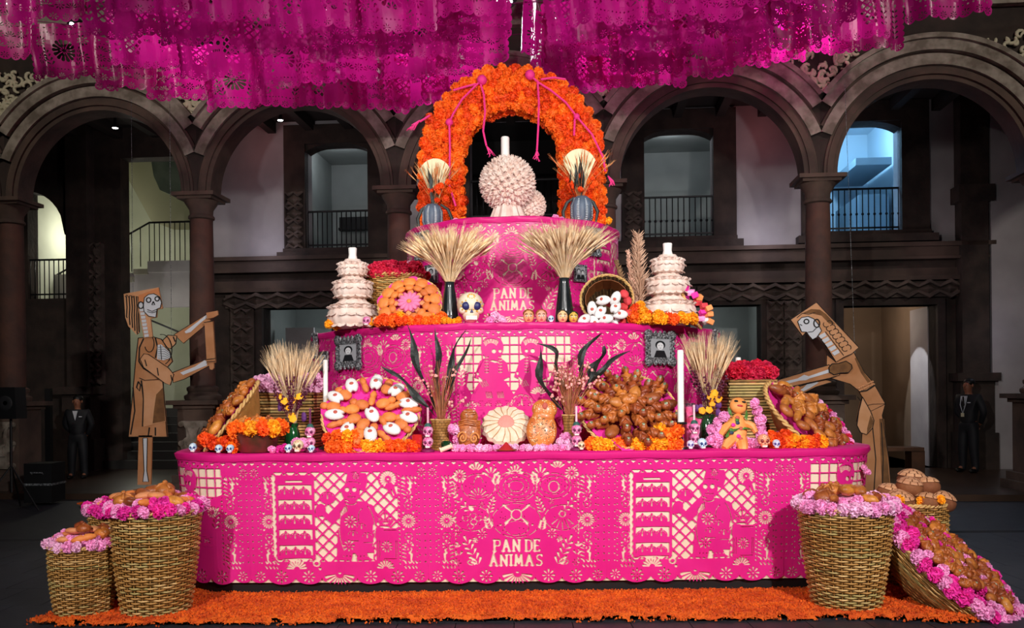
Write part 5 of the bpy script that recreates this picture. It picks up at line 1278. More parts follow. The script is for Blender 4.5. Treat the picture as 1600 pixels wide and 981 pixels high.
on_wall('ornate tin-framed portrait left of the black leaves on the middle tier', 2.085, 546, 551, 36, 45, 1); on_wall('narrow framed photo behind the left tall candle', 2.085, 507, 564, 14, 30, 0, False); on_wall('frame seen edge-on at the left end of the middle tier', 2.085, 494, 540, 10, 38, 1)
on_wall('ornate tin-framed portrait of a dark-haired woman on the right of the middle tier', 2.085, 1030, 544, 42, 47, 1); on_wall('narrow framed photo above the wheat on the right of the middle tier', 2.085, 1089, 550, 18, 30, 0, False); on_wall('frame seen edge-on at the right end of the middle tier', 2.085, 1116, 535, 10, 40, 1)
# ------------------------------------------------------------------ lower ledge
ZL = Z1 + .014
def lean(px, py, d, n): return Plane(W(px, py, d), n)
# big round tray, white and orange breads
P = lean(579, 645, 7.16, (.02, -.74, .67)); tray('big round tray of white sugared breads and orange breads', P, .385, True, deep=.06)
def on_tray(P, cx, cy, ox, oy, k): return P.hit(ox + cx/k, oy + cy/k)
for (cx, cy) in ((395,240),(645,205),(845,285),(230,360),(970,420),(220,535),(600,530),(975,560),(345,690),(805,680),(585,735)):
    u, v = on_tray(P, cx, cy, 490, 570, 6.54); bread_at('white', P.p(u, v, .0), P.rot(math.atan2(v, u) - PI/2 + jit(.3), jit(.1)), 1.12, 'white sugared bread with a red dot on the big round tray', 'white breads on the big tray')
for i, (cx, cy) in enumerate(((520,215),(755,245),(310,310),(605,355),(475,415),(735,400),(830,430),(180,440),(370,470),(1000,475),(800,550),(390,575),(240,615),(495,640),(620,655),(725,610),(915,635),(460,745),(725,745),(930,330))):
    u, v = on_tray(P, cx, cy, 490, 570, 6.54); bread_at('rabbit' if i % 3 else 'finger', P.p(u, v, -.012), P.rot(math.atan2(v, u) - PI/2 + jit(.35), jit(.1)), 1.02 if i != 14 else .7, 'orange bread on the big round tray of white breads', 'orange breads on the big tray')
for k in range(26):
    a, q = random.uniform(0, 6.28), .33*math.sqrt(random.random()); bloom('h', P.p(q*math.cos(a), q*math.sin(a), -.022), .022, 'flower', None, 'small hot pink flower between the breads of the big round tray', 'pink flowers on the big tray')
# big tray of glazed dolls
P = lean(982, 640, 7.16, (-.02, -.74, .67)); tray('big round tray heaped with glazed brown bread figures', P, .385, True, deep=.06, skirt=.07)
for (n, r, s_, w_, a0) in ((17, .315, 1.0, .0, .1), (12, .20, 1.05, .035, .3), (6, .095, 1.0, .07, 0), (1, 0, 1.0, .1, 0)):
    for k in range(n):
        a = a0 + 2*PI*k/n + jit(.08); rr = r*random.uniform(.93, 1.05); kd = random.choice(('doll', 'doll', 'doll', 'doll', 'doll', 'twist', 'bun'))
        bread_at(kd, P.p(rr*math.cos(a), rr*math.sin(a)*.98, w_ - .01), P.rot(a - PI/2 + jit(.35), .3 if r else 0), [s_*random.uniform(.9, 1.05), s_*random.uniform(1.1, 1.3), s_], {'doll': 'glazed bread figure with a tiny face', 'twist': 'glazed brown ridged knot bread', 'bun': 'plain glazed oval bun'}[kd] + ' on the right big tray', 'glazed breads on the right tray')
# marigolds in front of and under the trays
def heap(x0, x1, y0, y1, d, r, n, keys, label, group):
    bloom_row([(x0 + (x1-x0)*(k + .5)/n + jit(3), random.uniform(y0, y1)) for k in range(n)], d, r, keys, label, group, ZL)
heap(512, 655, 700, 703, 6.94, 11.5, 12, 'oody', 'marigold bloom under the front of the left big tray', 'marigolds under the left tray'); heap(508, 560, 680, 690, 6.98, 13, 4, 'yod', 'marigold bloom under the front of the left big tray', 'marigolds under the left tray')
heap(918, 1062, 700, 703, 6.94, 11.5, 12, 'oyyo', 'marigold bloom under the front of the right big tray', 'marigolds under the right tray'); heap(1022, 1064, 672, 690, 6.98, 13, 5, 'ooy', 'marigold bloom under the front of the right big tray', 'marigolds under the right tray')
heap(1205, 1290, 688, 699, 7.0, 11.5, 9, 'ody', 'marigold bloom before the leaning basket of buns', 'marigolds before the right basket'); heap(1200, 1245, 676, 684, 7.08, 10, 4, 'd', 'marigold bloom before the leaning basket of buns', 'marigolds before the right basket')
heap(318, 378, 684, 702, 7.0, 11, 8, 'odd', 'orange marigold bloom beside the clay pot at left', 'marigolds beside the clay pot')
# centre: three show breads on pink blossom
t = thing('bread_doll', 'brown glazed bread figure with spiral wings, left of three centre breads', 'bread', W(731, 706, 7.0), (R(-18), 0, 0)); t.location.z = ZL
t.rotation_euler = (R(-14), R(4), 0)
m = MB().blob((0, 0, .14), (.095, .05, .14), 18, 14, fun=lambda d: 1 - .22*math.exp(-(d.x/.16)**2)*max(0, -d.z)**2); m.blob((-.01, 0, .27), (.072, .05, .065), 16, 10); m.obj('body', GLAZE, t)
for sx in (-1, 1):
    m = MB(); m.tube([(sx*(.045 + .038*(1 - q)*math.cos(q*11)), -.052 + .01*q, .09 + .05*(1 - q)*math.sin(q*11)) for q in [i/24 for i in range(25)]], .007, 6); m.obj('spiral', mat('pale_glaze', '#d98f52', .3, coat=.5), t)
m = MB()
for q, zz in enumerate((.19, .205, .222)): m.tube([(-.085, -.02, zz), (-.03, -.052, zz + .012), (.04, -.052, zz + .004), (.08, -.02, zz + .015)], .009, 6)
m.obj('shawl', GLAZE, t); m = MB().tube([(-.05, -.042, .285), (-.01, -.054, .275), (.035, -.045, .29)], .006, 6).tube([(-.055, -.035, .305), (-.01, -.05, .30), (.04, -.035, .312)], .006, 6); m.obj('hair_strands', GLAZE, t)
t = thing('scallop_bread', 'pale round fluted bread with a pink centre, middle of three centre breads', 'bread', on(791, 7.1, ZL + .04), (R(48), 0, 0)); RB = .2
prof = [(RB*.96, 0), (RB, .02), (RB*.93, .05), (RB*.6, .075), (RB*.32, .078), (.005, .07)]
MB().lathe(prof, 120, rfun=lambda a, i: 1 + (.035 if i < 4 else .0)*math.cos(16*a)).obj('crust', PALEB, t, (0, RB*.85, 0))
for k in range(16):
    a = 2*PI*(k + .5)/16 + jit(.06); MB().tube([(RB*.3*math.cos(a), RB*.3*math.sin(a), .079), (RB*.62*math.cos(a + .08), RB*.62*math.sin(a + .08), .074), (RB*.93*math.cos(a), RB*.93*math.sin(a), .05)], [.002, .004, .003], 5).obj('groove', mat('baked_groove', '#b9855a', .7), t, (0, RB*.85, 0))
MB().blob((0, 0, .07), (RB*.36, RB*.36, .02), 16, 8, fun=lambda d: 1 + .06*math.sin(13*math.atan2(d.y, d.x))).obj('pink_sugar', mat('pink_crumb', '#f09a8e', .8, bump=.5, bscale=90), t, (0, RB*.85, 0))
t = thing('sesame_bread', 'large orange-brown seeded bread figure, right of three centre breads', 'bread', on(844, 6.98, ZL), (R(-14), R(5), 0))
SEED = mat('orange_baked_crust', '#df8840', .4, var='#c4652a', vscale=14, coat=.2)
MB().blob((0, 0, .155), (.12, .05, .155), 20, 14).blob((.008, 0, .27), (.09, .045, .06), 16, 8).obj('body', SEED, t); MB().blob((.012, 0, .325), (.1, .047, .085), 18, 10).obj('head', SEED, t)
m = MB(); rnd = random.Random(5)
for k in range(150):
    a, q = rnd.uniform(0, 6.28), math.sqrt(rnd.random())*.88; x, z = .12*q*math.cos(a), .155*q*math.sin(a); y = -.05*math.sqrt(max(0, 1 - q*q)) - .001; m.blob((x, y, z + .155), (.0055, .003, .0035), 5, 3)
for k in range(50):
    a, q = rnd.uniform(0, 6.28), math.sqrt(rnd.random())*.85; x, z = .1*q*math.cos(a) + .012, .085*q*math.sin(a) + .325; y = -.047*math.sqrt(max(0, 1 - q*q)) - .001; m.blob((x, y, z), (.0055, .003, .0035), 5, 3)
o = m.obj('sesame_seeds', mat('sesame', '#f0cf9c', .5), t); o['kind'] = 'stuff'
m = MB()
for k in range(40):
    a, q = rnd.uniform(0, 6.28), math.sqrt(rnd.random())*.8; x, z = .12*q*math.cos(a), .155*q*math.sin(a); y = -.05*math.sqrt(max(0, 1 - q*q)) - .002; b_ = rnd.uniform(0, 3); m.tube([(x, y, z + .155), (x + .015*math.cos(b_), y, z + .155 + .015*math.sin(b_))], .0025, 4)
o = m.obj('herb_sprigs', mat('dark_herb', '#4c4a30', .7), t); o['kind'] = 'stuff'
MB().blob((.012, -.045, .345), (.022, .012, .028), 10, 7).obj('red_face', REDDOT, t)
heap(705, 760, 700, 706, 6.95, 6, 8, 'lp', 'light pink flower at the foot of the three centre breads', 'pink flowers before the centre breads'); heap(760, 890, 700, 706, 6.96, 6, 16, 'lp', 'light pink flower at the foot of the three centre breads', 'pink flowers before the centre breads')
heap(872, 896, 680, 700, 7.0, 7, 5, 'lp', 'light pink flower right of the seeded bread', 'pink flowers by the seeded bread'); heap(704, 716, 655, 695, 7.06, 7, 4, 'lp', 'light pink flower left of the spiral bread figure', 'pink flowers by the spiral bread')
t = thing('spice_dish', 'small dish with a red powder cone in front of the centre breads', 'dish', on(791, 6.9, ZL)); MB().lathe([(.05, 0), (.085, .008), (.08, .012), (.01, .01)], 24).obj('dish', mat('red_clay_dish', '#8c3a1e', .5), t); MB().lathe([(.06, .01), (.035, .035), (.004, .07)], 20).obj('powder_cone', mat('red_powder', '#b3151f', .9), t)
# woven vases with reeds, pink sprigs and black leaves
WV = mat('woven_cane', '#b98445', .6, var='#8f6128', vscale=20)
def cane_vase(label, px, d, wpx, hpx, blab, seed, leaves, pink):
    t = thing('woven_vase', label, 'vase', on(px, d, ZL)); r, h = SZ(wpx/2, d), SZ(hpx, d); prof = lambda q: (r*(.92 - .22*math.sin(PI*min(1, q*1.15))*q + .05*(q > .9)), h*q)
    m = MB(); rows = 11; seg = 16
    for i in range(rows):
        q0, q1 = i/rows, (i + .86)/rows
        for k in range(seg):
            a0 = 2*PI*(k + .5*(i % 2))/seg; a1 = a0 + 2*PI/seg*.9; vs = []
            for q in (q0, q1):
                rr, z = prof(q)
                for a in (a0, (a0 + a1)/2, a1): vs.append((rr*math.cos(a), rr*math.sin(a), z))
            for q in (q0, q1):
                rr, z = prof(q)
                for a in (a0, (a0 + a1)/2, a1): vs.append(((rr - .008)*math.cos(a), (rr - .008)*math.sin(a), z))
            m.add(vs, [(0, 1, 4, 3), (1, 2, 5, 4), (3, 4, 10, 9), (4, 5, 11, 10), (0, 6, 7, 1), (1, 7, 8, 2), (0, 3, 9, 6), (2, 8, 11, 5)])
    m.obj('cane_weave', WV, t, smooth=False); MB().lathe([(prof(q)[0] - .006, prof(q)[1]) for q in (0, .3, .6, .9, 1)], 24).obj('liner', mat('liner_brown', '#5c3c1b', .9), t); put('rim', rim_mesh(prof(1)[0], h, .006), t)
    b = thing('leaf_bouquet', blab, 'bouquet', on(px, d, ZL + h)); rnd = random.Random(seed); zb = b.location
    o = put('reeds', wheat_mesh(46, .5, .14, seed, STRAWR, .03, head=False), b); o['kind'] = 'stuff'
    for i, (bx, by, mx, my, tx, ty, w_) in enumerate(leaves):
        A_, M_, T_ = (W(bx, by, d + .05) - zb, W(mx, my, d + .03) - zb, W(tx, ty, d + .03) - zb); m = MB(); n = 12; vs = []
        for k in range(n + 1):
            q = k/n; p = A_*(1-q)**2 + M_*2*q*(1-q) + T_*q*q + Vector((SZ(3.5, d)*math.sin(9*q + 2*i)*min(1, 3*q), SZ(3, d)*math.sin(7*q + i), 0)); tg = ((M_ - A_)*(1-q) + (T_ - M_)*q).normalized(); sd = tg.cross(Vector((0, 1, 0))).normalized(); ww = SZ(w_*.85, d)*max(.05, math.sin(PI*min(1, .04 + q*.95))**.8)*(1 + .35*math.sin(11*q + i)); tw = 1.0*math.sin(5*q + i*2)
            e = (sd*math.cos(tw) + Vector((0, 1, 0))*math.sin(tw))*ww; vs += [p - e, p + Vector((0, -.4*ww, 0)), p + e, p + Vector((0, .25*ww, 0))]
        m.add(vs, [(4*k + j, 4*k + (j+1) % 4, 4*k + 4 + (j+1) % 4, 4*k + 4 + j) for k in range(n) for j in range(4)]); m.obj('black_leaf', BLACKL, b, smooth=35)
    m = MB(); m2 = MB()
    for k in range(pink):
        e = Vector((rnd.uniform(-.17, .22), rnd.uniform(-.05, .05), rnd.uniform(.1, .42))); m.tube([(0, 0, -.02), e*.5, e], .002, 3, cap=False)
        for q in range(5): p = e + Vector((rnd.uniform(-.03, .03), rnd.uniform(-.02, .02), rnd.uniform(-.03, .03))); m2.blob(p, (.011, .009, .011), 6, 4)
    o = m.obj('sprig_stems', STRAWR, b); o['kind'] = 'stuff'; o = m2.obj('sprig_blossoms', mat('coral_blossom', '#ef8f92', .7, var='#f4b7a8', vscale=30), b); o['kind'] = 'stuff'; return t
cane_vase('brown woven cane vase left of the spiral bread figure', 689, 7.12, 32, 47, 'black leaves and reeds in the left woven vase', 3,
          [(685, 650, 655, 580, 634, 505, 7), (690, 650, 680, 570, 683, 512, 7), (694, 648, 695, 570, 727, 515, 6), (694, 640, 705, 600, 734, 528, 6), (680, 650, 640, 600, 600, 573, 6)], 10)
cane_vase('slim brown woven vase right of the seeded bread', 889, 7.14, 20, 52, 'black leaves and pink sprigs in the right woven vase', 8,
          [(878, 640, 835, 600, 843, 540, 7), (866, 596, 885, 545, 842, 536, 6), (882, 648, 875, 600, 868, 560, 5), (905, 620, 900, 545, 938, 520, 7), (915, 605, 935, 560, 948, 540, 8), (918, 608, 930, 575, 984, 548, 7)], 34)
# lidded square baskets with flower tops
def hamper(label, px, py0, py1, d, wpx, keys, m_, yaw=0, dep=.2):
    """woven box seen from the front with a bed of flowers on top"""
    b = on(px, d, ZL); h = W(px, py0, d).z - ZL - .06; w_ = SZ(wpx, d)/2; t = thing('woven_hamper', label, 'basket', b, (0, 0, yaw)); rnd = random.Random(int(px))
    m = MB(); rows = max(8, int(h/.024)); cols = 16
    for i in range(rows):
        z = h*(i + .5)/rows; mi = rnd.choice((0, 0, 1, 3, 2))
        for (p0, p1) in (((-w_, -dep), (w_, -dep)), ((w_, -dep), (w_, dep)), ((w_, dep), (-w_, dep)), ((-w_, dep), (-w_, -dep))):
            L_ = math.hypot(p1[0]-p0[0], p1[1]-p0[1]); nn = max(6, int(L_/.03)); nx, ny = (p1[1]-p0[1])/L_, -(p1[0]-p0[0])/L_
            m.tube([(p0[0] + (p1[0]-p0[0])*k/nn + nx*.005*(1 if (k + i) % 2 else -1), p0[1] + (p1[1]-p0[1])*k/nn + ny*.005*(1 if (k + i) % 2 else -1), z) for k in range(nn + 1)], h/rows*.48, 4, mi, cap=False)
    m.box(-w_ + .01, w_ - .01, -dep + .01, dep - .01, 0, h, 4); m.obj('woven_body', [W1, W2, W3, W4, WIN], t)
    MB().blob((0, 0, h), (w_*1.02, dep*1.02, .11), 20, 8).obj('flower_bed', m_, t)
    nx = int(w_*2/.055)
    for i in range(nx):
        for j in range(5): bloom(keys, (-w_ + .01 + (w_*2 - .02)*(i + .5)/nx + jit(.012), -dep + .02 + (dep*2 - .04)*j/4, h + .03 + .075*math.sin(PI*(j + .6)/5.2) + jit(.012)), .056, 'flower', t)
    return t
hamper('square woven hamper topped with pale pink flowers at left', 452, 602, 690, 7.72, 98, 'pp', PALEP, R(-6)); hamper('square woven hamper topped with crimson flowers at right', 1164, 582, 690, 7.75, 76, 'cc', CRIM, R(6))
bloom_row([(1140 + k*9, 580) for k in range(7)], 7.9, 5.5, 'p', 'pale pink flower at the back of the crimson hamper', 'pale flowers on the crimson hamper')
# glass vases with wheat and berry stems
def wild_bouquet(vlab, blab, px, d, wpx, hpx, hb, seed, col):
    r, h = SZ(wpx/2, d), SZ(hpx, d); lathe_thing('glass_vase', vlab, 'vase', on(px, d, ZL), [(r*.7, 0), (r, h*.3), (r, h*.6), (r*.7, h*.85), (r*.95, h), (r*.85, h*.99), (r*.6, h*.8)], col, 28)
    b = thing('wild_bouquet', blab, 'bouquet', on(px, d, ZL + h*.9)); rnd = random.Random(seed)
    o = put('wheat', wheat_mesh(110, hb, hb*.28, seed, WHEAT, .025, hs=1.5), b); o['kind'] = 'stuff'; o = put('berry_stems', berries_mesh(13, hb*.85, hb*.3, seed, mat('plum_berries', '#561531', .4), .0105, 9), b, (0, -.06, 0)); o['kind'] = 'stuff'
    for k in range(7):
        p = Vector((rnd.uniform(-.09, .09), -.06 - rnd.random()*.03, rnd.uniform(.03, hb*.5))); s_ = MB().lathe([(.026, 0), (.03, .01), (.012, .018), (.001, .02)], 14, rfun=lambda a, i: 1 + .1*math.cos(9*a)).obj('yellow_flower', YELLOW, b, p, (R(70), jit(.4), 0)); 
    for k in range(6): MB().blob((rnd.uniform(-.12, .14), -.05, rnd.uniform(.02, hb*.45)), (.022, .018, .03), 8, 6, fun=lambda v: 1 + .15*math.sin(9*v.x + 7*v.z)).obj('purple_flower', mat('purple_petals', '#5d2a6e', .7), b)
    put('green_leaf', leaf_mesh(.14, .02, -.4, seed, GREEN), b, (-.02, -.03, .0), (0, -1.1, 0))
GLASSG = mat('green_glass', '#0e5a2c', .08, coat=.5); GLASSD = mat('dark_green_glass', '#12321c', .08, var='#1c4a2a', vscale=9, coat=.5)
wild_bouquet('green glass vase before the pale pink hamper', 'wheat, plum berries and yellow flowers in the green glass vase', 457, 7.25, 24, 42, .5, 5, GLASSG)
wild_bouquet('dark green glass vase beside the right tall candle', 'wheat and plum berries in the dark green vase', 1106, 7.25, 28, 50, .52, 9, GLASSD)
# clay pot crowned with marigolds and round breads
t = thing('clay_pot', 'dark red clay pot crowned with marigolds and round breads', 'pot', on(401, 7.08, ZL)); MB().lathe([(.13, 0), (.15, .02), (.17, .1), (.185, .15), (.175, .17), (.16, .16)], 36).obj('body', mat('dark_red_clay', '#7a2a22', .45, var='#4a2a16', vscale=7, coat=.2), t); flower_ring(t, .175, .185, 13, .062, 'oody', .014); flower_ring(t, .1, .21, 7, .055, 'oy', .02)
for k, (x, y, z) in enumerate(((-.08, -.03, .225), (.02, -.06, .23), (.09, .02, .225), (-.01, .06, .235))): bread_at('bonebun', on(401, 7.08, ZL) + Vector((x, y, z - .03)), (0, 0, k), .9, 'round brown bun on the marigold-crowned clay pot', 'buns on the clay pot')
# leaning baskets at both ends
P = Plane(W(356, 652, 7.42), (-.74, -.28, .61)); tray('oval basket of glazed breads leaning outward at the left end', P, .38, True, deep=.16, ths=.016)
for k in range(34):
    a = k*2.4; q = .34*math.sqrt((k + .5)/34); kd = random.choice(('doll', 'twist', 'bun')); bread_at(kd, P.p(q*math.cos(a), q*math.sin(a), .0 + .03*(1 - q/.34)), P.rot(random.uniform(0, 6.28), jit(.3)), random.uniform(.85, 1.05), {'doll': 'glazed bread figure', 'twist': 'glazed knot bread', 'bun': 'glazed oval bun'}[kd] + ' in the leaning basket at the left end', 'breads in the left leaning basket')
P = Plane(W(1262, 652, 7.4), (.5, -.5, .7)); tray('oval basket of glossy buns leaning outward at the right end', P, .42, True, deep=.16, ths=.018)
for k in range(30):
    a = k*2.4 + 1; q = .35*math.sqrt((k + .5)/30); kd = random.choice(('bun', 'bun', 'loaf', 'bonebun', 'doll')); bread_at(kd, P.p(q*math.cos(a), q*math.sin(a), .03*(1 - q/.35)), P.rot(random.uniform(0, 6.28) if kd != 'bun' else R(40) + jit(.5), jit(.25)), random.uniform(.78, 1.0), {'bun': 'glossy oval bun', 'loaf': 'scored long loaf', 'bonebun': 'round bun with crossed strips', 'doll': 'glazed bread figure'}[kd] + ' in the leaning basket at the right end', 'breads in the right leaning basket')
for k in range(16):
    a = R(-95) + R(115)*k/15; bloom('lhcp', P.p(.41*math.cos(a), .41*math.sin(a), .01), .04, None, None, 'pink flower along the lower rim of the right leaning basket', 'pink flowers on the right leaning basket')
# bread doll laid on pink blossom
t = thing('flower_bread_doll', 'orange bread doll with painted flowers lying on pink blossoms at right', 'bread', on(1152, 7.02, ZL + .02), (R(-22), R(8), 0)); BRD = mat('doll_bread', '#f2a35c', .55, var='#e88f45', vscale=14)
m = MB().blob((0, 0, .13), (.075, .045, .14), 16, 12); m.tube([(-.05, 0, .2), (-.11, -.02, .12), (-.14, -.02, .06)], [.03, .032, .022], 8); m.tube([(.05, 0, .2), (.11, -.02, .17), (.14, -.02, .12)], [.03, .03, .02], 8); m.tube([(-.03, 0, .06), (-.08, -.02, 0), (-.11, -.03, -.05)], [.04, .04, .025], 8); m.tube([(.03, 0, .06), (.035, -.02, .0), (.04, -.03, -.05)], [.045, .045, .035], 8); m.obj('body', BRD, t)
h_ = MB().blob((0, 0, .335), (.072, .05, .07), 16, 10).obj('head', BRD, t)
for sx in (-1, 1): MB().blob((sx*.03, -.045, .355), (.018, .008, .009), 8, 5).obj('eye', INK, h_)
MB().blob((0, -.05, .318), (.025, .008, .008), 8, 5).obj('mouth', mat('lip_red', '#c0303c', .4), h_)
for k in range(9): MB().blob((jit(.07), -.045, .04 + .022*k), (.018, .008, .016), 7, 5).obj('painted_flower', (REDDOT, HPINK, mat('navy_sugar', '#243a52', .6), GREEN)[k % 4], t)
for k, (x0, z0) in enumerate(((-.05, .22), (.06, .2), (-.1, .03), (-.06, .08), (.02, .12))): put('green_leaf', leaf_mesh(.09, .014, .3, k + 60, GREEN), t, (x0, -.05, z0), (0, -.9 + .5*k, 0))
for (px, py) in [(1118 + 9.5*k, 698 - (k % 2)*4) for k in range(9)] + [(1112, 672), (1110, 688), (1122, 660), (1120, 682), (1186, 655), (1190, 668), (1192, 682), (1184, 642), (1178, 630), (1130, 650), (1126, 672), (1186, 695)]: bloom_row([(px, py)], 7.06, 8.5, 'll', 'light pink flower around the orange bread doll', 'pink flowers around the bread doll', ZL)
for (px, py) in ((425, 706), (437, 704), (445, 700), (455, 706), (463, 693), (472, 690)): bloom_row([(px, py)], 6.98, 7, 'hl', 'pink flower between the clay pot and the left big tray', 'pink flowers beside the clay pot', ZL)
# candles
candle(509, 7.35, ZL + .32, .41, .02, 'tall white candle rising above the left big tray'); lathe_thing('candle_stand', 'slim stand under the left tall candle', 'candle stand', on(509, 7.35, ZL), [(.06, 0), (.05, .015), (.012, .03), (.012, .3), (.03, .31), (.028, .318)], BLACKV)
candle(1064, 6.98, ZL + .21, .56, .026, 'tallest white candle, on a dark holder beside the right big tray'); lathe_thing('candle_stand', 'dark turned holder under the tallest white candle', 'candle stand', on(1064, 6.98, ZL), [(.06, 0), (.055, .015), (.015, .03), (.02, .08), (.012, .1), (.02, .14), (.014, .18), (.05, .195), (.05, .208)], BLACKV)
candle(1154, 7.9, ZL + .42, .32, .024, 'white candle behind the crimson hamper'); candle(1196, 7.85, ZL + .36, .34, .026, 'cream candle right of the crimson hamper', mat('cream_wax', '#e9c7a4', .5))
bloom_row([(1203, 604), (1206, 612), (1200, 598)], 7.8, 6, 'p', 'pale flower beside the cream candle', 'pale flowers by the cream candle')
t = lathe_thing('glass_candle', 'red glass candle cup beside the left big tray', 'candle', on(652, 6.95, ZL), [(.03, 0), (.038, .02), (.042, .13), (.037, .13), (.035, .11)], mat('red_glass', '#c92a2a', .1, coat=.5)); lathe_thing('glass_candle', 'small red glass cup left of the larger red cup', 'candle', on(640, 6.92, ZL), [(.02, 0), (.026, .01), (.028, .06), (.024, .06)], mat('red_glass', '#c92a2a', .1, coat=.5))
t = thing('wooden_reel', 'pale wooden spool lying beside the woven cane vase', 'spool', on(697, 6.92, ZL + .025), (0, R(70), R(10))); MB().lathe([(.024, -.05), (.024, -.04), (.018, -.038), (.018, .038), (.024, .04), (.024, .05)], 14).obj('spool', mat('pale_wood', '#e6d2b4', .6), t)
t = thing('dark_pot', 'small dark green pot behind the spool', 'pot', on(698, 7.02, ZL)); MB().lathe([(.03, 0), (.045, .03), (.045, .06), (.03, .075), (.025, .07)], 20).obj('body', GLASSD, t)
# skull candle holders: two skulls one above the other and a thin candle
def skull_candle(px, d, label, colour, wax):
    t = thing('skull_candle_holder', label, 'candle holder', on(px, d, ZL)); s_ = .095
    for k in range(2):
        for nm, me in SK[colour]: put(nm if k == 0 else 'upper_' + nm, me, t, (0, 0, .02 + .085*k), None, s_)
    MB().lathe([(.05, 0), (.05, .012), (.02, .025)], 18).obj('foot', mat('plum_clay', '#7a1b52', .5), t); MB().lathe([(.03, 0), (.024, .02), (.012, .03)], 14).obj('cup', mat('teal_clay', '#2c5a52', .5), t, (0, 0, .19)); MB().tube([(0, 0, .2), (0, 0, .34)], .009, 8).obj('candle', mat('wax_' + wax.strip('#'), wax, .5), t)
skull_candle(669, 6.93, 'purple-pink double skull candle holder left of the woven cane vase', 'pink', '#e9a3b8'); skull_candle(901, 6.95, 'pink double skull candle holder left of the glazed bread tray', 'pink', '#f0c4d2'); skull_candle(485, 7.0, 'dark pink double skull candle holder left of the big round tray', 'pink', '#6a2150'); skull_candle(1085, 7.08, 'double skull candle holder right of the tallest candle', 'pink', '#f0c4d2')
for (px, d, s_, kd, lab) in ((302, 7.05, .075, 'blue', 'leftmost small blue skull at the corner of the bottom tier'), (342, 6.92, .068, 'blue', 'small blue skull, first of two before the left marigolds'), (360, 6.92, .068, 'blue', 'small blue skull, second of two before the left marigolds'), (451, 6.9, .068, 'blue', 'small blue skull right of the clay pot'), (487, 6.88, .062, 'blue', 'small blue skull under the dark pink candle holder'), (466, 6.92, .1, 'cream', 'cream painted skull between two blue skulls'), (1097, 6.9, .085, 'blue', 'light blue skull below the tallest candle'), (1079, 6.9, .07, 'white', 'white painted skull at the foot of the tallest candle'), (1193, 6.95, .11, 'orange', 'coral painted skull right of the bread doll'), (1213, 6.92, .07, 'white', 'small white and violet skull before the right marigolds'), (908, 6.92, .07, 'cream', 'small cream skull at the left edge of the glazed bread tray'), (662, 7.1, .06, 'cream', 'small cream skull behind the red glass candle')):
    skull(kd, on(px, d, ZL), s_, lab, jit(.15))
t = thing('patterned_cloth', 'red and pink patterned cloth draped over a box behind the right tall candle', 'cloth', on(1088, 7.3, ZL)); MB().box(-.09, .09, -.06, .06, 0, .32).obj('cloth', mat('patterned_cloth', '#c2184a', .7, var='#ef6aa6', vscale=22), t, smooth=False); m = MB()
for k in range(7): m.tube([(-.06 + .02*k, -.065, .05 + .04*(k % 3)), (-.045 + .02*k, -.065, .12 + .03*(k % 2)), (-.07 + .02*k, -.065, .17 + .03*(k % 2))], .006, 5)
m.obj('scroll_print', LPINK, t)
t = thing('tin_cup', 'small shiny tin cup on the patterned cloth', 'cup', on(1078, 7.28, ZL + .32)); MB().lathe([(.03, 0), (.045, .03), (.04, .03), (.026, .004)], 20).obj('cup', mat('shiny_tin', '#c4cbd0', .2, metal=.9), t)
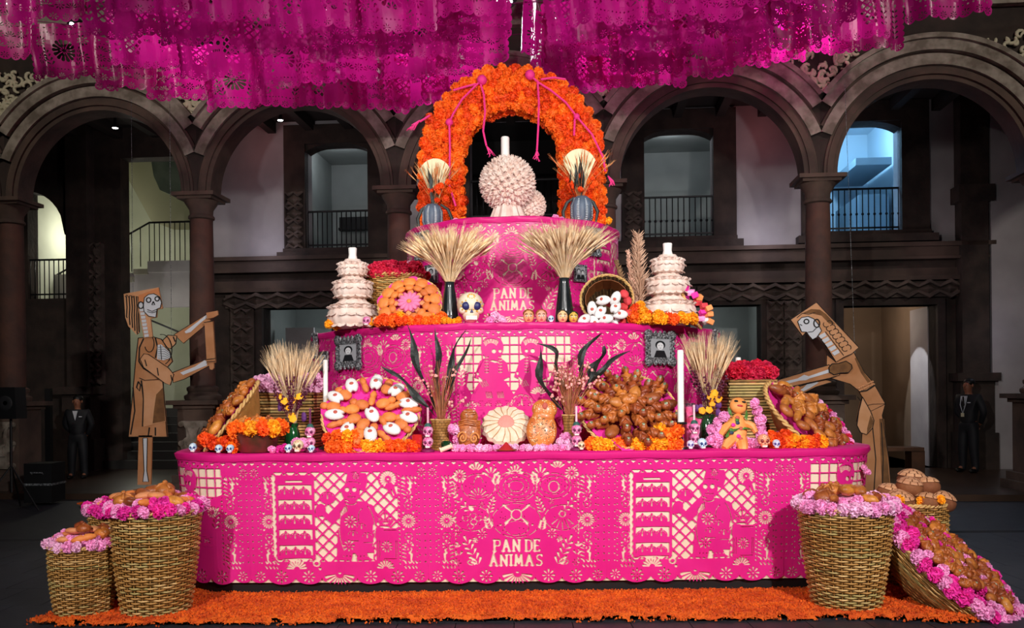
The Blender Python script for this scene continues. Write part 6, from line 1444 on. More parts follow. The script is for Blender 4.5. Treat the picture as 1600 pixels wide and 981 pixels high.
# ------------------------------------------------------------------ on the ground
def petal_carpet():
    """loose petals and crushed blooms laid in a long band round the altar"""
    PET = mat('marigold_petal_carpet', '#f36a10', .9, var='#d94f08', vscale=7, bump=1.0, bscale=70); m = MB(); rnd = random.Random(2)
    out = [(-3.40,6.22),(-3.3,6.16),(-2.6,6.13),(-1.5,6.15),(0,6.17),(1.5,6.14),(2.1,6.16),(2.45,6.14),(3.0,6.0),(3.5,6.22),(3.65,6.55),(3.5,7.2),(3.6,9),(3.4,11),(2.4,13),(-2.4,13.3),(-5.8,13.4),(-6.3,12.9),(-4.4,11),(-3.6,9),(-3.15,7.2),(-3.0,6.8),(-3.3,6.45)]
    res = .032; X0, Y0 = -6.6, 5.9; nx, ny = int(10.6/res), int(7.8/res); xs_ = X0 + res*np.arange(nx); ys_ = Y0 + res*np.arange(ny); XX, YY = np.meshgrid(xs_, ys_); ins = np.zeros(XX.shape, bool); D = np.full(XX.shape, 9.)
    for i in range(len(out)):
        (ax, ay), (bx, by) = out[i], out[(i+1) % len(out)]; ex, ey = bx-ax, by-ay; t = np.clip(((XX-ax)*ex + (YY-ay)*ey)/(ex*ex+ey*ey), 0, 1); D = np.minimum(D, np.hypot(XX-ax-t*ex, YY-ay-t*ey))
        if ay != by: ins ^= ((ay > YY) != (by > YY)) & (XX < ex*(YY-ay)/(by-ay) + ax)
    rg = np.random.default_rng(3); sd = np.where(ins, D, -D) + rg.uniform(-.012, .012, D.shape); keep = sd > 0
    keep &= ~((np.abs(XX - .08) < 2.2) & (YY > 7.1) & (YY < 11.8)); HH = np.where(keep, np.minimum(.012 + .05*np.clip(sd/.07, 0, 1), .05) + rg.uniform(-.005, .005, D.shape), .0)
    cell = keep[:-1,:-1] & keep[1:,:-1] & keep[1:,1:] & keep[:-1,1:]; idx = np.arange(nx*ny).reshape(ny, nx); jx = XX + rg.uniform(-.015, .015, D.shape); jy = YY + rg.uniform(-.015, .015, D.shape)
    J, I = np.nonzero(cell); V = np.column_stack([jx.ravel(), jy.ravel(), HH.ravel()]); fs = np.stack([idx[J, I], idx[J, I+1], idx[J+1, I+1], idx[J+1, I]], 1); used = np.unique(fs); mp = -np.ones(nx*ny, int); mp[used] = np.arange(len(used))
    m.v = V[used].tolist(); m.f = mp[fs].tolist(); m.mi = [0]*len(m.f)
    pt = []                                                  # petals standing up out of the mat where it is near
    sel = np.argwhere(keep & (YY < 7.3)); 
    for j, i in sel[rg.choice(len(sel), 26000)]:
        x, y, z = jx[j, i] + rg.uniform(-.03, .03), jy[j, i] + rg.uniform(-.03, .03), HH[j, i]; a = rg.uniform(0, 6.28); s_ = rg.uniform(.005, .010); c, q = math.cos(a)*s_, math.sin(a)*s_; m.add([(x - c, y - q, z - .004), (x + c, y + q, z - .004), (x + c*.6 + q*.5, y + q*.6 - c*.5, z + s_*1.1), (x - c*.6 + q*.5, y - q*.6 - c*.5, z + s_*1.3)], [(0, 1, 2, 3)])
    o = m.obj('petal_carpet', PET, None, smooth=False); return tag(o, 'orange marigold petals laid in a carpet around the altar', 'petal carpet', None, 'stuff')
petal_carpet()
def gbasket(label, px, pyb, wb, wt, pyt, d, keys, n, kinds, bl, fill=LPINK, rows=2, rings=40, rf=.048):
    p = on(px, d, .03); h = W(px, pyt, d).z - .03; r0, r1 = SZ(wb/2, d), SZ(wt/2, d); t = basket(label, p, r0, r1, h, rings=rings, bulge=.012, fill=(fill, .1), stakes=28)
    flower_ring(t, r1*1.02, h + .015, int(2*PI*r1/.068), rf, keys, .016); flower_ring(t, r1*.72, h + .05, int(2*PI*r1*.7/.085), rf, keys, .02)
    i = 0
    for (k, r, w_) in ((max(1, int(n*.6)), r1*.72, .075), (n - int(n*.6), r1*.3, .12)):
        for q in range(k):
            a = 2*PI*(q + .3*jit(1))/k; kd = random.choice(kinds); bread_at(kd, p + Vector((r*math.cos(a), r*math.sin(a), h + w_ - .035)), (jit(.25), jit(.25), random.uniform(0, 6.28)), random.uniform(.85, 1.15)*min(1, r1/.28 + .15), bl[kd], 'breads in the basket ' + bl['where']); 
    return t
def bl(where): return {k: v + ' ' + where for k, v in (('bun', 'brown oval bun'), ('leaf', 'pale orange shell bread'), ('finger', 'orange finger bread'), ('bonebun', 'round brown bun'), ('twist', 'glazed knot bread'), ('doll', 'glazed bread figure'), ('loaf', 'scored long loaf'), ('rabbit', 'orange two-lobed bread'), ('concha', 'cracked shell bread'))} | {'where': where}
gbasket('tall wicker basket at left with pink and magenta flowers round its rim', 245, 957, 97, 130, 795, 6.45, 'lhlh', 15, ('bun', 'loaf', 'leaf', 'finger', 'bonebun'), bl('in the tall left basket'), rings=42)
gbasket('small wicker basket at far left rimmed with lilac-pink flowers', 131, 958, 78, 98, 850, 6.43, 'llp', 11, ('finger', 'leaf', 'twist'), bl('in the small far left basket'), rings=32, rf=.04)
gbasket('wicker basket standing behind the other two at left', 205, 900, 90, 118, 795, 7.2, 'hhl', 12, ('finger', 'leaf', 'finger'), bl('in the rear left basket'), HPINK, rings=36)
gbasket('tall wicker basket at right rimmed with light pink flowers', 1322, 957, 98, 138, 790, 6.45, 'lp', 15, ('loaf', 'bun', 'leaf', 'twist', 'bonebun'), bl('in the tall right basket'), rings=42)
tb = basket('wicker basket heaped with cracked shell breads behind the tall right basket', on(1428, 7.1, .03), .21, .245, W(1428, 785, 7.1).z - .03, rings=38, bulge=.01, fill=(CONCHA, .12), stakes=28); zt = W(1428, 785, 7.1).z
for (dx, dy, dz) in ((-.16, -.1, .02), (.02, -.17, .01), (.17, -.08, .0), (-.13, .08, .04), (.12, .1, .03), (-.07, -.07, .12), (.08, -.06, .12), (0, .05, .16), (-.2, .0, .06)): bread_at('concha', on(1428, 7.1, zt) + Vector((dx, dy, dz - .02)), (R(14)*(-dy*6), R(14)*dx*6, random.uniform(0, 6)), random.uniform(.98, 1.12), 'cracked shell bread heaped in the rear right basket', 'shell breads in the rear right basket')
for (px, py) in ((1405, 781), (1440, 782), (1470, 781)): bloom_row([(px, py)], 6.87, 8, 'y', 'yellow bloom on the rim of the shell bread basket', 'yellow blooms on the shell bread basket')
# tipped wide basket at right
P = Plane(W(1484, 884, 6.5), (.5, -.42, .76)); R_ = .55
t = thing('tipped_basket', 'wide basket tipped on its side, full of glazed bread figures and pink flowers', 'basket', P.o, P.rot()); put('woven_body', weave_mesh(lambda q: (R_*(.45 + .55*math.sin(q*PI/2)), -.3*(1 - q)), 20, .011, 80, 40, seed=5, inner=False), t); MB().lathe([(.01, -.31), (R_*.46, -.305), (R_*.75, -.2), (R_*.97, -.01)], 40, cap=False).obj('inner_shell', mat('dark_wicker', '#5d4726', .7, var='#7a6136', vscale=12), t); put('rim', rim_mesh(R_, 0, .016), t)
MB().lathe([(R_*.98, -.01), (R_*.6, .04), (.01, .06)], 40, cap=False).obj('lining', mat('lining_pink', '#d8388e', .8, bump=.6, bscale=40), t); MB().add([(.30, -.30, .03), (.05, -.55, .03), (.34, -.76, -.06), (.36, -.74, -.09)], [(0, 1, 2), (0, 2, 3)]).obj('cloth_corner', CLOTH, t)
flower_ring(t, R_*.99, .02, 40, .058, 'lhhl', .015); t.scale = (.82, 1, 1); flower_ring(t, R_*.86, .05, 26, .05, 'lh', .03)
for k in range(52):
    a = k*2.4; q = .44*math.sqrt((k + .5)/52); kd = random.choice(('doll', 'doll', 'twist', 'bun')); bread_at(kd, P.p(.82*q*math.cos(a), q*math.sin(a), .055), P.rot(random.uniform(0, 6.28), jit(.3)), random.uniform(.72, .92), {'doll': 'glazed bread figure', 'twist': 'glazed knot bread', 'bun': 'small glazed bun'}[kd] + ' in the tipped basket at far right', 'breads in the tipped basket')
for k in range(16): a = k*2.4 + 1.3; q = .42*math.sqrt((k + .5)/16); bloom('lh', P.p(.82*q*math.cos(a), q*math.sin(a), .07), .045, None, None, 'pink flower among the breads of the tipped basket', 'pink flowers among the tipped breads')
bloom_row([(1352, 732), (1357, 737)], 7.0, 5, 'l', 'light pink flower at the right corner of the bottom tier', 'flowers at the right corner')
# ------------------------------------------------------------------ cardboard skeleton figures
CARD = mat('brown_cardboard', '#cc9064', .8, var='#bd7f50', vscale=4); CARDL = mat('pale_cardboard', '#dea57a', .8, var='#d39768', vscale=5); BONE = mat('painted_bone', '#dcdfe6', .7)
SHADE = mat('charcoal_shading', '#6e4a2c', .9, var='#8a5f38', vscale=9)
class Board:
    def __init__(s, t, k, ox, oy, d): s.t, s.k, s.ox, s.oy, s.d = t, k, ox, oy, d; s.o = t.location
    def p(s, c, dy=0): q = W(s.ox + c[0]/s.k, s.oy + c[1]/s.k, s.d); q.y += dy; return q - s.o
    def panel(s, name, pts, m_, y0=0, th=.03, parent=None):
        v = [s.p(c) for c in pts]; a = sum(v[i].x*v[(i+1) % len(v)].z - v[(i+1) % len(v)].x*v[i].z for i in range(len(v)))
        if a < 0: v.reverse()
        return MB().prism([(q.x, q.z) for q in v], y0 - th, y0).obj(name, m_, parent or s.t, smooth=False)
    def line(s, lines, y0, r=.013, name='ink_lines', m_=None, parent=None, closed=()):
        m = MB()
        for l in lines: m.tube([s.p(c, y0) for c in l], r, 4, flat=.5)
        return m.obj(name, m_ or INK, parent or s.t, smooth=False)
def loop(pts): return list(pts) + [pts[0]]
def arc(cx, cy, rx, ry, a0=0, a1=360, n=16): return [(cx + rx*math.cos(R(a0 + (a1-a0)*i/n)), cy + ry*math.sin(R(a0 + (a1-a0)*i/n))) for i in range(n + 1)]
# left figure holding a rolling pin
D_ = 13.0; t = thing('cardboard_skeleton', 'tall cardboard skeleton with braids and apron holding a rolling pin', 'cutout figure', Vector((W(228, 768, D_).x, D_, .0)))
b = Board(t, 5.45, 180, 440, D_)
def f2(pts): return [((x - 180)*5.45, (y - 440)*5.45) for x, y in pts]
torso = [(205,480),(330,470),(400,490),(470,590),(495,680),(455,725),(405,740),(412,870),(420,950),(450,1320),(122,1320),(145,1080),(165,870),(180,700)]
b.panel('body', torso, CARD, 0)
b.line([loop(torso), [(250,485),(215,560),(210,680),(250,740),(340,790),(400,830)], arc(300,530,40,70,-100,160), [(350,480),(370,560),(350,650)], [(215,820),(260,840),(390,830)], [(230,840),(250,1000),(240,1230),(420,1190)], [(415,860),(420,1000),(432,1180)], [(160,900),(175,1100),(140,1300)], [(300,1240),(290,1310)], [(350,1240),(350,1310)], [(205,850),(190,900),(215,930),(225,880),(205,850)], arc(405,580,85,130,-100,70)], -.032)
ap = b.panel('apron', [(245,850),(410,840),(440,1190),(330,1215),(250,1235),(255,1000)], CARDL, -.03, .012); b.panel('apron_shading', [(360,960),(418,900),(436,1185),(330,1205),(340,1100)], SHADE, -.042, .004, ap)
b.panel('rib_plate', [(370,540),(400,535),(470,600),(480,650),(420,670),(365,660)], BONE, -.03, .008); b.line([[(375,560+k*18),(430,555+k*20),(478,600+k*14)] for k in range(6)] + [[(395,540),(405,665)]], -.042, .006)
hd = b.panel('head', [(82,108),(380,52),(415,230),(368,240),(365,305),(312,318),(330,472),(255,480),(212,250),(210,130)], CARDL, -.02, .03)
br = b.panel('braids', [(82,108),(208,112),(216,430),(190,452),(150,410),(120,380),(96,310)], CARDL, -.012, .025)
b.line([[(x, 125), (x + 6, 220), (x + 2, 300), (x + 8, y1)] for x, y1 in ((105, 310), (128, 370), (150, 395), (170, 420), (190, 445), (205, 430))] + [[(95,130),(110,115),(125,135),(145,115),(160,135),(180,115),(205,135)]], -.04, .01, parent=br)
sk = b.panel('skull', [(265,140),(300,112),(345,106),(392,132),(410,180),(400,225),(372,236),(362,306),(300,296),(262,258),(256,205)], BONE, -.05, .012)
b.line([loop([(265,140),(300,112),(345,106),(392,132),(410,180),(400,225),(372,236),(362,306),(300,296),(262,258),(256,205)]), arc(300,160,19,20), arc(372,150,18,18), [(340,172),(328,200),(352,200),(340,172)], [(290,240),(330,256),(372,238)], [(290,258),(330,268),(365,258)], arc(234,204,22,28)], -.064, .011, parent=sk)
b.panel('ear_bone', arc(234,204,22,28)[:-1], BONE, -.05, .01, hd); b.panel('hair', [(210,120),(380,58),(392,120),(345,104),(300,110),(262,140),(250,190),(215,190)], mat('orange_card', '#d98a55', .8), -.05, .006)
for k in range(8): x, y = 240 + k*5.5, 234 + k*31; b.panel('vertebra', [(x - 18, y), (x + 20, y - 4), (x + 22, y + 20), (x - 14, y + 24)], BONE, -.05, .014)
fa = b.panel('far_forearm', [(500,450),(790,268),(815,330),(580,525)], CARD, .03, .02); b.line([loop([(500,450),(790,268),(815,330),(580,525)])], .006, .008, parent=fa); b.panel('far_arm_bone', [(590,425),(690,350),(790,270),(800,290),(720,355),(640,430),(600,440)], BONE, .01, .006, fa)
sl = b.panel('far_sleeve', [(410,500),(455,455),(530,462),(520,530),(478,572),(440,560)], CARDL, .0, .02); b.line([loop([(410,500),(455,455),(530,462),(520,530),(478,572),(440,560)]), [(500,470),(515,510)]], -.022, .013, parent=sl)
na = b.panel('near_forearm', [(500,775),(800,655),(835,705),(600,830),(505,860)], CARD, -.03, .02); b.line([loop([(500,775),(800,655),(835,705),(600,830),(505,860)])], -.052, .012, parent=na); b.panel('near_arm_bone', [(565,775),(690,725),(770,670),(800,680),(790,715),(700,750),(590,795)], BONE, -.05, .006, na)
sl = b.panel('near_sleeve', [(230,660),(262,615),(300,620),(470,735),(515,790),(485,882),(440,865),(260,730)], CARDL, -.045, .025); b.line([loop([(230,660),(262,615),(300,620),(470,735),(515,790),(485,882),(440,865),(260,730)]), [(270,665),(285,720)], [(375,735),(385,800)], [(490,795),(500,840)]], -.072, .01, parent=sl)
rp = b.panel('rolling_pin', [(780,350),(850,340),(872,690),(800,700)], CARD, -.05, .05); b.panel('pin_handle', [(812,695),(858,690),(858,735),(842,752),(824,748)], CARD, -.05, .04, rp); b.panel('hand', [(790,268),(885,250),(890,285),(850,310),(795,320)], CARD, -.03, .04); b.line([[(775,352),(850,340)], [(800,665),(875,655)], [(800,685),(872,680)]], -.105, .012, parent=rp)
lg = b.panel('leg', f2([(218,680),(239,680),(237,757),(216,757)]), CARD, .0, .03); b.panel('leg_bone', f2([(225,684),(232,684),(231,735),(234,752),(225,752),(227,735)]), BONE, -.03, .006, lg); b.line([loop(f2([(225,684),(232,684),(231,735),(234,752),(225,752),(227,735)]))], -.038, .010, parent=lg)
MB().box(-.14, .2, -.12, .1, .03, .22).obj('foot_block', CARD, t, smooth=False); MB().lathe([(.55, 0), (.55, .03), (.5, .03)], 30).obj('base_board', mat('base_wood', '#6b4a34', .7), t, (.15, 0, 0))
for px in (205, 265): MB().tube([W(px, 155, D_ + .05) - t.location, W(px + 3, 470 if px < 240 else 540, D_ + .05) - t.location], .003, 4).obj('hanging_wire', SILV, t)
# right figure bending over the altar
D_ = 12.4; t = thing('cardboard_skeleton', 'cardboard skeleton with a long braid bending over the altar, arms outstretched', 'cutout figure', Vector((W(1365, 745, D_).x, D_, .0)))
b = Board(t, 3.505, 1190, 460, D_)
body = [(352,330),(395,365),(440,340),(500,318),(560,430),(605,480),(672,598),(655,660),(690,900),(706,1090),(525,1090),(545,760),(515,690),(545,560),(525,525),(480,490),(365,455),(350,390)]
b.panel('body', body, CARD, 0); b.line([loop(body), [(520,560),(560,610),(605,600),(675,598)], [(525,525),(590,640),(675,598)], [(555,640),(590,690)], [(600,700),(620,900),(610,1080)], [(650,700),(660,900),(655,1080)]], -.032, .009)
ps = b.panel('pouch', [(545,560),(590,640),(608,690),(600,730),(568,766),(535,755),(515,715),(525,640)], CARDL, -.03, .012); b.line([loop([(545,560),(590,640),(608,690),(600,730),(568,766),(535,755),(515,715),(525,640)])], -.045, .011, parent=ps); b.panel('pouch_shading', [(590,660),(606,695),(596,728),(570,760),(572,730)], SHADE, -.042, .004, ps)
b.panel('back_shading', [(515,345),(560,435),(600,485),(585,495),(540,430),(505,350)], SHADE, -.03, .004); b.panel('skirt_shading', [(640,680),(665,680),(700,1080),(655,1080)], SHADE, -.03, .004)
for k in range(2):
    m = MB()
    for q in range(8): m.blob(b.p((528 + q*10.5 + k*6, 512 - q*5 + k*14), -.04), (.02, .012, .014), 6, 4)
    m.obj('bead_belt', CARDL, t)
b.line([[(528,532),(570,525),(612,498)]], -.036, .02)
hd = b.panel('head', [(150,140),(292,45),(522,290),(485,325),(440,345),(398,370),(300,215),(268,250),(236,205),(215,228)], CARDL, -.03, .03)
b.line([loop([(150,140),(292,45),(522,290),(485,325),(440,345),(398,370),(300,215),(268,250),(236,205),(215,228)]), [(185,130),(215,105),(250,110),(285,100)], [(340,205),(440,335)], [(300,220),(395,365)]] + [arc(345 + q*17, 165 + q*22, 16, 15, 40, 220) for q in range(7)] + [arc(362 + q*17, 160 + q*22, 16, 15, 220, 400) for q in range(7)], -.062, .011, parent=hd)
b.panel('hair_shading', [(215,105),(262,82),(310,85),(345,110),(395,165),(360,160),(320,118),(265,105)], SHADE, -.06, .004, hd)
sk = b.panel('skull', [(188,150),(210,128),(245,122),(275,135),(300,165),(318,200),(290,238),(268,248),(245,222),(238,208),(208,205)], BONE, -.06, .01); b.line([loop([(188,150),(210,128),(245,122),(275,135),(300,165),(318,200),(290,238),(268,248),(245,222),(238,208),(208,205)]), arc(236,150,13,12), [(200,165),(212,172)], [(245,208),(270,205),(290,185)], arc(292,160,16,22)], -.074, .011, parent=sk)
for k in range(5): x, y = 322 + k*18, 222 + k*23; b.panel('vertebra', [(x - 20, y + 6), (x + 14, y - 12), (x + 24, y + 6), (x - 6, y + 22)], BONE, -.06, .012)
ua = b.panel('upper_arm', [(360,385),(75,470),(50,490),(85,520),(365,458),(420,440)], CARD, -.035, .02); b.line([loop([(360,385),(75,470),(50,490),(85,520),(365,458),(420,440)])], -.058, .012, parent=ua); b.panel('arm_bone', [(85,485),(190,460),(225,440),(250,448),(360,410),(362,428),(255,460),(235,470),(200,472),(90,500)], BONE, -.055, .006, ua)
la = b.panel('lower_arm', [(390,478),(300,505),(185,562),(145,530),(215,500),(340,462)], CARD, .02, .02); b.panel('arm_bone', [(165,545),(225,515),(250,490),(300,478),(312,482),(265,512),(240,525),(180,552)], BONE, .0, .006, la); b.line([loop([(390,478),(300,505),(185,562),(145,530),(215,500),(340,462)])], -.002, .012, parent=la)
sh = b.panel('shoulder_puff', [(358,400),(375,380),(410,378),(450,365),(480,385),(484,405),(465,428),(420,430),(385,440),(360,425)], SHADE, -.056, .02); b.line([loop([(358,400),(375,380),(410,378),(450,365),(480,385),(484,405),(465,428),(420,430),(385,440),(360,425)])], -.078, .013, parent=sh)
MB().box(-.3, .3, -.15, .15, 0, .12).obj('foot_block', CARD, t, smooth=False); MB().tube([W(1320, 130, D_ + .05) - t.location, W(1336, 560, D_ + .05) - t.location], .003, 4).obj('hanging_wire', SILV, t)
# ------------------------------------------------------------------ guards
def skinned(name, chains, m_, parent, sub=2):
    """chains: list of lists of ((x,y,z), (rx, ry)); chains after the first start at an index pair into an earlier chain"""
    vs, es, rd = [], [], []; idx = []
    for ch in chains:
        ids = []
        for k, it in enumerate(ch):
            if isinstance(it, tuple) and it[0] == 'at': ids.append(idx[it[1]][it[2]])
            else: vs.append(it[0]); rd.append(it[1]); ids.append(len(vs) - 1)
            if k: es.append((ids[k-1], ids[k]))
        idx.append(ids)
    me = bpy.data.meshes.new(name); me.from_pydata(vs, es, []); me.materials.append(m_); o = put(name, me, parent)
    o.modifiers.new('skin', 'SKIN'); me.skin_vertices or None
    if not me.skin_vertices:
        bm = bmesh.new(); bm.from_mesh(me); bm.verts.layers.skin.verify(); bm.to_mesh(me); bm.free()
    sv = me.skin_vertices[0].data
    for i, r_ in enumerate(rd): sv[i].radius = r_; sv[i].use_root = (i == 0)
    o.modifiers['skin'].use_smooth_shade = True
    s_ = o.modifiers.new('sub', 'SUBSURF'); s_.levels = sub; s_.render_levels = sub; return o
SKINM = mat('brown_skin', '#9a6248', .55); SUIT = mat('black_suit', '#14151b', .7, var='#101116', vscale=8); SHIRT = mat('white_shirt', '#cfd3da', .7); HAIRM = mat('black_hair', '#0b0908', .5)
def person(label, loc, h, rz, look, suit=True):
    t = thing('person', label, 'person', loc, (0, 0, rz)); k = h
    def S(x, y, z): return (x*k, y*k, z*k)
    def r(a, b=None): return (a*k, (b or a)*k)
    ft = .045
    legs = lambda sx: [(S(sx*.055, 0, .47), r(.05, .055)), (S(sx*.065, -.012, .28), r(.042, .046)), (S(sx*.075, .005, .06), r(.03, .032))]
    arm = lambda sx: [(S(sx*.115, .005, .80), r(.038)), (S(sx*.16, .03, .64), r(.028)), (S(sx*.07, .10, .52), r(.02)), (S(sx*.035, .115, .50), r(.017, .011))]
    ch = [[(S(0, 0, .53), r(.07, .052)), (S(0, 0, .62), r(.07, .052)), (S(0, 0, .73), r(.095, .062)), (S(0, .008, .815), r(.05, .042)), (S(0, .005, .845), r(.032)), (S(0, -.008, .885), r(.042, .05)), (S(0, -.004, .935), r(.048, .058)), (S(0, .002, .972), r(.036, .044))]]
    for sx in (-1, 1): ch.append([('at', 0, 0)] + legs(sx) + [(S(sx*.08, -.05, .025), r(.022, .016))])
    for sx in (-1, 1): ch.append([('at', 0, 2)] + arm(sx))
    for q, sx in ((3, -1), (4, 1)):
        bx, by = sx*.03, .115
        for j, (dx, L_) in enumerate(((-.012, .04), (-.004, .046), (.004, .044), (.012, .036))): ch.append([('at', q, 4), (S(bx + dx, by + .004, .485), r(.0055)), (S(bx + dx, by + .006, .485 - L_*.55), r(.005)), (S(bx + dx, by + .0, .485 - L_), r(.004))])
        ch.append([('at', q, 4), (S(bx - sx*.017, by - .008, .5), r(.006)), (S(bx - sx*.02, by - .012, .48), r(.0045))])
    skinned('body', ch, SKINM, t, 1)
    e = 1.18
    jk = [[(S(0, 0, .48), r(.098, .078)), (S(0, 0, .60), r(.09, .072)), (S(0, 0, .73), r(.108, .076)), (S(0, .008, .81), r(.066, .058))]]
    for sx in (-1, 1): jk.append([('at', 0, 2)] + [(p, (a*e + .004*k, b_*e + .004*k)) for p, (a, b_) in arm(sx)[:3]])
    skinned('jacket', jk, SUIT, t)
    tr = [[(S(0, 0, .50), r(.094, .074)), (S(0, 0, .57), r(.088, .07))]]
    for sx in (-1, 1): tr.append([('at', 0, 0)] + [(p, (a*1.15 + .003*k, b_*1.15 + .003*k)) for p, (a, b_) in legs(sx)])
    for sx in (0, 1): tr[1 + sx].append((S((-1, 1)[sx]*.077, -.002, .012), r(.036, .04)))
    skinned('trousers', tr, SUIT, t)
    for sx in (-1, 1): MB().blob(S(sx*.08, -.035, .022), (.03*k, .07*k, .024*k), 12, 8).obj('shoe', HAIRM, t)
    MB().blob(S(0, .02, .958), (.056*k, .064*k, .05*k), 16, 10).obj('hair', HAIRM, t)
    for sx in (-1, 1):
        MB().blob(S(sx*.02, -.058, .93), (.005*k, .003*k, .003*k), 8, 6).obj('eye', INK, t); MB().blob(S(sx*.052, .0, .925), (.008*k, .014*k, .018*k), 8, 6).obj('ear', SKINM, t)
    MB().blob(S(0, -.064, .915), (.008*k, .01*k, .014*k), 8, 6).obj('nose', SKINM, t); MB().blob(S(0, -.058, .89), (.016*k, .005*k, .004*k), 8, 5).obj('mouth', mat('lip_brown', '#7a3f38', .5), t)
    MB().prism([(-.03*k, .815*k), (0, .70*k), (.03*k, .815*k)], -.082*k, -.066*k).obj('shirt', SHIRT, t, smooth=False)
    if suit:
        MB().prism([(-.008*k, .81*k), (-.011*k, .72*k), (0, .70*k), (.011*k, .72*k), (.008*k, .81*k)], -.088*k, -.08*k).obj('tie', INK, t, smooth=False)
        MB().tube([S(-.035, -.07, .815), S(-.03, -.092, .72), S(0, -.094, .63), S(.03, -.092, .72), S(.035, -.07, .815)], .004*k, 4).obj('lanyard', SHIRT, t); MB().box(-.018*k, .018*k, -.1*k, -.094*k, .595*k, .635*k).obj('badge', mat('badge_card', '#cfc8a8', .5), t, smooth=False)
    MB().box(.045*k, .08*k, -.084*k, -.078*k, .74*k, .75*k).obj('name_tag', SHIRT, t, smooth=False); return t
p = W(1514, 735, 15.9); p.z = STEP; person('man in a black suit and tie with a lanyard standing in the right arcade', p, 1.66, R(-62), 0)
p = W(122, 735, 16.2); p.z = STEP; person('person in a black V-neck jumper and white collar standing in the left arcade', p, 1.5, R(5), 0, False)
# ------------------------------------------------------------------ loudspeaker, posts, bench, small lamps
t = thing('loudspeaker', 'black loudspeaker on a tripod at the far left edge', 'loudspeaker', Vector((W(18, 770, 12.4).x, 12.4, 0))); BLK = mat('black_plastic', '#0c0c0e', .5)
zt = W(18, 605, 12.4).z; zb = W(18, 654, 12.4).z; MB().prism([(-.15, zb), (.15, zb), (.13, zt), (-.13, zt)], -.14, .14).obj('cabinet', BLK, t, smooth=False); MB().lathe([(.1, 0), (.08, .01), (.03, .0)], 20).obj('grille', mat('grille_grey', '#1d1d20', .6), t, (0, -.14, (zt + zb)/2), (PI/2, 0, 0)); MB().tube([(0, 0, .25), (0, 0, zb)], .018, 8).obj('pole', BLK, t)
for k in range(3): a = R(90 + 120*k + 15); MB().tube([(0, 0, .62), (.45*math.cos(a), .45*math.sin(a), .01)], .012, 6).obj('leg', BLK, t)
t = thing('black_post', 'slim black post standing left of the guard in the jumper', 'post', Vector((W(77, 735, 15.2).x, 15.2, STEP))); MB().box(-.045, .045, -.045, .045, 0, W(77, 607, 15.2).z - STEP).obj('post', BLK, t, smooth=False); MB().lathe([(.2, 0), (.18, .03), (.05, .04)], 16).obj('foot', BLK, t)
t = thing('black_case', 'black equipment case on the floor at left', 'case', Vector((W(70, 750, 13.2).x, 13.2, 0))); MB().box(-.2, .2, -.2, .2, .03, .6).obj('shell', BLK, t, smooth=False); MB().box(-.21, .21, -.21, .21, .28, .31).obj('band', SILV, t, smooth=False); MB().tube([(-.08, -.2, .45), (-.08, -.24, .47), (.08, -.24, .47), (.08, -.2, .45)], .01, 6).obj('handle', SILV, t)
t = thing('wooden_bench', 'brown wooden bench in the right arcade beside the doorway', 'bench', Vector((W(1410, 735, 15.6).x, 15.6, STEP)), (0, 0, ANG)); WD = mat('bench_wood', '#5e3a22', .45, var='#4a2d1a', vscale=5)
MB().box(-.75, .3, -.2, .2, .42, .48).obj('seat', WD, t, smooth=False); 
for x in (-.6, .1): MB().box(x, x + .22, -.17, .17, 0, .42).obj('leg', WD, t, smooth=False)
LAMP = mat('lamp_glow', '#ffffff', .5, emit='#ffffff', estr=14)
def stage_lamp(px, py, d, r, lab):
    p = W(px, py, d); t = thing('spotlight', lab, 'spotlight', p, (R(-62), 0, 0)); MB().lathe([(r*1.25, -.02), (r*1.3, .0), (r*1.1, .22), (r*.6, .3)], 18).obj('housing', BLK, t); MB().blob((0, 0, -.005), (r, r, .02), 14, 6).obj('lens', LAMP, t); MB().tube([(r*1.3, 0, .1), (r*1.5, 0, .35), (-r*1.5, 0, .35), (-r*1.3, 0, .1)], .012, 6).obj('yoke', BLK, t)
for k, (px, py, r, lab) in enumerate(((776, 3, .05, 'left'), (796, 2, .07, 'middle'), (828, 1, .06, 'right'))): stage_lamp(px, py, 12.8, r, 'glowing spotlight at the top of the picture, %s of three above the arch' % lab)
for (px, py, r, lab) in ((15, 7, .06, 'top left corner'), (113, 38, .055, 'second sheet from the left'), (408, 22, .035, 'fourth bay'), (491, 20, .05, 'cluster left of centre'), (511, 17, .05, 'cluster nearest the centre')): stage_lamp(px, py, 13.0, r, 'glowing spotlight shining through the paper at the ' + lab)
for (px, py, lab) in ((180, 200, 'left'), (438, 188, 'second')):
    p = W(px, py, 16.0); t = thing('ceiling_lamp', 'small glowing ceiling lamp inside the %s arch' % lab, 'lamp', p); MB().lathe([(.05, 0), (.055, .02), (.03, .05), (.005, .9)], 14).obj('shade', BLK, t); MB().blob((0, 0, 0), (.048, .048, .012), 12, 6).obj('bulb', LAMP, t)
    point('ceiling_lamp_light', p + Vector((0, 0, -.1)), 6, .05, (1, .95, .88))
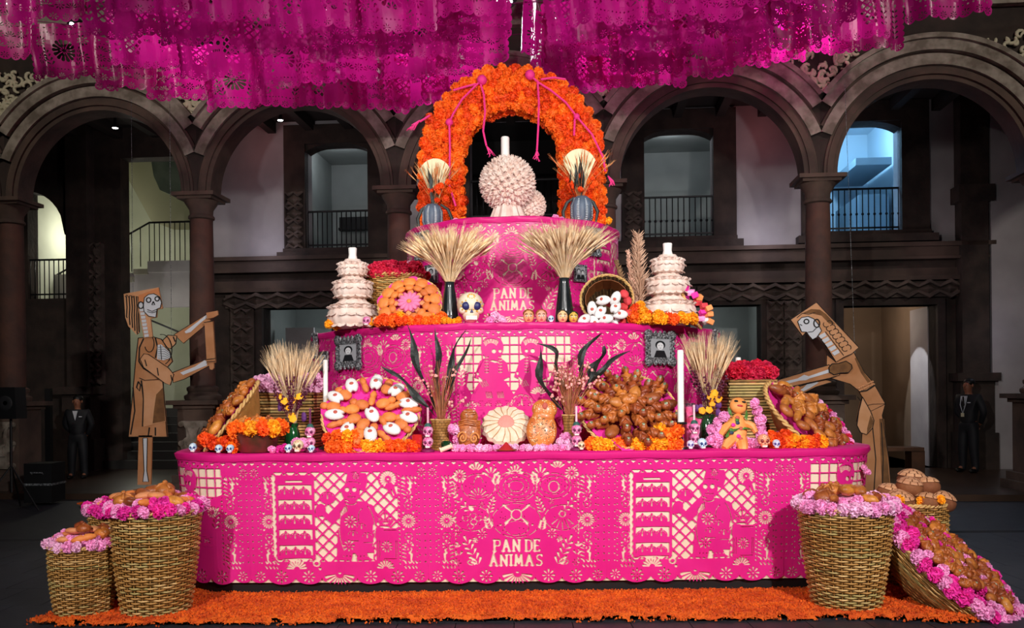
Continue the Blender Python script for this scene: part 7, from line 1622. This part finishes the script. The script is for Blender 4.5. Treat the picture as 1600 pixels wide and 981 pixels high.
# ------------------------------------------------------------------ hanging paper sheets
def banner_sheet(kind):
    w_, h_ = 128, 98; c = Cut(w_, h_, .9); hem = h_ - 8; c.rect(4, w_ - 4, -5, hem, True)
    for k in range(8): c.ell(8 + k*16, hem, 8.3, 7.5, True)
    for k in range(9):
        for x in (4, w_ - 4): c.ell(x, 6 + k*10.4, 3.6, 5.2, True)
    for k in range(11): c.poly([(8 + k*11, 6), (14 + k*11, 6), (11 + k*11, 9)])
    for k in range(8): c.flower(8 + k*16, hem, 5.5, 7)
    if kind == 0:
        c.flower(64, 46, 20, 14); c.flower(64, 46, 11, 9, inner=.3)
        for sx in (-1, 1): c.flower(64 + sx*38, 32, 10, 9); c.flower(64 + sx*38, 62, 10, 9); c.spray(64 + sx*22, 74, 64 + sx*30, 50, 4, 7)
        for k in range(20): c.ell(10 + k*5.7, 17 + 2*math.sin(k), 1.2); c.ell(10 + k*5.7, 79, 1.2)
    elif kind == 1:
        c.rect(26, 102, 16, 74); lattice(c, 26, 102, 16, 74, 11, 1.2); c.ell(64, 42, 15, 17, True); c.poly([(44, 74), (50, 56), (78, 56), (84, 74)], True)
        for sx in (-1, 1): c.ell(64 + sx*6, 40, 3.6); c.spray(64 + sx*50, 76, 64 + sx*50, 22, 6, 6)
        for k in range(5): c.rect(56 + k*3.4, 58 + k*3.4, 50, 54)
    else:
        for j in range(4):
            for k in range(7): (c.flower(14 + k*16.5, 22 + j*17, 7, 8) if (j + k) % 2 else c.fan(14 + k*16.5, 26 + j*17, 9, R(190), R(350), 6))
        for k in range(24): c.ell(8 + k*4.9, 13, 1)
    return c.mesh2d()
HANG = mat('magenta_plastic_sheet', '#cf1888', .32, var='#bd127e', vscale=1.5, trans=.35, spec=.6)
BSH = []
for kd in range(3):
    V, Fs = banner_sheet(kd)
    for v_ in range(2):
        s_ = .95/128; u = (V[:,0] - 64)*s_; z = -V[:,1]*s_; f_ = np.clip(-z/.7, 0, 1)
        y = (.035 + .03*f_)*np.sin(u*(9 + 4*v_) + kd*2 + v_) + .02*np.sin(u*23 + z*3 + kd) + .05*f_*math.sin(kd + v_); x = u*(1 - .05*f_) + .012*np.sin(z*8)
        me = bpy.data.meshes.new('paper_sheet'); me.from_pydata(np.column_stack([x, y, z]).tolist(), [], Fs); me.materials.append(HANG); me.update(); me.shade_smooth(); BSH.append(me)
rows = [('far row of hanging pink paper', 12.0, [(98, 122), (200, 140), (280, 156), (365, 170), (440, 168), (520, 168), (590, 172), (650, 166), (712, 150), (888, 130), (930, 142), (968, 134), (1022, 134), (1090, 122), (1150, 106), (1208, 96), (1282, 84), (1362, 76)]),
        ('third row of hanging pink paper', 10.9, [(2, 93), (230, 104), (335, 122), (440, 136), (545, 128), (650, 122), (735, 104), (905, 92), (1010, 112), (1115, 92), (1225, 76), (1335, 60)]),
        ('second row of hanging pink paper', 9.8, [(72, 34), (190, 58), (305, 66), (420, 84), (540, 92), (655, 88), (735, 60), (915, 62), (1030, 76), (1150, 54), (1270, 40), (1482, 27)]),
        ('nearest row of hanging pink paper', 8.9, [(220, 18), (350, 30), (480, 46), (610, 48), (720, 24), (960, 36), (1090, 30), (1215, 6)])]
ROPE = mat('thin_rope', '#7a1c5c', .8)
for lab, d, lst in rows:
    g = 'sheets in the ' + lab; tops = []
    for i, (px, py) in enumerate(lst):
        dd = d + jit(.12); p = W(px, py, dd); p.z += .95/128*98; yaw = jit(.2); s_ = 1.0
        o = put('paper_sheet', random.choice(BSH), None, p, (0, jit(.05), yaw), (s_, 1, s_)); tag(o, 'magenta cut-paper sheet in the ' + lab, 'paper sheet', g); tops.append(p)
    tp = sorted(tops, key=lambda q: q.x); rp_ = MB().tube([Vector((-9, d, tp[0].z + .3))] + [q + Vector((0, 0, .004)) for q in tp] + [Vector((9, d, tp[-1].z + .3))], .006, 4, cap=False).obj('rope', ROPE); tag(rp_, 'thin rope carrying the ' + lab, 'rope')
# two twisted sheets hanging edge-on by the middle gap
for (px, py, d, yaw, lab) in ((838, 100, 11.2, R(78), 'narrow magenta sheet hanging edge-on above the right of the flower arch'), (880, 128, 11.5, R(62), 'magenta sheet twisted sideways right of the middle gap')):
    p = W(px, py, d); p.z += .73; o = put('paper_sheet', BSH[1], None, p, (0, 0, yaw)); tag(o, lab, 'paper sheet'); MB().tube([(-.4, 0, 0), (0, 0, .1), (.4, 0, 0)], .006, 4).tube([(0, 0, .1), (0, 0, 2.5)], .006, 4).obj('hanging_string', ROPE, o)
# ------------------------------------------------------------------ make shared labels single out one thing each
ORD = 'first second third fourth fifth sixth seventh eighth ninth tenth eleventh twelfth thirteenth fourteenth fifteenth sixteenth seventeenth eighteenth nineteenth twentieth'.split()
ORD += ['twenty-' + q for q in ORD[:9]] + ['thirtieth'] + ['thirty-' + q for q in ORD[:9]] + ['fortieth'] + ['forty-' + q for q in ORD[:9]] + ['fiftieth']
bpy.context.view_layer.update()
byl = {}
for o in C.objects:
    if o.parent is None and o.get('category') and o.get('label'): byl.setdefault(o['label'], []).append(o)
for lab, os_ in byl.items():
    if len(os_) < 2: continue
    os_.sort(key=lambda o: o.matrix_world.translation.x / o.matrix_world.translation.y)
    for i, o in enumerate(os_):
        o['label'] = lab + (', leftmost' if i == 0 else ', rightmost' if i == len(os_) - 1 else ', %s from left' % ORD[i])
        if 'group' not in o: o['group'] = lab
